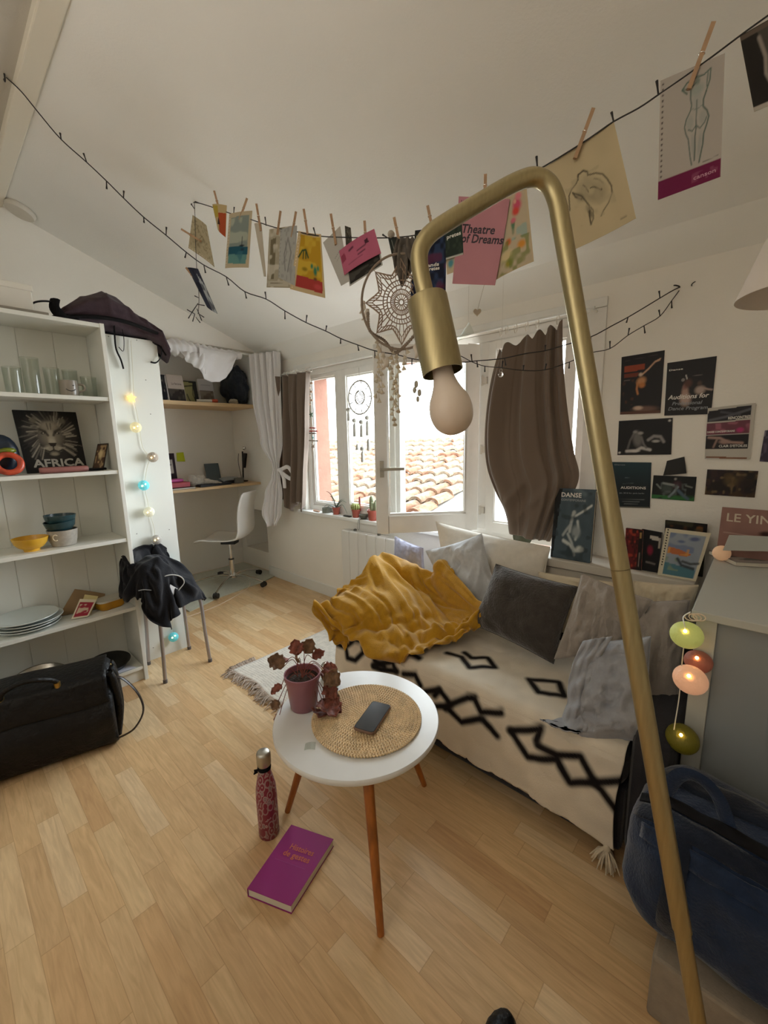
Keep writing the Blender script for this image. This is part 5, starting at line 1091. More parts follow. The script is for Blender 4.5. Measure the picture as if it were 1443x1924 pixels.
# berber style blanket: runs over the seat and hangs down the front
bl2 = thing('berber_blanket', 'cream blanket with black diamond pattern spread over the sofa seat', 'blanket', (1.4, .85, .1))
YB0, YB1 = 1.545, .222     # left and right ends
XBK = 1.895; XF = 1.318; ZT = .4175; RB = .035
Ltop = XBK-(XF+RB); Larc = RB*math.pi/2
def hem(u): return .205-.135*u+.015*math.sin(u*9)
LV = Ltop+Larc+.33
def blf(u, v):
    y = YB0+(YB1-YB0)*u; s = v*LV; Lend = Ltop+Larc+(ZT-RB-hem(u)); s = s*Lend/LV if False else s
    smax = Lend; clip = min(s, smax)
    wv = .006*nz(y*7, s*6, 0, 1, 2)+.004*nz(y*18, s*14, 0, 1, 7)
    if clip < Ltop: return Vector((XBK-clip, y, ZT+.004+abs(wv)+.010*max(0, nz(y*3.2, s*2.6, 0, 1, 9))))
    if clip < Ltop+Larc: a = (clip-Ltop)/RB; return Vector((XF+RB-RB*math.sin(a)-wv*.5, y, ZT-RB+RB*math.cos(a)+.004+wv*.5))
    d_ = clip-Ltop-Larc; fo = .010*math.sin(y*17+1)*min(1, d_/.15)+.006*math.sin(y*31)*min(1, d_/.2)
    return Vector((XF-.004-abs(wv)-.012*min(1, d_/.1)-max(0, fo)*.9-.0, y+.012*math.sin(d_*9)*u, ZT-RB-d_))
def bl_uv(px, py):
    p = at(px, py, 2, ZT+.006)
    if p.x > XF+.02: return ((p.y-YB0)/(YB1-YB0), (XBK-p.x)/LV)
    p = at(px, py, 0, XF-.012); return ((p.y-YB0)/(YB1-YB0), (Ltop+Larc+(ZT-RB-p.z))/LV)
zc = lambda X, Y: bl_uv(580+X/1.672, 960+Y/1.672)
def stroke(pts, wd=.012): return ('line', '#1b1718', wd, [zc(*p) for p in pts])
aspb = LV/(YB0-YB1)
ops = [('bg', '#d8cebd'), ('mul', .07, 30), ('mul', .05, 6)]
for s in ([(92, 418), (118, 428), (140, 408), (165, 415), (172, 445), (150, 468), (128, 460), (120, 430)], [(195, 435), (208, 470), (240, 488)], [(206, 485), (235, 478), (262, 476), (278, 502)], [(206, 488), (232, 498), (280, 503)], [(300, 512), (335, 516), (355, 548)],
          [(372, 566), (412, 562), (452, 606), (500, 588), (520, 592), (545, 632), (604, 636)], [(378, 604), (404, 612), (440, 612), (490, 660), (545, 652)], [(412, 562), (400, 580)], [(452, 606), (438, 618)], [(555, 655), (600, 705)],
          [(640, 690), (728, 688), (722, 720)], [(640, 690), (700, 772), (790, 778), (835, 852), (900, 852), (1000, 850)], [(728, 735), (790, 765), (858, 772), (905, 842)], [(905, 852), (935, 878), (992, 955)], [(300, 440), (330, 470)],
          [(435, 450), (480, 462), (505, 495), (585, 494), (562, 464), (512, 464), (490, 448)], [(692, 536), (722, 576), (802, 586), (785, 545), (730, 540), (692, 536)]):
    ops.append(stroke(s, .0125))
mb = M(); nu_, nv_ = 300, 190; mb.grid(lambda u, v: blf(u, v), nu_, nv_)
def wool_vcol():
    m = vcol_mat('woven_wool_print', .9, .15); n = m.node_tree.nodes; l = m.node_tree.links; t_ = n.new('ShaderNodeTexCoord'); nb = n.new('ShaderNodeTexNoise'); nb.inputs['Scale'].default_value = 220; bp_ = n.new('ShaderNodeBump'); bp_.inputs['Strength'].default_value = .35; bp_.inputs['Distance'].default_value = .004
    l.new(t_.outputs['Object'], nb.inputs[0]); l.new(nb.outputs[0], bp_.inputs['Height']); l.new(bp_.outputs[0], n['Principled BSDF'].inputs['Normal']); return m
ob = mb.build('woven_cloth', wool_vcol(), bl2, fixn=False)
U, V = np.meshgrid(np.linspace(0, 1, nu_), np.linspace(0, 1, nv_), indexing='ij'); col = paint(U, V, ops, aspb)
ca = ob.data.color_attributes.new('Col', 'FLOAT_COLOR', 'POINT'); arr = np.ones((nu_*nv_, 4), np.float32); arr[:, :3] = col.reshape(-1, 3); ca.data.foreach_set('color', arr.ravel())
ob.data.polygons.foreach_set('use_smooth', [True]*len(ob.data.polygons)); q = ob.modifiers.new('solid', 'SOLIDIFY'); q.thickness = .005; q.offset = -1
# tassel at the front right corner
mb = M(); tp_ = Vector((XF-.022, .245, .075)); rr = random.Random(9)
for i in range(60):
    a = rr.uniform(0, 6.28); r = rr.random()**.5*.036; e_ = tp_+Vector((math.cos(a)*r, math.sin(a)*r*1.3, -.064+.01*rr.random())); mb.tube([tp_+Vector((0, 0, rr.uniform(-.004, .004))), (tp_+e_)/2+Vector((math.cos(a)*.006, math.sin(a)*.006, .004)), e_], [.003, .0028, .0016], 5)
mb.sph(tp_, .012, 10); mb.build('tassel', fabric('tassel_wool', '#cabda6', .15, .2), bl2, smooth=True, kind='stuff')

def pillow(name, label, TL, TR_, BR, BL, th_, m, seed=0, wr=.010, pinch=.05, cat='pillow', back=.8, n=44, group=None, parent=None):
    TL, TR_, BR, BL = map(Vector, (TL, TR_, BR, BL)); nr = ((TR_-TL).cross(BL-TL)).normalized()
    if nr.dot(Vector((-1, -.3, .5))) < 0: nr = -nr
    c = (TL+TR_+BR+BL)/4; W_ = ((TR_-TL).length+(BR-BL).length)/2
    def base(a, b):      # a,b in -1..1
        u, v = (a+1)/2, (1-b)/2; p = TL*(1-u)*(1-v)+TR_*u*(1-v)+BR*u*v+BL*(1-u)*v
        k = pinch*((1-a*a)*abs(b)**3+(1-b*b)*abs(a)**3); return p+(c-p)*k
    def side(s):
        def f(u, v):
            a = math.sin((u-.5)*math.pi); b = math.sin((v-.5)*math.pi)
            p = base(a, b); e = max(0, (1-abs(a)**2.6)*(1-abs(b)**2.6)); h = th_*e**.55*(1 if s > 0 else back)
            ed = e**.4
            dg_ = a*math.cos(seed)+b*math.sin(seed); tr_ = -a*math.sin(seed)+b*math.cos(seed); w_ = wr*(1.6*nz(a*1.8+seed, b*1.8, 0, 1, seed)+1.5*(1-2.4*abs(nz(dg_*1.4+.6*nz(a*3, b*3, 0, 1, 9), tr_*4.6+seed, 0, 1, seed+2)))-.7+.7*nz(a*7, b*7, 0, 1, seed+4))*ed
            corner = .5*wr*math.sin(math.atan2(b, a)*14+seed)*(max(0, abs(a)+abs(b)-1))*ed
            return p+nr*s*(h+w_+corner)
        return f
    mb = M(); mb.grid(side(1), n, n); mb.grid(side(-1), n, n)
    t = thing(name, label, cat, tuple(Vector((c.x, c.y, min(q.z for q in (TL, TR_, BR, BL))))), group=group) if parent is None else parent
    o = mb.build('pillow_cover', m, t, smooth=True, ang=180)
    edge = [base(-1+2*i/30, 1) for i in range(30)]+[base(1, 1-2*i/30) for i in range(30)]+[base(1-2*i/30, -1) for i in range(30)]+[base(-1, -1+2*i/30) for i in range(30)]
    M().tube(edge, .0028, 6, closed=True).build('seam', m, t, smooth=True)
    return t
def PL(px, py, X, lean=.55, zr=.45):
    """point of a plane leaning back on the sofa: x = X at height zr, receding with height"""
    return atpl(px, py, (X, 0, zr), Vector((1, 0, -lean)).normalized())
m_cream = fabric('cream_cotton', '#d9d2c6', .04, .2, .12); m_ice = fabric('pale_blue_linen', '#c3c5c8', .06, .2, .2); m_dk = fabric('dark_grey_plush', '#3f3a36', .18, .5, .5, 120)
m_bei = fabric('warm_beige_cotton', '#cdbfa5', .05, .2); m_tau = fabric('taupe_linen', '#9c938b', .06, .2, .25); m_gry = fabric('grey_cotton', '#8d8b8d', .06, .2, .2); m_lgr = fabric('light_grey_jersey', '#9b9da3', .06, .2, .2)
pillow('cream_pillow', 'large cream pillow at the back of the sofa under the open window', PL(819, 980, 1.98, .25), PL(1034, 1028, 1.98, .25), PL(1022, 1150, 1.98, .25), PL(838, 1120, 1.98, .25), .07, m_cream, 1, .008)
pillow('pale_blue_pillow', 'crumpled pale blue-white pillow between the yellow throw and the dark one', PL(800, 1035, 1.82, .35), PL(905, 1003, 1.82, .35), PL(938, 1130, 1.82, .35), PL(862, 1172, 1.80, .35), .06, m_ice, 4, .014)
pillow('blue_grey_pillow', 'small corner of a blue-grey pillow poking out behind the yellow throw', PL(742, 1008, 1.98, .3), PL(795, 1030, 1.98, .3), PL(800, 1090, 1.98, .3), PL(738, 1080, 1.98, .3), .035, fabric('blue_grey_cotton', '#a2a4b8', .06, .2), 11, .006)
pillow('beige_pillow', 'warm beige pillow behind the taupe one, below the ledge', PL(1012, 1075, 1.90, .25), PL(1195, 1098, 1.90, .25), PL(1185, 1215, 1.90, .25), PL(1010, 1180, 1.90, .25), .055, m_bei, 6, .008)
pillow('cream_cushion', 'cream pillow edge at the far right end of the sofa back', PL(1190, 1092, 1.90, .2), PL(1312, 1100, 1.90, .2), PL(1290, 1200, 1.90, .2), PL(1195, 1200, 1.90, .2), .045, m_bei, 14, .010)
pillow('dark_pillow', 'dark charcoal plush square pillow in the middle of the sofa', PL(932, 1060, 1.60, .55), PL(1086, 1103, 1.60, .55), PL(1040, 1247, 1.60, .55), PL(886, 1172, 1.60, .55), .065, m_dk, 2, .006)
pillow('grey_bolster', 'large grey cushion slumped over the right end of the sofa', PL(1160, 1130, 1.66, .4), PL(1296, 1128, 1.66, .4), PL(1270, 1330, 1.60, .4), PL(1130, 1330, 1.60, .4), .07, m_tau, 8, .012, pinch=.02)
pillow('taupe_pillow', 'taupe linen pillow leaning behind the crumpled grey one', PL(1094, 1078, 1.56, .5), PL(1226, 1128, 1.56, .5), PL(1170, 1228, 1.56, .5), PL(1042, 1238, 1.56, .5), .055, m_tau, 5, .014)
# crumpled light grey pillowcase: a pillow with a loose ruffled opening
cg = pillow('grey_pillow', 'crumpled light grey pillow with a loose ruffled case opening', PL(1096, 1208, 1.38, .45), PL(1222, 1196, 1.40, .45), PL(1214, 1392, 1.38, .45), PL(1078, 1392, 1.36, .45), .07, m_lgr, 3, .016, pinch=.03)
def ruf(u, v):
    # runs down the left side of the pillow and spreads out on the seat
    L0 = [(1096, 1205), (1078, 1240), (1068, 1280), (1066, 1320), (1056, 1350), (1034, 1385), (1012, 1398)]; R0 = [(1150, 1196), (1125, 1240), (1112, 1285), (1108, 1330), (1105, 1370), (1090, 1392), (1070, 1405)]
    k = u*(len(L0)-1); i = min(int(k), len(L0)-2); f = k-i
    l = PL(L0[i][0]*(1-f)+L0[i+1][0]*f, L0[i][1]*(1-f)+L0[i+1][1]*f, 1.34, .45); r = PL(R0[i][0]*(1-f)+R0[i+1][0]*f, R0[i][1]*(1-f)+R0[i+1][1]*f, 1.33, .45)
    p = l.lerp(r, v); p += Vector((-1, -.3, .6)).normalized()*(.018*math.sin(math.pi*v)+.009*math.sin(u*34+v*5)*math.sin(math.pi*v)**.5+.010*nz(u*9, v*4, 0, 1, 3)+.004*math.sin(v*22+u*8)); p.z = max(p.z, ZT+.016); return p
M().grid(ruf, 90, 30).build('ruffled_opening', m_lgr, cg, smooth=True, solid=.004, ang=180)
# bedding under the throw at the left end
lump('grey_cushion', (1.56, 1.50, .50), .25, .20, .085, m_gry, 6, .10, z0=ZT+.012, n=60, label='smooth grey cushion under the yellow throw at the sofa left end', cat='cushion')

# yellow muslin throw: laid over the cushions, then settled as cloth
m_yel = fabric('mustard_muslin', '#b5861c', .10, .35, .35, 200)
def Ax(px, py, ax, val): return at(px, py, ax, val)
G = [[(606, 1098, 1, 1.70), (640, 1076, 1, 1.68), (690, 1060, 1, 1.62), (742, 1030, 0, 1.98), (798, 1040, 0, 1.98), (840, 1072, 0, 1.96)],
     [(598, 1130, 1, 1.66), (648, 1092, 1, 1.60), (702, 1078, 1, 1.53), (758, 1060, 0, 1.84), (818, 1072, 0, 1.84), (864, 1115, 0, 1.80)],
     [(602, 1158, 1, 1.61), (655, 1122, 1, 1.50), (714, 1110, 1, 1.42), (775, 1105, 0, 1.66), (836, 1118, 0, 1.70), (882, 1165, 0, 1.70)],
     [(622, 1168, 1, 1.58), (668, 1152, 1, 1.45), (726, 1160, 1, 1.30), (785, 1165, 0, 1.52), (842, 1178, 0, 1.56), (890, 1200, 0, 1.60)],
     [(642, 1176, 1, 1.57), (690, 1176, 1, 1.42), (738, 1226, 2, .450), (790, 1232, 2, .445), (848, 1224, 2, .445), (893, 1219, 2, .445)]]
GP = [[Ax(*c_) for c_ in row] for row in G]
def cr(p0, p1, p2, p3, t): return .5*((2*p1)+(p2-p0)*t+(2*p0-5*p1+4*p2-p3)*t*t+(3*p1-p0-3*p2+p3)*t**3)
def crv(P_, t):
    n_ = len(P_)-1; k = min(max(t, 0), .99999)*n_; i = int(k); f = k-i; return cr(P_[max(i-1, 0)], P_[i], P_[i+1], P_[min(i+2, n_)], f)
def ys_(u, v): return crv([crv(r, u) for r in GP], v)
def tinit(u, v):
    p = ys_(u, v); e = 1e-3; du = ys_(min(u+e, 1), v)-ys_(max(u-e, 0), v); dv = ys_(u, min(v+e, 1))-ys_(u, max(v-e, 0)); n_ = du.cross(dv).normalized()
    if n_.dot(Vector((-.6, -.5, .6))) < 0: n_ = -n_
    flow = u-.28*v+.10*nz(u*3, v*3, 0, 1, 4)
    d = (.020+.012*nz(u*2, v*2, 0, 1, 5))*math.sin(2*math.pi*(flow*6.1+.5*nz(u*2.2, v*2.2, 0, 1, 15)))*(.5+.5*min(1, (.1+v)/.4))+.014*math.sin(2*math.pi*(flow*15+.4*nz(u*4, v*4, 0, 1, 2)))+.022*nz(u*4, v*4, 0, 1, 8)
    d += max(0, (v-.55)/.45)*.09*abs(nz(u*6+v*4, v*8, 0, 1, 12))*2+math.exp(-((u-.08)/.13)**2)*.02*math.sin(v*19+u*12)
    return p+n_*(.045+d)
th_ = thing('yellow_throw', 'mustard yellow muslin throw heaped in folds over the sofa left end', 'throw', (1.6, 1.4, .44))
seat_ = M().box(1.322, 2.0, .2, 1.556, .30, .426).build('seat_contact', m_sofa)
settle('muslin_cloth', tinit, 92, 62, [o for n_ in ('sofa', 'pale_blue_pillow', 'cream_pillow', 'dark_pillow') for o in meshes(bpy.data.objects[n_], ('seam', 'foot', 'base'))]+[seat_, bpy.data.objects['grey_cushion']], m_yel, th_, 30, pin=lambda u, v: 1 if (u < .03 and v > .3) or (v > .97 and u < .30) or (v < .02 and .4 < u < .5) else 0, bend=.08)
bpy.data.objects.remove(seat_)
# ------------------------------------------------------------------ ledge under the right bay
LZ = .764
t = thing('ledge', 'painted wooden ledge behind the sofa carrying the leaning books', 'ledge', (2.18, .58, .55))
M().box(2.082, XW-.001, .158, .999, LZ-.042, LZ).build('top_board', mat('ledge_paint', '#c9c1b4', .6), t, bevel=.004)
M().box(2.105, XW-.001, .162, .999, LZ-.125, LZ-.050).build('front_board', mat('ledge_paint', '#c9c1b4'), t, bevel=.003)
M().box(2.12, XW-.001, .17, .999, .04, LZ-.131).build('boxing', m_wall, t)

# ------------------------------------------------------------------ right brown curtain, tied into a bundle
rcu = thing('brown_curtain', 'taupe curtain gathered in front of the right window bay', 'curtain', (2.17, .98, .78))
XC = 2.165
Le = [(934, 655), (921, 700), (911, 760), (906, 830), (910, 880), (925, 925), (944, 960), (955, 1000)]
Re = [(1057, 613), (1058, 680), (1062, 740), (1070, 800), (1078, 850), (1086, 900), (1060, 960), (1033, 1018)]
def ed_(E_, v):
    k = v*(len(E_)-1); i = min(int(k), len(E_)-2); f = k-i; p0 = E_[max(i-1, 0)]; p1 = E_[i]; p2 = E_[i+1]; p3 = E_[min(i+2, len(E_)-1)]
    return [.5*((2*p1[j])+(p2[j]-p0[j])*f+(2*p0[j]-5*p1[j]+4*p2[j]-p3[j])*f*f+(3*p1[j]-p0[j]-3*p2[j]+p3[j])*f**3) for j in (0, 1)]
tops = [0, -.30, .1, .9, .1, -.6, -.1, .7, .0, -.5, .3, 1.0]
def rcf(u, v):
    l, r = ed_(Le, v), ed_(Re, v); a = at(l[0], l[1], 0, XC); b = at(r[0], r[1], 0, XC); p = a.lerp(b, u)
    tt_ = (1-v)**6; uw = u+.05*math.sin(2*math.pi*u*1.2+.8); sc = .034*abs(math.cos(math.pi*4.7*uw+.1))**1.5*tt_-.012*tt_; p.z += sc+.020*tt_*(u-.5)
    q = max(0, v-.72)/.28; nf = 4.3
    bend = u+.16*math.sin(v*3.0+.4)*(u*(1-u))*2+.05*nz(u*2, v*2, 0, 1, 3)
    am = .024*(1-.25*q)
    w1 = u+.07*math.sin(2*math.pi*u*1.1+.8)+.04*math.sin(2*math.pi*u*2.3+v*1.5)+.05*nz(v*2.2, u*1.5, 0, 1, 3)*v
    ph = 2*math.pi*3.6*w1+.9; sh_ = math.copysign(abs(math.cos(ph))**.6, math.cos(ph)); fade = .55+.45*nz(u*3, v*1.6, 0, 1, 14)*2
    dx = -am*(.9*sh_+.25*math.cos(2*math.pi*8.3*w1+v*2))*max(.35, fade)-.020*nz(u*4, v*3, 0, 1, 6)
    dx -= .040*q*math.sin(math.pi*u)
    c1 = math.exp(-(((v-.60)-.42*(.5-abs(u-.12)))/.035)**2); dx -= .022*c1*max(0, math.sin(math.pi*min(1, u/.5)))
    c2 = math.exp(-((v-.80+.35*(u-.55))/.04)**2); dx -= .016*c2*math.sin(math.pi*u)
    p.x += dx+.010; p.x = min(p.x, 2.215); return p
M().grid(rcf, 170, 90).build('cloth', m_brn, rcu, smooth=True, solid=.003, ang=180)
mring = mat('white_ring_plastic', '#dcd6cc')
for i, (x, y) in enumerate(((941, 628), (952, 628), (969, 612), (990, 604), (1010, 600), (1049, 592))):
    p = at(x, y, 0, 2.225); M().tube([Vector((2.225+.014*math.cos(a)*.5, p.y+.011*math.cos(a), ZR+.006-.010+.024*math.sin(a)-.008)) for a in [2*math.pi*k/18 for k in range(18)]], .0024, 6, closed=True).build('curtain_ring', mring, rcu, smooth=True)
t = thing('round_dish', 'dark round dish with a pale rim half hidden behind the curtain foot', 'dish', (2.12, 1.0, LZ))
c = at(980, 982, 0, 2.20); mb = M(); mb.lathe([(.0001, .004), (.045, .002), (.056, .012), (.058, .016), (.053, .014), (.04, .007), (.0001, .008)], (0, 0, 0), 36); mb.xf(Matrix.Translation((2.235, c.y, LZ+.060)) @ Matrix.Rotation(math.radians(-78), 4, 'Y')); mb.build('dish_body', mat('dark_glaze', '#3b3f2b', .25), t, smooth=True, ang=50)
# crystal ball on a thread
p = at(941, 704, 0, 1.95)
t = thing('crystal_ball', 'small clear glass ball hanging before the brown curtain', 'ornament', (p.x, p.y, p.z-.01))
M().sph(p, .0125, 20).build('glass_ball', mat('crystal', '#ffffff', .0, trans=1, spec=.8), t, smooth=True); M().tube([p+Vector((0, .007*math.cos(a), .019+.008*math.sin(a))) for a in [2*math.pi*k/14 for k in range(14)]], .0011, 5, closed=True).build('ring', m_chr, t, smooth=True)
M().tube([p+Vector((0, 0, .027)), Vector((p.x, p.y, ZC(p.x)-.002))], .0004, 4).build('thread', mat('nylon', '#c8c4ba', .4), t)

# ------------------------------------------------------------------ books on the ledge
def lean_book(name, label, TL, TR_, BR, BL, X, th_, cover, ops=None, txt=None, cat='book', lean=.12, nu=50, nv=70, asp=1.3, pages=True, z0=LZ, curl=0, z_fix=True):
    n_ = Vector((1, 0, -lean)).normalized(); c = [atpl(*q, (X, 0, z0), n_) for q in (BL, BR, TR_, TL)]
    if z_fix:
        for i in (0, 1):
            d_ = c[3-i]-c[i]; k = (z0+.0015-c[i].z)/d_.z; c[i] = c[i]+d_*k
    t = thing(name, label, cat, (c[0].x, (c[0].y+c[1].y)/2, z0)); Sf = quad_page(*c, curl)
    if pages and th_ > .006:
        mb = M(); nn = (c[1]-c[0]).cross(c[3]-c[0]).normalized()
        mb.prism(c, -nn*.0012); mb.prism([q-nn*th_ for q in c], nn*.0012); mb.prism([c[0]-nn*.0013, c[3]-nn*.0013, c[3]-nn*(th_-.0013), c[0]-nn*(th_-.0013)], (c[1]-c[0])*.006); mb.build('cover', cover, t)
        g_ = sum(c, Vector())/4; M().prism([g_+(q-g_)*.97+(c[1]-c[0])*.004-nn*.0015 for q in c], -nn*(th_-.003)).build('pages', m_book, t)
    else: sheet('cover', Sf, t, cover, th=max(th_, .0006))
    if ops: artwork('cover_print', Sf, ops, t, nu, nv, asp=asp)
    if txt:
        by = {}
        for (m_, s, u0, v0, u1, hh, *rest) in txt:
            by.setdefault(s, [m_, M()]); text_on(by[s][1], s, Sf, u0, v0, u1, hh, italic=rest[0] if rest else 0, bold=rest[1] if len(rest) > 1 else 0, off=.0012)
        for k_, (m_, b_) in by.items(): b_.build('lettering', m_, t)
    return t
m_wp = mat('white_print', '#dedbd4', .6); m_gp = mat('grey_print', '#8f9498', .6); m_bkc = mat('black_cover', '#17161a')
lean_book('book', 'grey blue dance book titled DANSE leaning beside the brown curtain', (1045, 917), (1120, 920), (1110, 1041), (1036, 1024), 2.115, .026, m_bkc,
    [('bg', '#46545c'), ('mul', .12, 8), ('poly', '#151517', [(0, 0), (.05, 0), (.17, 1), (0, 1)]), ('line', '#5d6c74', .05, [(.5, 1), (.75, .93)]), ('line', '#c2c5c2', .022, [(.55, .62), (.75, .70), (.93, .78)]), ('line', '#b0b4b2', .035, [(.50, .66), (.46, .52), (.44, .40)]), ('ell', '#a7abab', .52, .67, .05, .035), ('line', '#9fa4a4', .03, [(.46, .5), (.36, .42), (.28, .34)]),
     ('line', '#b9bdbb', .03, [(.62, .55), (.66, .42), (.60, .30)]), ('ell', '#8e9698', .60, .40, .12, .10), ('line', '#c3c6c2', .035, [(.30, .26), (.45, .22), (.62, .14), (.80, .17)]), ('ell', '#ccd0cc', .72, .17, .10, .05), ('line', '#aab0b0', .03, [(.40, .36), (.52, .24), (.60, .08)]), ('noise', '#2d373d', 9, .66, .7)],
    [(m_wp, 'DANSE', .16, .88, .66, .062, 0, .006), (m_gp, 'CONTEMPORAINE', .16, .825, .78, .030, 0, .003)])
lean_book('book', 'red and black book standing right behind the lamp pole on the ledge', (1176, 992), (1209, 996), (1206, 1058), (1172, 1053), 2.14, .022, m_bkc, [('bg', '#5a1417'), ('noise', '#2a0d0e', 7, .5, .9), ('noise', '#a33a26', 9, .66, .8), ('poly', '#15110f', [(.72, 0), (1, 0), (1, 1), (.78, 1)]), ('poly', '#9c7a45', [(.80, .78), (.93, .78), (.93, .93), (.80, .93)]), ('line', '#8b8177', .025, [(.82, .1), (.84, .42)])], nu=30, nv=50)
lean_book('book', 'black book with a crimson emblem between red book and watercolour pad', (1206, 994), (1244, 1001), (1238, 1056), (1204, 1050), 2.15, .020, m_bkc, [('bg', '#141214'), ('ell', '#7d1b33', .48, .52, .17, .13), ('poly', '#b9b2a8', [(.42, .80), (.90, .78), (.90, .87), (.42, .89)]), ('poly', '#a8a096', [(.88, .60), (.97, .60), (.97, .86), (.88, .86)]), ('line', '#8a827b', .03, [(.30, .22), (.80, .20)], .7)], nu=30, nv=40)
bp_ = at(1217, 1061, 2, LZ); t = bookflat('book', 'small thick paperback lying flat on the ledge before the black book', bp_.x+.025, bp_.y+.005, LZ+.0005, .055, .085, .017, mat('grey_paper_cover', '#8d8678', .7), .15)
lean_book('book', 'dark book standing behind the watercolour sketch pad on the ledge', (1250, 977), (1329, 985), (1322, 1060), (1246, 1050), 2.20, .018, m_bkc, [('bg', '#1b1411'), ('noise', '#7a4a22', 6, .62, .9, (.1, .9, .6, 1)), ('noise', '#3c3a26', 8, .55, .8)], nu=40, nv=40)
t = lean_book('sketch_pad', 'spiral pad with a blue and orange harbour watercolour on the ledge', (1251, 992), (1336, 1002), (1312, 1078), (1238, 1063), 2.115, .004, mat('cream_paper', '#cdc4ac', .8),
    [('bg', '#cfc6ae'), ('poly', '#8f98a3', [(.13, .05), (.93, .05), (.93, .93), (.13, .93)]), ('noise', '#6c7896', 6, .5, .8, (.13, .93, .55, .93)), ('ell', '#5a6384', .70, .84, .13, .05, .1), ('ell', '#5f6b8a', .42, .76, .10, .035), ('poly', '#b5693f', [(.14, .50), (.60, .46), (.72, .52), (.40, .60), (.16, .63)]), ('noise', '#d09349', 8, .5, .8, (.14, .65, .48, .62)), ('poly', '#4c7683', [(.13, .05), (.90, .05), (.90, .22), (.13, .30)]), ('noise', '#7f9079', 7, .5, .8, (.13, .5, .15, .42)), ('line', '#3b4148', .035, [(.42, .40), (.55, .28), (.85, .24)]), ('line', '#4a4e50', .03, [(.55, .36), (.75, .33), (.93, .36)])],
    cat='sketchbook', nu=60, nv=60, asp=1.1, lean=.18)
n_ = Vector((1, 0, -.18)).normalized(); q0, q1 = atpl(1252, 995, (2.113, 0, LZ), n_), atpl(1240, 1060, (2.113, 0, LZ), n_)
mb = M()
for i in range(14): p = q0.lerp(q1, i/13); mb.box(p.x-.0012, p.x+.0004, p.y-.0095, p.y-.0045, p.z-.0028, p.z+.0028)
mb.build('binding_holes', m_ink, t, kind='stuff')

# ------------------------------------------------------------------ chest at the right edge
ch = thing('dresser', 'pale grey painted dresser at the right edge of the room', 'dresser', (1.78, -.3, 0))
m_dr = mat('pale_grey_paint', '#b8b9b2', .45); m_dr2 = mat('dresser_panel', '#8d9294', .5)
DX0, DX1, DY1, DY0, DZ = 1.418, 2.118, .108, -.72, .882
M().box(DX0, DX1, DY0, DY1, DZ-.024, DZ).build('top', m_dr, ch, bevel=.003)
for y in (DY1-.012-.048, DY0+.012): M().box(DX0+.022, DX0+.068, y, y+.048, .0, DZ-.0245).build('corner_post', m_dr, ch, bevel=.002)
for y in (DY1-.012-.048, DY0+.012): M().box(DX1-.068, DX1-.022, y, y+.048, .0, DZ-.0245).build('corner_post', m_dr, ch, bevel=.002)
M().box(DX0+.034, DX0+.05, DY0+.0605, DY1-.0605, .05, DZ-.0245).build('front_panel', m_dr2, ch)
M().box(DX0+.0685, DX1-.0685, DY1-.05, DY1-.035, .05, DZ-.0245).build('side_panel', m_dr2, ch)
M().box(DX0+.0685, DX1-.0685, DY0+.035, DY0+.05, .05, DZ-.0245).build('side_panel', m_dr2, ch)
# things on the chest
def flat_book(name, label, corners, z, h, cover, ops=None, cat='magazine', page=None):
    c = [Vector((at(*q, 2, z+h).x, at(*q, 2, z+h).y, z)) for q in corners]; t = thing(name, label, cat, ((c[0].x+c[2].x)/2, (c[0].y+c[2].y)/2, z)); ce_ = sum(c, Vector())/4
    M().prism([ce_+(q-ce_)*.985+Vector((0, 0, .001)) for q in c], (0, 0, h-.002)).build('pages', page or m_book, t); mb = M(); mb.prism([q+Vector((0, 0, h-.001)) for q in c], (0, 0, .001)); mb.prism(c, (0, 0, .001)); mb.build('cover', cover, t)
    if ops: Sf = quad_page(*[q+Vector((0, 0, h)) for q in c]); artwork('cover_print', Sf, ops, t, 40, 40)
    return t
flat_book('magazine', 'thick pale book with a dark photo cover lying on the dresser corner', [(1383, 1056), (1470, 1060), (1450, 1028), (1332, 1034)], DZ+.0005, .016, mat('grey_cover', '#6e6a68', .4), [('bg', '#6a6765'), ('noise', '#3a3739', 6, .5, .9), ('noise', '#a39d96', 8, .6, .8), ('poly', '#9d9690', [(0, 0), (1, 0), (1, .12), (0, .2)])])
Sf = quad_page((1.93, -.02, DZ+.018), (1.93, -.20, DZ+.018), (2.02, -.20, DZ+.085), (2.02, .005, DZ+.085), .006); p0 = [atpl(x, y, (1.98, 0, DZ+.03), (1, 0, -.5)) for x, y in ((1358, 1034), (1450, 1036), (1450, 1008), (1370, 1005))]
t = thing('grey_folder', 'light grey rounded card leaning behind the books on the dresser', 'folder', (1.98, -.05, DZ)); Sf = quad_page(*p0, .0); sheet('card', Sf, t, mat('light_grey_card', '#a6a7a0', .6), th=.003)
p = at(1357, 1030, 0, 2.06); t = M().sph((p.x, p.y, DZ+.032), .030, 22).build('glowing_ball', mat('peach_ball', '#e0b48c', .7, emit=.12), smooth=True, label='peach coloured glowing ball behind the grey card on the dresser', cat='light ball')
lean_book('book', 'dusty pink large book LE YIN standing behind the dresser things', (1357, 953), (1475, 962), (1470, 1040), (1347, 1030), 2.10, .014, mat('pink_cover', '#8d6a62', .6),
    [('bg', '#8f6c63'), ('mul', .08, 7), ('line', '#b09388', .008, [(.08, .52), (.55, .50)]), ('ell', '#5a2f28', .78, .42, .16, .20), ('ell', '#b98473', .79, .38, .11, .15), ('ell', '#3b2420', .75, .56, .13, .06), ('poly', '#6f8268', [(.88, .62), (1, .6), (1, .98), (.9, .98)])],
    [(mat('pale_gold_print', '#c9bda8', .5), 'LE YIN', .10, .74, .80, .16, 0, .006)], cat='book', z0=DZ, lean=.05, z_fix=True, asp=.8)

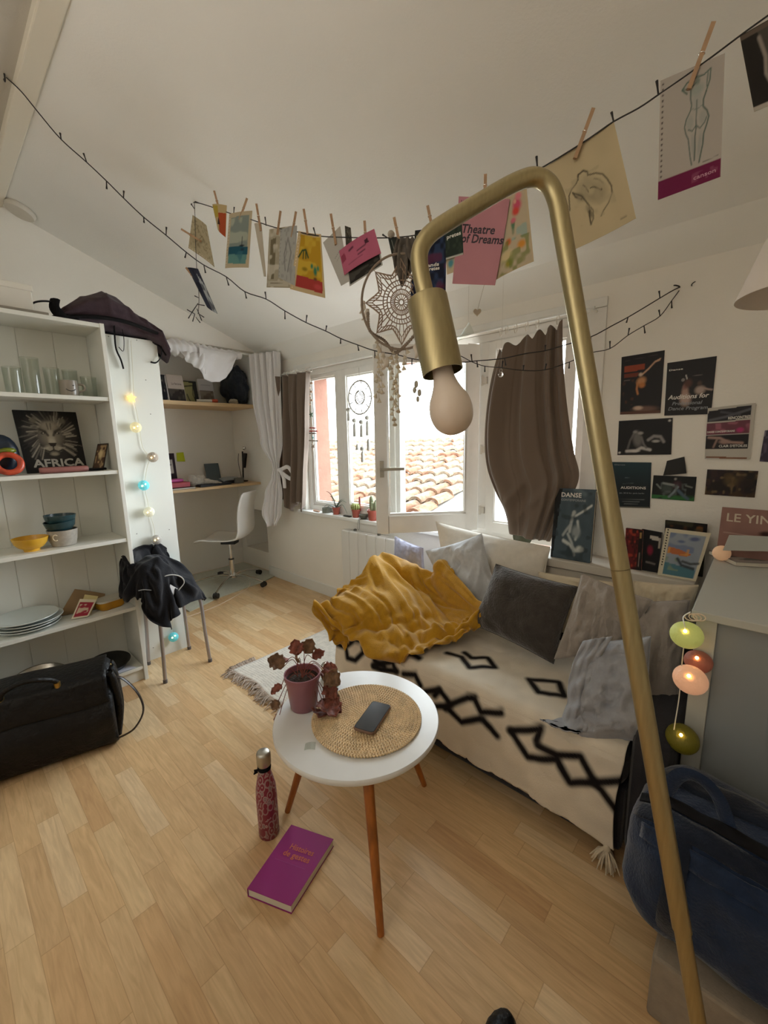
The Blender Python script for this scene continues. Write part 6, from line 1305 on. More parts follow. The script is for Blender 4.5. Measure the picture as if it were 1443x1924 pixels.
# ------------------------------------------------------------------ egg-shaped string lights at the dresser corner
es = thing('egg_string_light', 'string of large egg shaped light balls hanging off the dresser corner', 'string lights', (1.38, .1, .5))
XE = 1.375
for (x, y, r, sz_, tilt, c_, em, lb) in ((1290, 1193, .0400, .93, .0, '#b9bf6c', .18, 'yellow green egg shaped ball'), (1297, 1277, .0430, .90, .35, '#dca682', .25, 'peach egg shaped ball'), (1282, 1388, .0425, .93, .55, '#6b6413', .02, 'olive green egg shaped ball'), (1312, 1243, .035, .9, 0, '#a3604c', .05, 'dim coral ball')):
    p = at(x, y, 0, XE if lb[0] != 'd' else 1.43); dv = (p-Vector((0, 0, CAMZ))).normalized(); A = Matrix.Rotation(tilt, 3, dv) @ frame3(dv.cross(Vector((0, 0, 1))), Vector((0, 0, 1)))
    b_ = M().sph(p, r, 28, mx=A, sy=sz_).build('light_ball', mat('egg_'+c_[1:], c_, .55, emit=em, bump=.3, bscale=120), es, smooth=True, label=lb)
    mb = M(); mb.sph(p-dv*r*.93+Vector((0, .004, .010)), .0045, 8); mb.sph(p-dv*r*.93+Vector((0, .002, -.012)), .0028, 8); mb.build('led', m_led, b_)
mb = M(); mb.tube(spline([at(1298, 1150, 0, XE), at(1284, 1160, 0, XE), at(1287, 1185, 0, XE-.03), at(1281, 1250, 0, XE), at(1276, 1310, 0, XE), at(1268, 1360, 0, XE-.02), at(1256, 1440, 0, XE)], 6), .0016, 6); mb.build('cable', mat('clear_cable', '#d8d4c4'), es, smooth=True)
mb = M()
for a0_ in range(3): pp_ = at(1298+a0_*8, 1160, 0, XE+.01); mb.tube([pp_+Vector((0, .014*math.cos(a), .010*math.sin(a))) for a in [2*math.pi*k/14 for k in range(14)]], .0016, 6, closed=True)
mb.build('cable_loops', mat('white_cable', '#dcc9b4'), es, smooth=True)

# ------------------------------------------------------------------ blue duffel bag on a pale box
m_duf = fabric('navy_canvas', '#1c2a42', .15, .25, .3, 160); m_duf2 = fabric('dark_navy_canvas', '#161d2b', .2, .2, .3, 160)
df = thing('duffel_bag', 'navy blue canvas duffel bag with black zip slumped by the dresser', 'bag', (1.17, -.12, .22))
DB0, DB1, DBZ = Vector((1.20, .155, 0)), Vector((1.12, -.60, 0)), .30
dd_ = (DB1-DB0).normalized(); dn = Vector((dd_.y, -dd_.x, 0)); dn = dn if dn.x < 0 else -dn
def duf(u, v):
    s = u*(DB1-DB0).length; a = 2*math.pi*v; e = min(1, (u+.005)/.16, (1.005-u)/.10); e = .42+.58*math.sqrt(max(0, 1-(1-e)**2)); ca, sa = math.cos(a), math.sin(a); ex = .72
    ca = math.copysign(abs(ca)**ex, ca); sa = math.copysign(abs(sa)**ex, sa); rr_ = .165*e; rz = .155*e
    w_ = .016*nz(s*6, a*1.3, 0, 1, 4)+.010*(1-2*abs(nz(s*12, a*2.2, 0, 1, 7)))-.004
    z = .33+sa*(rz+w_)-.02*(1-e)
    return DB0+dd_*s+dn*(ca*(rr_+w_)+(.04*(-sa) if sa < 0 else 0))+Vector((0, 0, max(z, .178)))
mb = M(); mb.grid(duf, 60, 56, cv=True); mb.add([duf(0, j/56) for j in range(56)], [tuple(range(56))]); mb.add([duf(1, j/56) for j in range(56)], [tuple(range(56))]); mb.build('body', m_duf, df, smooth=True, ang=70)
def strip(v0, v1, off, name, m, n=60, u0=.02, u1=.98):
    def f(u, w_):
        uu = u0+(u1-u0)*u; p = duf(uu, v0+(v1-v0)*w_); q = duf(uu, v0+(v1-v0)*w_+.01); t_ = duf(min(uu+.01, 1), v0+(v1-v0)*w_)-p; n_ = (q-p).cross(t_); n_ = n_.normalized() if n_.length > 1e-9 else Vector((0, 0, 1)); c_ = DB0+dd_*uu*(DB1-DB0).length+Vector((0, 0, .33))
        if n_.dot(p-c_) < 0: n_ = -n_
        return p+n_*off
    return M().grid(f, n, 6).build(name, m, df, smooth=True, solid=.003, ang=180)
strip(.185, .215, .005, 'zip', m_strap); strip(.125, .18, .004, 'zip_flap', m_duf2); strip(.065, .115, .004, 'front_band', m_duf, u0=.05)
strip(.25, .30, .004, 'rear_panel', m_duf2)
def dloop(s0, s1, side, h, nm='handle'):
    a = DB0+dd_*s0+dn*.05*side+Vector((0, 0, .475)); b = DB0+dd_*s1+dn*.05*side+Vector((0, 0, .475)); c1 = a.lerp(b, .2)+Vector((0, 0, h)); c2 = a.lerp(b, .8)+Vector((0, 0, h*.9))
    M().tube(spline([a, c1, a.lerp(b, .5)+Vector((0, 0, h*1.25)), c2, b], 7), .016, 8, flat=.35).build(nm, m_duf, df, smooth=True)
dloop(.06, .19, 1, .075); dloop(.33, .52, -1, .09)
mb = M(); s_ = duf(.12, .07); mb.tube(spline([duf(.16, .13), duf(.16, .05)+dn*.012, duf(.155, .98)+dn*.01, duf(.15, .90)], 8), .020, 8, flat=.3); mb.build('webbing', m_duf2, df, smooth=True)
# the pale crate under it
t = thing('linen_box', 'pale linen covered box under the blue duffel bag', 'box', (1.10, -.24, 0))
cb_ = M(); cb_.box(.985, 1.29, -.58, .075, .0, .173); cb_.build('body', fabric('pale_linen', '#8b7f70', .1, .1), t, bevel=.008)

# ------------------------------------------------------------------ lampshade at the upper right
q = Vector((1.44, -.055, 1.70)); t = thing('lampshade', 'white conical fabric lampshade hanging at the right edge', 'lampshade', tuple(q))
m_shade = mat('white_shade_fabric', '#d9cfc6', .85, bump=.15, bscale=300)
M().lathe([(.150, 0), (.085, .19), (.082, .19), (.147, .002)], q, 56, closed=True).build('shade', m_shade, t, smooth=True, ang=50)
M().lathe([(.0001, .185), (.084, .185), (.084, .188), (.0001, .188)], q, 40).build('top_disc', m_shade, t)
M().tube([q+Vector((0, 0, .188)), Vector((q.x, q.y, ZC(q.x)-.001))], .003, 8).build('cord', mat('white_cable', '#dcc9b4'), t)

# ------------------------------------------------------------------ posters on the window wall
XP = XW-.0035
def poster(name, label, TL, TR_, BR, BL, ops, txt=None, nu=60, nv=76, asp=1.35, cat='poster', base='#1a1718', lift=0):
    c = [at(*q, 0, XP-lift) for q in (BL, BR, TR_, TL)]; t = thing(name, label, cat, (XP, (c[0].y+c[1].y)/2, min(c[0].z, c[1].z))); Sf = quad_page(*c)
    sheet('paper', Sf, t, mat('poster_back_'+base[1:], base, .6), th=.0015); artwork('poster_print', Sf, ops, t, nu, nv, asp=asp, m=vcol_mat('glossy_print', .45, .3))
    if txt:
        by = {}
        for (m_, s, u0, v0, u1, hh, *rest) in txt: by.setdefault(s, [m_, M()]); text_on(by[s][1], s, Sf, u0, v0, u1, hh, italic=rest[0] if rest else 0, bold=rest[1] if len(rest) > 1 else 0)
        for k_, (m_, b_) in by.items(): b_.build('lettering', m_, t)
    return t
poster('poster', 'dance poster with an arched back dancer and orange lettering block', (1168, 671), (1249, 658), (1241, 776), (1165, 779),
    [('bg', '#120f12'), ('poly', '#8f3a1c', [(.08, .72), (.56, .74), (.56, .83), (.08, .83)]), ('poly', '#6d2c17', [(.08, .63), (.40, .64), (.44, .70), (.08, .70)]), ('noise', '#5a3320', 14, .55, .5, (.05, .33, .15, .6)), ('line', '#c39a7e', .02, [(.52, .66), (.66, .74), (.80, .84), (.90, .86)]), ('line', '#caa384', .012, [(.80, .84), (.92, .88)]), ('ell', '#c08a5d', .50, .55, .13, .075, .3), ('ell', '#b9743f', .52, .48, .09, .05), ('ell', '#cdb59f', .48, .66, .055, .035), ('line', '#b97a48', .025, [(.41, .52), (.40, .42), (.43, .34)]), ('ell', '#6d5247', .62, .08, .34, .055), ('ell', '#c5a894', .45, .10, .13, .04), ('poly', '#5b3a2c', [(0, 0), (1, 0), (1, .04), (0, .05)]), ('line', '#39302f', .006, [(.1, .92), (.85, .95)]), ('line', '#70605a', .01, [(.08, .59), (.22, .59)])])
poster('poster', 'black poster reading Auditions for Professional Dance Program', (1254, 682), (1347, 669), (1336, 778), (1248, 781),
    [('bg', '#141214'), ('ell', '#a58679', .42, .40, .085, .17), ('ell', '#b39a8e', .44, .28, .13, .13), ('ell', '#8c6458', .41, .52, .05, .06), ('ell', '#54352c', .47, .58, .10, .09), ('ell', '#a8958b', .73, .44, .12, .085, .2), ('ell', '#4c3a33', .71, .56, .055, .05), ('line', '#a08a80', .022, [(.80, .47), (.90, .44), (.97, .43)]), ('line', '#6d6461', .005, [(.50, .70), (.75, .71)]), ('line', '#c9c5c0', .012, [(.415, .73), (.445, .66)]), ('ell', '#b9b5b0', .36, .65, .035, .028), ('ell', '#141214', .36, .65, .018, .014)],
    [(m_wp, 'Auditions for', .06, .30, .92, .085, .25, .005), (m_gp, 'Professional', .16, .19, .80, .065, .25, .002), (m_gp, 'Dance Program', .08, .095, .92, .065, .25, .002), (m_wp, 'Danse', .05, .84, .34, .03, 0, .003)], 64, 76)
poster('poster', 'black and white photo of two floor dancers with pale corner pins', (1163, 791), (1264, 785), (1261, 854), (1160, 855),
    [('bg', '#0d0c0e'), ('ell', '#6d6a68', .38, .45, .10, .26, .2), ('ell', '#8a8785', .33, .66, .05, .05), ('ell', '#9a9693', .43, .62, .06, .05), ('line', '#777472', .022, [(.30, .60), (.24, .42), (.20, .2)], .6), ('line', '#b9b5b2', .03, [(.18, .11), (.36, .12), (.46, .2), (.62, .14)]), ('ell', '#c9c5c0', .34, .11, .10, .04), ('line', '#8c8886', .03, [(.58, .42), (.68, .52), (.80, .50), (.86, .36)]), ('ell', '#aaa6a3', .72, .38, .08, .045), ('line', '#6d6a69', .02, [(.45, .5), (.50, .3), (.55, .2)]), ('ell', '#c9c6c0', .95, .93, .028, .036), ('ell', '#c9c6c0', .04, .07, .028, .036)], None, 80, 56, .68, 'picture')
poster('poster', 'dark teal poster lettered AUDITIONS beside the lamp pole', (1149, 868), (1224, 869), (1221, 955), (1153, 953),
    [('bg', '#0d1a20'), ('grad', '#17363f', .45, 1.0), ('line', '#5f6d70', .005, [(.35, .66), (.62, .65)]), ('poly', '#6a675c', [(0, 0), (1, 0), (1, .02), (0, .03)]), ('line', '#8b9090', .007, [(.12, .195), (.85, .19)], .7), ('line', '#7b8080', .006, [(.25, .14), (.72, .135)], .7), ('line', '#7b8080', .006, [(.3, .085), (.68, .08)], .7), ('line', '#5f6b6e', .008, [(.28, .53), (.55, .54)], .6)],
    [(m_wp, 'AUDITIONS', .22, .415, .88, .055, 0, .004), (m_gp, 'jan. 28 & fev. paris berlin', .18, .31, .84, .030, 0, .001), (m_gp, 'Danse', .08, .93, .35, .022, 0, .002)], 50, 60, 1.15)
poster('poster', 'green-lit stage photo of cyclists pinned under the dark scrap', (1228, 893), (1309, 896), (1304, 942), (1224, 936),
    [('bg', '#0c100f'), ('poly', '#2c6a35', [(0, 0), (1, .02), (1, .20), (0, .16)]), ('noise', '#12301c', 9, .6, .8, (0, 1, 0, .25)), ('ell', '#3f4a47', .35, .45, .16, .22), ('ell', '#40252f', .58, .62, .12, .20), ('line', '#8a9290', .03, [(.25, .68), (.5, .62)]), ('line', '#7e8c93', .03, [(.60, .55), (.52, .32), (.42, .12)]), ('line', '#4d6070', .04, [(.62, .4), (.75, .2), (.85, .08)]), ('ell', '#93908a', .53, .88, .035, .06), ('line', '#7d837f', .02, [(.1, .62), (.2, .45)]), ('line', '#6d736f', .02, [(.78, .62), (.92, .56)]), ('noise', '#5d6664', 14, .68, .7, (.2, .8, .15, .7))], None, 60, 40, .62, 'picture')
poster('poster', 'dark brown stage photo on the wall at the right', (1329, 882), (1425, 885), (1418, 935), (1324, 929),
    [('bg', '#1b1411'), ('noise', '#4a3520', 7, .45, .8), ('noise', '#2a1a22', 5, .5, .7), ('noise', '#7d6646', 13, .68, .7), ('ell', '#5d4a2c', .5, .6, .16, .25, 0, .7), ('ell', '#14100e', .85, .5, .2, .5, 0, .7)], None, 60, 36, .55, 'picture')
poster('calendar', 'white flyer with three dark and pink photo bands on the wall', (1330, 767), (1420, 757), (1410, 863), (1324, 862),
    [('bg', '#bab5ac'), ('poly', '#19171d', [(0, .72), (.93, .74), (.93, .97), (.02, .94)]), ('line', '#5f5f66', .03, [(.06, .76), (.4, .80), (.9, .9)], .8), ('line', '#4c4b54', .025, [(.3, .9), (.7, .82)], .8), ('poly', '#6b3645', [(0, .47), (.93, .48), (.93, .71), (0, .70)]), ('noise', '#a0606e', 8, .5, .8, (0, .93, .50, .69)), ('ell', '#b02f6c', .73, .54, .09, .05), ('poly', '#181418', [(0, .20), (.93, .19), (.93, .455), (0, .455)]), ('line', '#a08279', .03, [(.06, .42), (.32, .40), (.50, .32), (.80, .30)]), ('ell', '#9d7f76', .42, .33, .14, .05), ('line', '#8d7268', .025, [(.25, .38), (.18, .23)]), ('poly', '#7a4a2c', [(.02, .015), (.93, .01), (.93, .035), (.02, .045)])],
    [(m_wp, 'RENCONTRES', .46, .745, .92, .05, 0, .004), (m_wp, "CLAIR D'ETOILES", .30, .225, .90, .045, 0, .003), (m_wp, 'DANSE CONTEMPORAINE', .02, .51, .62, .035, 0, .003)], 60, 76, 1.2, 'flyer', '#b9b4aa', lift=.003)
poster('wall_print', 'purplish print cut off by the right edge of the view', (1437, 809), (1475, 803), (1470, 870), (1427, 867), [('bg', '#3a3344'), ('noise', '#5d5468', 6, .5, .8), ('poly', '#7d7684', [(0, .8), (.1, .8), (.1, 1), (0, 1)])], None, 20, 30, 1.5, 'picture')
Sf = quad_page(at(1247, 893, 0, XP), at(1291, 889, 0, XP), at(1286, 858, 0, XP), at(1253, 866, 0, XP)); 
Sf2 = lambda u, v, o=0: Sf(u, v, o)+Vector((-.016*(1-v)**2-.004*u, 0, 0)); t = thing('black_scrap', 'small curled black paper scrap above the cyclist photo', 'paper', tuple(at(1268, 893, 0, XP))); sheet('paper', Sf2, t, mat('black_paper', '#0f0e10', .6), th=.0012)
# ------------------------------------------------------------------ long dark fairy-light wire across the room
m_wire = mat('dark_green_wire', '#1f1c1e', .5)
HK1, HK2 = Vector((.428, 2.401, ZC(.5)+.015)), Vector((2.287, .341, 2.002))
pn = (HK2-HK1).cross(Vector((0, 0, 1))).normalized()
fl_ = thing('fairy_light_string', 'thin dark fairy light wire sagging across the room between wall hooks', 'string lights', tuple(HK1))
def pA(x, y): return atpl(x, y, HK1, pn)
s1 = [(12, 146), (40, 172), (75, 215), (115, 262), (163, 305), (200, 340), (232, 372), (270, 408), (312, 442), (350, 474), (383, 498), (425, 520), (460, 548), (500, 562), (535, 584), (575, 606), (612, 622), (640, 636), (672, 648), (704, 659), (748, 667), (774, 674), (820, 680), (864, 681), (896, 678), (922, 676), (948, 673), (989, 664), (1024, 659), (1059, 649), (1110, 633), (1150, 612), (1180, 596), (1212, 577), (1240, 560), (1262, 547), (1276, 540)]
s2 = [(790, 660), (820, 655), (861, 667), (887, 680), (911, 688), (943, 691), (983, 696), (1024, 695), (1070, 680), (1110, 663), (1146, 655), (1180, 630), (1210, 612), (1240, 594), (1262, 565), (1276, 546)]
for s in (s1, s2):
    P_ = spline([pA(*q) for q in s], 4); M().tube(P_, .0022 if s is s1 else .0018, 6).build('wire', m_wire, fl_, smooth=True)
rr = random.Random(12)
for s, rng in ((s1, list(range(3, len(s1)-1))), (s2, list(range(2, len(s2)-1)))):
    for i in rng:
        if i % 2 and s is s1 and i > 22: continue
        p = pA(*s[i]); d_ = Vector((rr.uniform(-.3, .3), rr.uniform(-.3, .3), rr.choice((-1, 1))*1.0)).normalized()*rr.uniform(.022, .034); M().tube([p, p+d_*.55, p+d_], [.0022, .0024, .0038], 6).build('bulb_twig', m_wire, fl_, smooth=True)
for h, d_ in ((HK1, Vector((0, 0, -1))), (HK2, Vector((-1, 0, 0)))):
    M().tube(spline([h, h+d_*.018, h+d_*.026+Vector((0, .010, .004)), h+d_*.018+Vector((0, .018, .008))], 5), .003, 6).build('wall_hook', m_wire, fl_, smooth=True)
M().tube(spline([HK1+Vector((-.02, 0, -.02)), HK1+Vector((-.05, -.02, -.06)), HK1+Vector((-.09, -.05, -.03))], 5), .0022, 6).build('wire_end', m_wire, fl_, smooth=True)
t = thing('wall_hook', 'small metal hook on the wall right of the fairy light end', 'hook', tuple(at(1300, 537, 0, XW))); h = at(1300, 537, 0, XW-.002); M().tube(spline([h, h+Vector((-.014, 0, 0)), h+Vector((-.018, -.006, .006)), h+Vector((-.014, -.012, .010))], 5), .002, 6).build('hook_wire', m_wire, t, smooth=True)

# ------------------------------------------------------------------ wire with clothes pegs and pictures
Q0_ = Vector((1.118, 2.306, 2.56)); Q1_ = Vector((1.315, .27, 2.2)); qn = (Vector((Q1_.x, Q1_.y, 0))-Vector((Q0_.x, Q0_.y, 0))).cross(Vector((0, 0, 1))).normalized()
def pB(x, y, fwd=0):
    p = atpl(x, y, Q0_, qn); return p+(Vector((0, 0, CAMZ))-p).normalized()*fwd
sw = [(362, 380), (375, 382), (395, 388), (430, 400), (470, 412), (515, 427), (560, 436), (605, 444), (650, 446), (700, 447), (745, 446), (790, 440), (835, 424), (880, 392), (925, 366), (970, 345), (1010, 320), (1060, 290), (1110, 258), (1152, 229), (1200, 203), (1237, 178), (1285, 145), (1340, 105), (1400, 60), (1470, 10)]
pw = thing('peg_wire', 'dark fairy light wire under the ceiling holding the pegged pictures', 'string lights', tuple(pB(362, 380)))
M().tube(spline([pB(*q) for q in sw], 4), .0021, 6).build('wire', m_wire, pw, smooth=True)
for (x, y, dx, dy) in ((375, 382, -12, -5), (365, 392, -8, -12), (439, 402, 1, -13), (500, 424, -2, -16), (593, 442, -4, -14), (727, 446, -8, -5), (1010, 320, -2, -26), (1153, 229, -4, -18), (1237, 178, -3, -26)):
    a, b = pB(x, y), pB(x+dx, y+dy); M().tube([a, a.lerp(b, .5), b], [.002, .0022, .0034], 6).build('bulb_twig', m_wire, pw, smooth=True)
M().tube(spline([pB(365, 380), pB(366, 400), pB(368, 470), pB(370, 510), pB(374, 560), pB(372, 590)], 5), .0015, 5).build('loose_wire', m_wire, pw, smooth=True)
for i, (x0_, y0_, x1_, y1_) in enumerate(((372, 570, 360, 588), (370, 580, 379, 602), (366, 590, 352, 582), (366, 590, 362, 604), (374, 560, 366, 556), (371, 572, 384, 574), (368, 596, 376, 606), (360, 588, 354, 598), (374, 590, 383, 596))):
    M().tube([pB(x0_, y0_), pB(x1_, y1_)], [.0018, .0030], 5).build('bulb_twig', m_wire, pw, smooth=True)
e_ = pB(1470, 10); M().tube([e_, Vector((e_.x+.06, e_.y-.10, ZC(e_.x+.06)-.002))], .0021, 6).build('wire_end', m_wire, pw)
h0 = pB(362, 380); M().tube([h0, Vector((h0.x, h0.y+.02, ZC(h0.x)-.002))], .0021, 6).build('wire_end', m_wire, pw)

m_peg = mat('peg_wood', '#b08f6f', .65, noise_scale=30, noise_amt=.15)
def make_peg(name, label, a, b, lng=.072):
    """a = free (upper) end in the photo, b = gripping end, on the plane of the wire"""
    A_, B_ = pB(*a, .004), pB(*b, .004); d_ = (A_-B_).normalized(); ctr = (A_+B_)/2; L_ = (A_-B_).length/2
    t = thing('clothes_peg', label, 'clothes peg', tuple(B_), group='wooden clothes pegs on the picture wire')
    nv_ = (Vector((0, 0, CAMZ))-ctr).normalized(); sd_ = d_.cross(nv_).normalized(); nv_ = sd_.cross(d_)
    for s_ in (1, -1):
        mb = M(); w_ = .0047; k0 = (-d_*L_, s_*.0012, s_*.0052)
        P8 = [(-1, .0009), (-.1, .0016), (.25, .0018), (1, .0052)]
        ring_o = [(x_*L_, s_*(o_+.0038)) for x_, o_ in P8]; ring_i = [(x_*L_, s_*o_) for x_, o_ in P8]
        poly = [ctr+d_*x_+nv_*y_-sd_*w_ for x_, y_ in ring_o]+[ctr+d_*x_+nv_*y_-sd_*w_ for x_, y_ in reversed(ring_i)]
        mb.prism(poly, sd_*2*w_); mb.build('peg_half', m_peg, t)
    c2 = ctr+d_*L_*.12; M().tube([c2+sd_*.006*math.cos(q)+nv_*.0068*math.sin(q) for q in [2*math.pi*i/12 for i in range(12)]], .0009, 5, closed=True).build('spring', m_chr, t)
def hung(name, label, TL, TR_, BR, BL, ops, paperc='#c9c0aa', txt=None, curl=0, curlv=0, nu=50, nv=66, asp=1.4, fwd=0, cat='card', dot=None, swing=0):
    c = [pB(*q, fwd+(swing if i in (1, 2) else 0)) for i, q in enumerate((BL, BR, TR_, TL))]; t = thing(name, label, cat, tuple((c[2]+c[3])/2)); Sf = quad_page(*c, curl, curlv)
    sheet('paper', Sf, t, mat('paper_'+paperc[1:], paperc, .8), th=.0008, nu=14, nv=14); 
    if ops: artwork('picture_print', Sf, ops, t, nu, nv, asp=asp, m=vcol_mat('matt_print', .75, .2))
    if txt:
        by = {}
        for (m_, s, u0, v0, u1, hh, *rest) in txt: by.setdefault(s, [m_, M()]); text_on(by[s][1], s, Sf, u0, v0, u1, hh, italic=rest[0] if rest else 0, bold=rest[1] if len(rest) > 1 else 0)
        for k_, (m_, b_) in by.items(): b_.build('lettering', m_, t)
    return t, Sf
def holes(side, n=16, c='#efe9d8', r=.014, asp=1.4):
    return [('ell', c, side, .04+.92*i/(n-1), r, r/asp) for i in range(n)]
mk = mat('dark_purple_ink', '#2a1c2a', .6)
hung('sketch_card', 'cream fan shaped sketch hanging leftmost on the picture wire', (362, 404), (388, 424), (403, 502), (354, 466), [('bg', '#b5aa8d'), ('noise', '#8b8166', 16, .62, .7), ('line', '#7d7358', .01, [(.2, .3), (.5, .6), (.8, .4)]), ('line', '#7d7358', .01, [(.3, .7), (.6, .5), (.7, .2)])]+[('ell', '#ddd6c2', .04+.92*i/11, .04, .018, .014) for i in range(12)], '#b5aa8d', curl=-.012)
hung('folded_card', 'small folded yellow and red watercolour second from the left on the wire', (399, 384), (426, 386), (424, 446), (409, 430), [('bg', '#b9a57c'), ('poly', '#a84e2c', [(.45, 0), (1, 0), (1, .75), (.5, .7)]), ('poly', '#b09a3c', [(0, .45), (.5, .55), (.5, .95), (0, .95)]), ('poly', '#3a2420', [(.3, .25), (.6, .3), (.5, .55)])]+holes(.04, 9), '#c3b28c', curl=.01)
hung('watercolour', 'watercolour of a sailing boat on a teal sea hung on the wire', (431, 402), (474, 396), (467, 503), (423, 504),
    [('bg', '#b7aa90'), ('poly', '#7f8b87', [(.12, .32), (.92, .32), (.90, .93), (.14, .92)]), ('noise', '#aab0a2', 5, .5, .8, (.14, .9, .45, .9)), ('poly', '#1f5568', [(.12, .22), (.93, .24), (.93, .38), (.12, .40)]), ('poly', '#5d8a88', [(.14, .08), (.88, .07), (.92, .24), (.14, .25)]), ('noise', '#35697a', 6, .5, .7, (.14, .9, .08, .30)), ('line', '#1c242c', .012, [(.70, .40), (.70, .56)]), ('ell', '#1c242c', .70, .40, .12, .02), ('ell', '#22384a', .73, .33, .08, .03)]+holes(.05, 18), '#bdb095', curl=.006)
hung('edge_on_card', 'white card seen nearly edge-on between the boat and the grey collage', (478, 420), (491, 419), (500, 520), (496, 520), [('bg', '#b9b2a2')], '#b9b2a2', curl=.004)
hung('collage', 'grey brown collage page on the wire left of the cactus painting', (506, 431), (551, 424), (546, 541), (501, 540), [('bg', '#a19a87'), ('poly', '#6e6651', [(.08, .15), (.30, .15), (.32, .85), (.10, .82)]), ('noise', '#c9c4b6', 8, .6, .7), ('poly', '#b5b0a0', [(.05, .02), (.9, .02), (.9, .12), (.05, .12)]), ('line', '#6d6656', .008, [(.15, .08), (.7, .07)])], '#a8a18e')
hung('pencil_sketch', 'grey figure sketch overlapping the collage on the wire', (527, 432), (558, 424), (554, 537), (523, 521), [('bg', '#a5a6a3'), ('line', '#6d6f6e', .03, [(.45, .2), (.35, .5), (.55, .8), (.75, .55), (.6, .2)], .8), ('line', '#808280', .02, [(.3, .3), (.5, .55), (.4, .75)]), ('noise', '#8c8d8a', 9, .62, .6)]+holes(.06, 12, '#5a5852', .02), '#a5a6a3', curl=.005, fwd=.003)
hung('cactus_painting', 'yellow painting of a green cactus above red ground on the wire', (561, 434), (603, 440), (611, 560), (545, 543),
    [('bg', '#c2ad86'), ('poly', '#b58e22', [(.14, .24), (.93, .20), (.95, .94), (.10, .95)]), ('noise', '#c9a93a', 6, .5, .8, (.12, .95, .25, .95)), ('poly', '#a23a36', [(.13, .08), (.93, .06), (.94, .25), (.13, .28)]), ('ell', '#b9494a', .78, .15, .14, .05), ('line', '#2f4a2b', .025, [(.12, .58), (.22, .70), (.34, .72), (.44, .60)]), ('line', '#2f4a2b', .02, [(.26, .70), (.27, .57)]), ('line', '#2f4a2b', .02, [(.34, .70), (.36, .58)]), ('ell', '#3a7b5d', .70, .40, .07, .09, .1), ('ell', '#3f8262', .58, .47, .05, .05), ('ell', '#3f8262', .80, .45, .05, .05), ('ell', '#6d4a2c', .70, .27, .07, .03), ('ell', '#8f7a20', .35, .40, .10, .04)]+holes(.05, 18), '#c2ad86', curl=-.008, fwd=.006, nu=60, nv=76)
hung('photo_print', 'dark grey photo peeking out behind the slanted white sheet', (648, 424), (659, 428), (662, 462), (650, 462), [('bg', '#3c3a33'), ('noise', '#6d6a5e', 6, .5, .6)], '#b9b6ae', fwd=-.003)
hung('white_sheet', 'plain white slanted sheet on the wire left of the pink ticket', (607, 456), (639, 425), (657, 528), (641, 537), [('bg', '#b3b1ab'), ('line', '#8d8c88', .010, [(.3, .55), (.75, .62)]), ('line', '#94928d', .008, [(.35, .48), (.7, .53)])], '#b3b1ab')
hung('photo_print', 'dark photo with white border hanging below the pink ticket', (650, 492), (712, 462), (719, 498), (657, 538), [('bg', '#a9a8a3'), ('poly', '#2a2826', [(.04, .06), (.96, .06), (.96, .96), (.04, .96)]), ('noise', '#4d4a46', 7, .55, .7, (.05, .95, .07, .95))], '#a9a8a3', fwd=.004)
hung('pink_ticket', 'pink printed ticket clipped across the dark photo on the wire', (637, 472), (703, 430), (716, 476), (647, 517), [('bg', '#b3607a'), ('mul', .06, 5), ('poly', '#8d3a52', [(.03, .45), (.16, .50), (.15, .78), (.03, .74)]), ('line', '#5d3044', .03, [(.30, .74), (.40, .78)]), ('line', '#6d3a4e', .02, [(.5, .55), (.72, .6)]), ('line', '#6d3a4e', .02, [(.5, .40), (.68, .44)]), ('line', '#8d4a60', .012, [(.2, .25), (.6, .3)]), ('poly', '#4a2636', [(.72, .62), (.82, .64), (.80, .80), (.72, .78)])], '#b3607a', curl=.008, fwd=.010, nu=60, nv=40, asp=.65)
hung('dark_card', 'narrow dark printed card left of the feathers on the wire', (729, 446), (746, 446), (752, 505), (742, 505), [('bg', '#2c302c'), ('line', '#8d8f88', .03, [(.35, .9), (.5, .5)])], '#2c302c')
t = thing('feather_bunch', 'bunch of grey feathers clipped above the dreamcatcher', 'feathers', tuple(pB(760, 470)))
m_fe = mat('grey_feather', '#5d564f', .9, noise_scale=30, noise_amt=.4)
for i, (x0_, y0_, x1_, y1_, w_) in enumerate(((752, 448, 748, 520, .022), (760, 446, 765, 525, .028), (770, 447, 780, 500, .02), (756, 460, 756, 540, .02))):
    a, b = pB(x0_, y0_, .01*i), pB(x1_, y1_, .008*i); dv = b-a; sd_ = dv.cross(Vector((0, 0, CAMZ))-a).normalized()
    M().grid(lambda u, v: a+dv*u+sd_*((v-.5)*2*w_*math.sin(math.pi*min(1, u*.9+.1))**.6)+sd_.cross(dv).normalized()*(.005*math.cos(v*7)), 14, 8).build('feather', m_fe, t, smooth=True, solid=.001, ang=180)
M().sph(pB(735, 440, .004), .012, 12, sx=1.2).build('fluff', mat('pale_fluff', '#b5ada0', .95, bump=.8), t, smooth=True)
hung('programme', 'dark navy programme lettered Grands interpretes behind the lamp socket', (780, 433), (839, 421), (837, 556), (771, 560),
    [('bg', '#15192b'), ('noise', '#2d3f5e', 7, .5, .8), ('noise', '#5a2440', 5, .62, .7), ('poly', '#1c1a16', [(0, .84), (.5, .88), (.5, 1), (0, 1)])], '#15192b', [(m_wp, 'Grands', .22, .445, .78, .05, 0, .006), (m_wp, 'interpretes', .12, .39, .80, .05, 0, .006), (mat('yellow_print', '#b9b23c', .6), '26', .42, .10, .62, .08), (mat('yellow_print', '#b9b23c'), '100', .05, .87, .35, .07)], fwd=.0, curl=-.006)
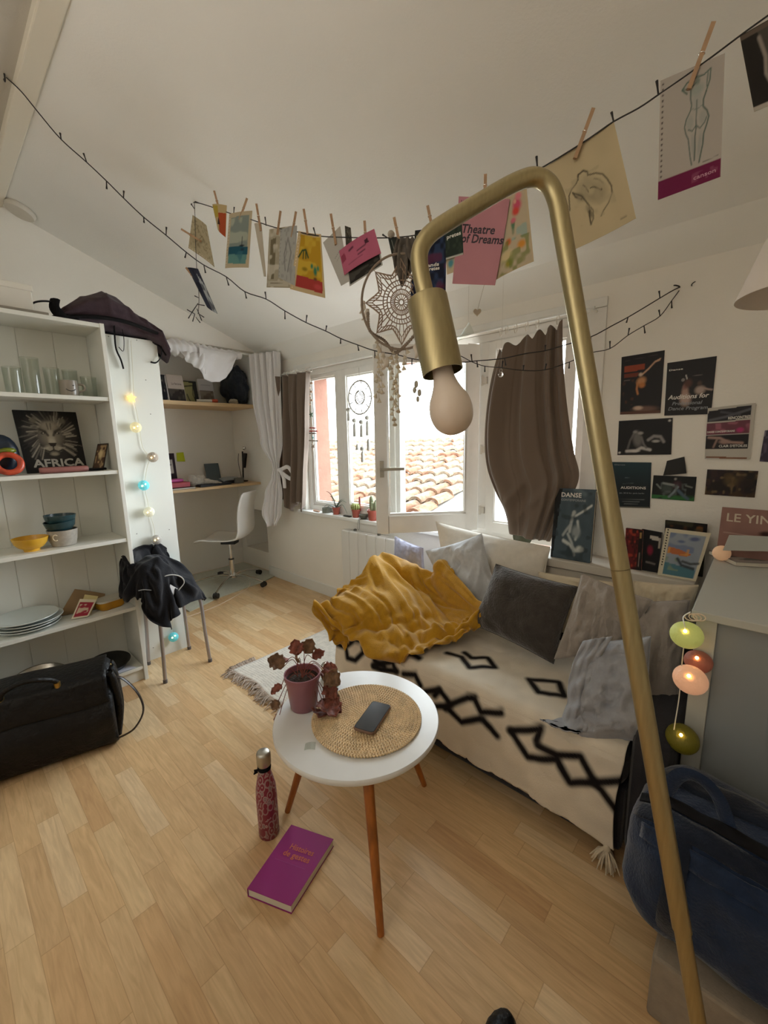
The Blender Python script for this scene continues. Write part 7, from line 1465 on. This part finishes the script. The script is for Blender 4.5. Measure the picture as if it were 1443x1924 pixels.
hung('green_card', 'small dark green card beside the pink Theatre of Dreams flyer', (836, 428), (868, 416), (871, 478), (838, 488), [('bg', '#26302a'), ('noise', '#36443a', 6, .5, .6), ('poly', '#b4b4ac', [(0, 0), (1, 0), (1, .05), (0, .06)])], '#8d908a', [(m_wp, 'pretes', .1, .62, .9, .12, 0, .01)], nu=24, nv=30, fwd=.004)
hung('programme', 'pale blue and yellow leaflet behind the pink flyer lower edge', (838, 486), (862, 478), (856, 510), (840, 516), [('bg', '#b9aa8c'), ('ell', '#4f8a96', .4, .6, .3, .3)], '#b9aa8c', nu=16, nv=16, fwd=-.004)
hung('flower_painting', 'floral watercolour in pinks and greens right of the pink flyer', (945, 362), (989, 350), (1003, 491), (928, 528),
    [('bg', '#b8a88c'), ('poly', '#b5a68d', [(.02, .03), (.96, .03), (.92, .98), (.1, .98)]), ('ell', '#c0506a', .62, .80, .18, .09), ('ell', '#cf7a86', .68, .90, .14, .05), ('ell', '#c5463c', .58, .72, .14, .06), ('noise', '#3f6d51', 6, .55, .9, (.2, .95, .42, .62)), ('noise', '#8fa7a0', 6, .55, .8, (.1, .9, .38, .55)), ('ell', '#c98a3a', .74, .29, .13, .06), ('ell', '#c0693a', .36, .38, .10, .05), ('ell', '#c9b88c', .34, .22, .20, .08), ('ell', '#8f8a3a', .40, .12, .12, .06), ('noise', '#6d7a3c', 9, .62, .7, (0, 1, 0, .4)), ('ell', '#c46a7a', .50, .62, .10, .04), ('ell', '#d0a08c', .55, .84, .06, .03)], '#bdae93', fwd=-.006, nu=70, nv=90, curl=.006)
hung('flyer', 'pink flyer reading Theatre of Dreams by the brass lamp arm', (862, 369), (958, 374), (930, 536), (850, 533), [('bg', '#b27d86'), ('mul', .04, 4), ('line', '#7d4f5d', .006, [(.08, .055), (.25, .055)]), ('line', '#7d4f5d', .006, [(.40, .055), (.56, .055)]), ('line', '#7d4f5d', .006, [(.62, .07), (.78, .07)]), ('line', '#7d4f5d', .005, [(.40, .075), (.54, .075)])], '#b27d86',
    [(mk, 'Theatre', .12, .60, .80, .10, .18, .008), (mk, 'of Dreams', .12, .49, 1.0, .10, .18, .008), (mk, 'Hofesh Shechter', .06, .915, .62, .045, 0, .003)], fwd=.008, nu=40, nv=50, curlv=-.004)
hung('figure_sketch', 'beige sheet with a charcoal sketch of a crouching figure', (1017, 318), (1153, 227), (1195, 410), (1076, 470),
    [('bg', '#b7a888'), ('mul', .05, 5), ('ell', '#9d9378', .48, .54, .17, .13, .3, .8), ('ell', '#948a70', .58, .44, .16, .11, -.3, .8), ('ell', '#857c64', .36, .50, .05, .07, .6, .9), ('ell', '#6d654f', .42, .30, .035, .09, .15, .9), ('ell', '#b0a283', .52, .50, .06, .05, 0, .9),
     ('line', '#4a4436', .012, [(.40, .68), (.42, .725), (.50, .735), (.545, .70), (.54, .665)]), ('line', '#5a5342', .009, [(.40, .68), (.36, .65), (.28, .62), (.22, .57), (.19, .49), (.165, .42)]), ('line', '#5a5342', .010, [(.54, .665), (.64, .64), (.72, .59), (.76, .52), (.79, .43), (.775, .36)]), ('line', '#6a6250', .008, [(.775, .36), (.70, .29), (.60, .24), (.55, .20)]),
     ('line', '#544d3d', .010, [(.28, .58), (.33, .54), (.38, .50), (.41, .43), (.44, .36)]), ('line', '#544d3d', .011, [(.28, .58), (.30, .52), (.36, .47)]), ('line', '#4d4637', .012, [(.44, .36), (.40, .27), (.38, .17)]), ('line', '#6a6250', .009, [(.44, .36), (.47, .30), (.44, .22), (.38, .17)]), ('line', '#5a5342', .009, [(.52, .53), (.57, .52), (.62, .48), (.635, .46)]), ('line', '#6a6250', .007, [(.44, .60), (.47, .56), (.48, .50)]), ('ell', '#544d3d', .655, .455, .014, .012), ('line', '#6d6654', .007, [(.60, .60), (.66, .56), (.70, .50)], .8),
     ('noise', '#a3987c', 12, .62, .5, (.2, .8, .2, .7)), ('line', '#8d846c', .010, [(.80, .07), (.88, .07)])], '#b7a888', nu=80, nv=90, asp=1.2, curl=-.006)
t, Sf = hung('figure_drawing', 'sketch pad page with a green-grey standing figure and magenta band', (1241, 152), (1362, 100), (1354, 332), (1236, 376),
    [('bg', '#a9a29a'), ('poly', '#6a1c42', [(0, 0), (1, 0), (1, .155), (0, .155)]), ('noise', '#8d5068', 14, .6, .5, (.55, .95, .04, .12)),
     ('ell', '#8f9a92', .60, .80, .12, .05, .2, .8), ('ell', '#9a9c96', .60, .70, .09, .10, 0, .7), ('ell', '#949891', .50, .55, .07, .07, 0, .7), ('ell', '#949891', .70, .56, .07, .07, 0, .7), ('ell', '#8c928d', .56, .34, .035, .12, .1, .6), ('ell', '#8c928d', .66, .34, .035, .12, -.1, .6),
     ('line', '#4f665b', .012, [(.44, .80), (.36, .845), (.44, .89), (.58, .905), (.70, .90)]), ('line', '#4f665b', .010, [(.38, .845), (.50, .835), (.58, .86)]), ('line', '#55695f', .011, [(.70, .90), (.80, .93), (.79, .84), (.74, .76)]), ('line', '#5d6f66', .009, [(.76, .92), (.745, .80)]),
     ('line', '#55655f', .010, [(.50, .82), (.50, .745), (.52, .69), (.50, .645), (.44, .59), (.415, .53), (.44, .47), (.48, .42), (.50, .34), (.52, .26), (.545, .19)]), ('line', '#4d5f58', .012, [(.74, .76), (.70, .70), (.70, .645), (.76, .60), (.79, .545), (.765, .49), (.72, .42), (.71, .33), (.68, .25), (.66, .19)]),
     ('line', '#5a6963', .008, [(.60, .72), (.60, .62), (.595, .54)]), ('line', '#4d5b56', .010, [(.595, .56), (.60, .49), (.585, .42), (.59, .32), (.585, .22)]), ('line', '#5a6963', .009, [(.475, .50), (.54, .475), (.595, .51)]), ('line', '#5a6963', .009, [(.60, .51), (.66, .475), (.73, .51), (.76, .55)]), ('line', '#6d7a73', .008, [(.52, .66), (.60, .64), (.69, .66)], .7), ('ell', '#6a7a71', .60, .87, .05, .035, 0, .8), ('line', '#77756e', .007, [(.72, .18), (.95, .19)])]+[('ell', '#3a302f', .045, .19+.77*i/17, .020, .010) for i in range(18)], '#a9a29a', nu=80, nv=100, asp=1.7, cat='drawing')
mb = M(); text_on(mb, 'canson', Sf, .58, .055, .92, .035, bold=.003); mb.build('lettering', mat('pink_print', '#b98a9c', .6), t)
hung('photo_print', 'dark stage photo hanging at the top right corner of the view', (1390, 68), (1470, 22), (1490, 180), (1417, 210), [('bg', '#25221f'), ('poly', '#a39c92', [(0, 0), (1, 0), (1, .05), (0, .05)]), ('poly', '#4a443e', [(.5, .05), (1, .05), (1, 1), (.4, 1)]), ('line', '#8b827a', .05, [(.42, .85), (.50, .6), (.45, .4), (.6, .15)]), ('poly', '#5d5248', [(0, .93), (1, .93), (1, 1), (0, 1)])], '#a39c92', fwd=.0, cat='picture')
t, Sf = hung('curled_photo', 'curled dark blue photo dangling on its own below the wire', (352, 503), (372, 505), (409, 590), (388, 575), [('bg', '#33384a'), ('poly', '#a9b0b8', [(.7, 0), (1, 0), (1, .6), (.75, .9)]), ('noise', '#1c1f2c', 5, .5, .7)], '#9a9fa6', curl=.012, cat='picture', nu=24, nv=50)
for (a, b, lb) in (((343, 432), (377, 453), 'peg lying across the fan shaped sketch'), ((403, 361), (413, 398), 'peg on the small red and yellow watercolour'), ((464, 373), (450, 413), 'peg on the sailing boat watercolour'), ((482, 385), (490, 434), 'peg on the edge-on white card'), ((527, 397), (521, 441), 'peg on the grey brown collage'), ((556, 398), (548, 446), 'peg on the grey figure sketch'), ((571, 395), (578, 440), 'peg on the yellow cactus painting'), ((622, 404), (631, 460), 'peg on the slanted white sheet'), ((685, 417), (688, 463), 'peg on the pink ticket'), ((741, 411), (749, 450), 'peg above the grey feathers'), ((804, 389), (812, 428), 'peg on the dark navy programme'), ((912, 330), (911, 372), 'peg on the pink Theatre of Dreams flyer'), ((1114, 206), (1080, 298), 'peg on the beige crouching figure sketch'), ((1339, 46), (1294, 168), 'longest looking peg, on the page with the magenta band'), ((351, 505), (371, 530), 'peg on the curled blue photo below the wire')):
    make_peg('clothes_peg', 'wooden clothes '+lb, a, b)

# ------------------------------------------------------------------ large crochet dreamcatcher hanging from the wire
c = pB(754, 568, .03); UX2 = rt.copy(); UX2.z = 0; UX2.normalize(); R0_ = (pB(697, 568, .03)-c).length
dc = thing('dreamcatcher', 'large beige crochet dreamcatcher with shell strands behind the lamp', 'dreamcatcher', tuple(c-Vector((0, 0, .3))))
m_jute = mat('beige_crochet_yarn', '#9d8876', .9, bump=.5, bscale=260); m_hoop = mat('wrapped_hoop', '#8f8071', .85, bump=.6, bscale=200)
RV = R0_*1.13
def pt(a, r): return c+UX2*(R0_*r*math.cos(a))+UZ*(RV*r*math.sin(a))
M().tube([pt(2*math.pi*i/64, 1) for i in range(64)], .0042, 8, closed=True).build('hoop', m_hoop, dc, smooth=True)
mb = M(); NP = 8
def circ(r, t_, n=48): mb.tube([pt(2*math.pi*i/n, r) for i in range(n)], t_, 5, closed=True)
for r in (.06, .17, .27, .36, .46): circ(r, .0022)
for k in range(40): a = 2*math.pi*k/40; mb.tube([pt(a, .17), pt(a, .27)], .0017, 4); mb.tube([pt(a, .36), pt(a+.05, .46)], .0017, 4)
for k in range(16): a = 2*math.pi*k/16; mb.tube([pt(a, .05), pt(a, .17)], .0017, 4); mb.tube([pt(a, .27), pt(a, .36)], .002, 4)
for k in range(NP):
    a = 2*math.pi*(k+.5)/NP-math.pi/2+math.pi/8; w_ = math.pi/NP
    tip = (a, .90); L1 = [(a-w_, .60), (a-w_*.55, .68), (a-w_*.2, .80), tip, (a+w_*.2, .80), (a+w_*.55, .68), (a+w_, .60)]
    mb.tube([pt(*q) for q in L1], .0028, 5); L2 = [(a-w_, .54), (a-w_*.5, .58), (a, .74), (a+w_*.5, .58), (a+w_, .54)]; mb.tube([pt(*q) for q in L2], .0024, 5)
    for i in range(9):
        f = (i+.5)/9; k1 = f*6; i1 = int(k1); g1 = k1-i1; p1 = tuple(L1[i1][j]*(1-g1)+L1[min(i1+1, 6)][j]*g1 for j in (0, 1)); k2 = f*4; i2 = int(k2); g2 = k2-i2; p2 = tuple(L2[i2][j]*(1-g2)+L2[min(i2+1, 4)][j]*g2 for j in (0, 1)); mb.tube([pt(*p1), pt(*p2)], .0017, 4)
        if i in (1, 3, 5, 7): mb.tube([pt(*p2), pt(p2[0], .46)], .0019, 4)
    mb.tube([pt(a, .90), pt(a, 1)], .0010, 4)
mb.build('crochet_web', m_jute, dc, smooth=True)
bpts = spline([pt(math.pi*1.08, .88), pt(math.pi*1.2, 1.0), pB(722, 640, .03), pB(742, 662, .03), pB(765, 645, .03), pB(790, 615, .03)], 8)
for i in range(0, len(bpts)-1, 1): M().sph(bpts[i], .0062, 8).build('wooden_bead', m_hoop, dc, smooth=True)
M().tube([pt(math.pi/2, 1), pB(752, 446)], .0016, 5).build('hanging_cord', m_jute, dc)
m_shell = mat('small_white_shell', '#c9bda6', .5, noise_scale=60, noise_amt=.15)
for sx_, y0_, y1_, n_ in ((710, 640, 752, 13), (716, 655, 735, 8), (738, 660, 795, 15), (747, 668, 770, 12), (762, 660, 690, 4)):
    M().tube([pB(sx_, y0_-10, .03), pB(sx_+2, y1_, .03)], .0009, 4).build('strand', m_jute, dc)
    rr = random.Random(sx_)
    for i in range(n_):
        p = pB(sx_+rr.uniform(-4, 4), y0_+(y1_-y0_)*i/(n_-1), .03); mb = M(); A = Matrix.Rotation(rr.uniform(0, 3), 3, 'Z') @ Matrix.Rotation(rr.uniform(-.6, .6), 3, 'X'); mb.lathe([(.0002, .009), (.0045, 0), (.0095, -.009), (.0001, -.011)], p, 7, mx=A); mb.build('shell', m_shell, dc, smooth=True, ang=30)
m_fl = mat('white_feather', '#d8cfc2', .9)
for (x, y, L_, dx) in ((719, 672, .055, .02), (727, 680, .045, -.02), (682, 575, .045, -.012), (690, 590, .04, -.02), (781, 655, .05, 0)):
    a = pB(x, y-10, .035); sd_ = UX2; M().grid(lambda u, v: a+Vector((0, 0, -L_*u))+sd_*(dx*u*u+(v-.5)*2*.010*math.sin(math.pi*min(1, .1+u*.9))**.6)+Vector((.004*math.cos(v*6), .004*math.sin(u*7), 0)), 12, 7).build('feather', m_fl, dc, smooth=True, solid=.001, ang=180)
M().tube([pB(781, 660, .03), pB(784, 725, .03)], .0009, 4).build('strand', m_jute, dc)
for (x, y, s_) in ((782, 722, .010), (779, 733, .009), (788, 738, .010), (785, 750, .008)): M().sph(pB(x, y, .03), s_, 8, sx=.6, sz=1.4).build('leaf_charm', mat('grey_charm', '#a8a294', .7), dc, smooth=True)

# ------------------------------------------------------------------ heart on a thread, smaller hanging crystals
p = at(897, 586, 0, 1.75); t = thing('heart_ornament', 'small pale wooden heart on a thread below the pink flyer', 'ornament', tuple(p))
pts = []
for i in range(24):
    q = 2*math.pi*i/24; pts.append(p+UX2*(.0011*16*math.sin(q)**3)+UZ*(.0011*(13*math.cos(q)-5*math.cos(2*q)-2*math.cos(3*q)-math.cos(4*q))))
M().prism(pts, fw*.006).build('heart', mat('pale_wood', '#c9bda8', .7), t, bevel=.001); a_ = at(909, 538, 0, 1.75); b_ = at(960, 420, 0, 1.75); b_.z = min(b_.z, ZC(b_.x)-.003)
M().tube([p+UZ*.006, a_, b_], .001, 5).build('thread', mat('nylon', '#c8c4ba'), t)
p = at(872, 622, 0, 2.0); t = thing('glass_prism', 'small clear hanging glass prism above the open window', 'ornament', tuple(p)); mb = M(); q = [at(x, y, 0, 2.0) for x, y in ((880, 606), (889, 625), (858, 640))]; mb.prism(q, (.012, 0, 0)); mb.build('prism', m_clear, t); M().tube([q[0], Vector((q[0].x, q[0].y, ZC(2.0)-.002))], .0008, 4).build('thread', mat('nylon', '#c8c4ba'), t)

# ------------------------------------------------------------------ round white detector where ceiling and wall meet
q = Vector((.60, 3.47, ZC(.60)-.002)); t = thing('smoke_detector', 'round white detector high up where wall and ceiling meet', 'detector', tuple(q)); mb = M(); mb.lathe([(.0001, 0), (.075, 0), (.078, -.012), (.070, -.028), (.045, -.032), (.0001, -.033)], (0, 0, 0), 40); mb.xf(Matrix.Translation(q) @ Matrix.Rotation(math.atan(.372), 4, 'Y')); mb.build('housing', mat('white_plastic', '#cfc9bd', .5), t, smooth=True, ang=40)
# dark shoe tip at the very bottom of the view
q = at(940, 1966, 2, 0); lump('shoe', (q.x, q.y, .03), .05, .035, .03, m_lea, 2, .05, z0=.001, n=30, label='dark rounded shoe tip at the very bottom edge of the view', cat='shoe')

# ------------------------------------------------------------------ brass floor lamp close to the viewer
m_brass = mat('brushed_brass', '#ada07a', .38, 1, noise_scale=4, noise_amt=.07, stretch=(60, 60, 1))
def vp(x, y, s): return Vector((0, 0, CAMZ))+(fw*FPX+rt*(x-721.5)-up*(y-962))/FPX*s
DL = .575
lm = thing('floor_lamp', 'leaning brass floor lamp with a bare opal bulb in the foreground', 'floor lamp', (0, 0, 0))
top = vp(1050, 395, DL); low = vp(1312, 1924, DL+.015); dirp = (low-top).normalized(); foot = low+dirp*((0.02-low.z)/dirp.z)
lm.location = (foot.x, foot.y, 0); T0[lm.name] = Vector((foot.x, foot.y, 0))
def onp(x, y):   # closest parameter along the pole for a photo point
    best = min(range(2001), key=lambda k: (lambda q: (q-Vector((0, 0, CAMZ))).normalized().dot(-(vp(x, y, 1)-Vector((0, 0, CAMZ))).normalized()))(top.lerp(foot, k/2000))); return top.lerp(foot, best/2000)
j1, j2 = onp(1172, 1068), onp(1287, 1748)
M().tube([top, j1], .0122, 28).build('upper_pole', m_brass, lm, smooth=True, ang=60)
M().tube([j1+dirp*.0006, j2], .0122, 28).build('middle_pole', m_brass, lm, smooth=True, ang=60)
M().tube([j2+dirp*.0006, foot], .0105, 28).build('lower_pole', m_brass, lm, smooth=True, ang=60)
arm = [vp(1050, 395, DL), vp(1044, 372, DL), vp(1034, 350, DL-.001), vp(1019, 337, DL-.002), vp(1000, 333, DL-.003), vp(980, 338, DL-.003), vp(950, 352, DL-.004), vp(900, 381, DL-.006), vp(850, 411, DL-.008), vp(815, 434, DL-.009), vp(798, 452, DL-.01), vp(789, 472, DL-.01), vp(788, 495, DL-.01), vp(794, 530, DL-.01), vp(803, 566, DL-.01)]
M().tube(spline(arm, 5), .0118, 28).build('bent_arm', m_brass, lm, smooth=True, ang=60)
s0, s1_ = vp(803, 566, DL-.01), vp(832, 700, DL-.01); ax = (s1_-s0).normalized(); A = frame3(ax.orthogonal(), ax.cross(ax.orthogonal())); 
if (A @ Vector((0, 0, 1))).dot(ax) < 0: A = frame3(ax.cross(ax.orthogonal()), ax.orthogonal())
Ls = (s1_-s0).length
M().lathe([(.0001, -.004), (.026, -.004), (.0275, -.002), (.0278, Ls), (.0262, Ls), (.0262, .01), (.0001, .01)], s0, 56, mx=A).build('socket_cover', m_brass, lm, smooth=True, ang=40)
BR_ = .0292
prof = [(.0001, Ls-.03), (.013, Ls-.03), (.0135, Ls-.008), (.0145, Ls+.006), (.0175, Ls+.018), (.0225, Ls+.029), (.0268, Ls+.038), (BR_, Ls+.050), (BR_*.995, Ls+.058), (BR_*.94, Ls+.066), (BR_*.80, Ls+.0745), (BR_*.58, Ls+.081), (BR_*.32, Ls+.085), (.0001, Ls+.0865)]
M().lathe([(p_[0], p_[1]) for p_ in spline([(a_[0], a_[1], 0) for a_ in prof], 3)], s0, 48, mx=A).build('bulb', mat('opal_glass', '#d8c8b8', .3, coat=.3), lm, smooth=True, ang=60)
M().lathe([(.0001, 0), (.13, 0), (.13, .016), (.126, .02), (.0001, .02)], (foot.x, foot.y, 0), 64).build('base', m_brass, lm, smooth=True, ang=40)
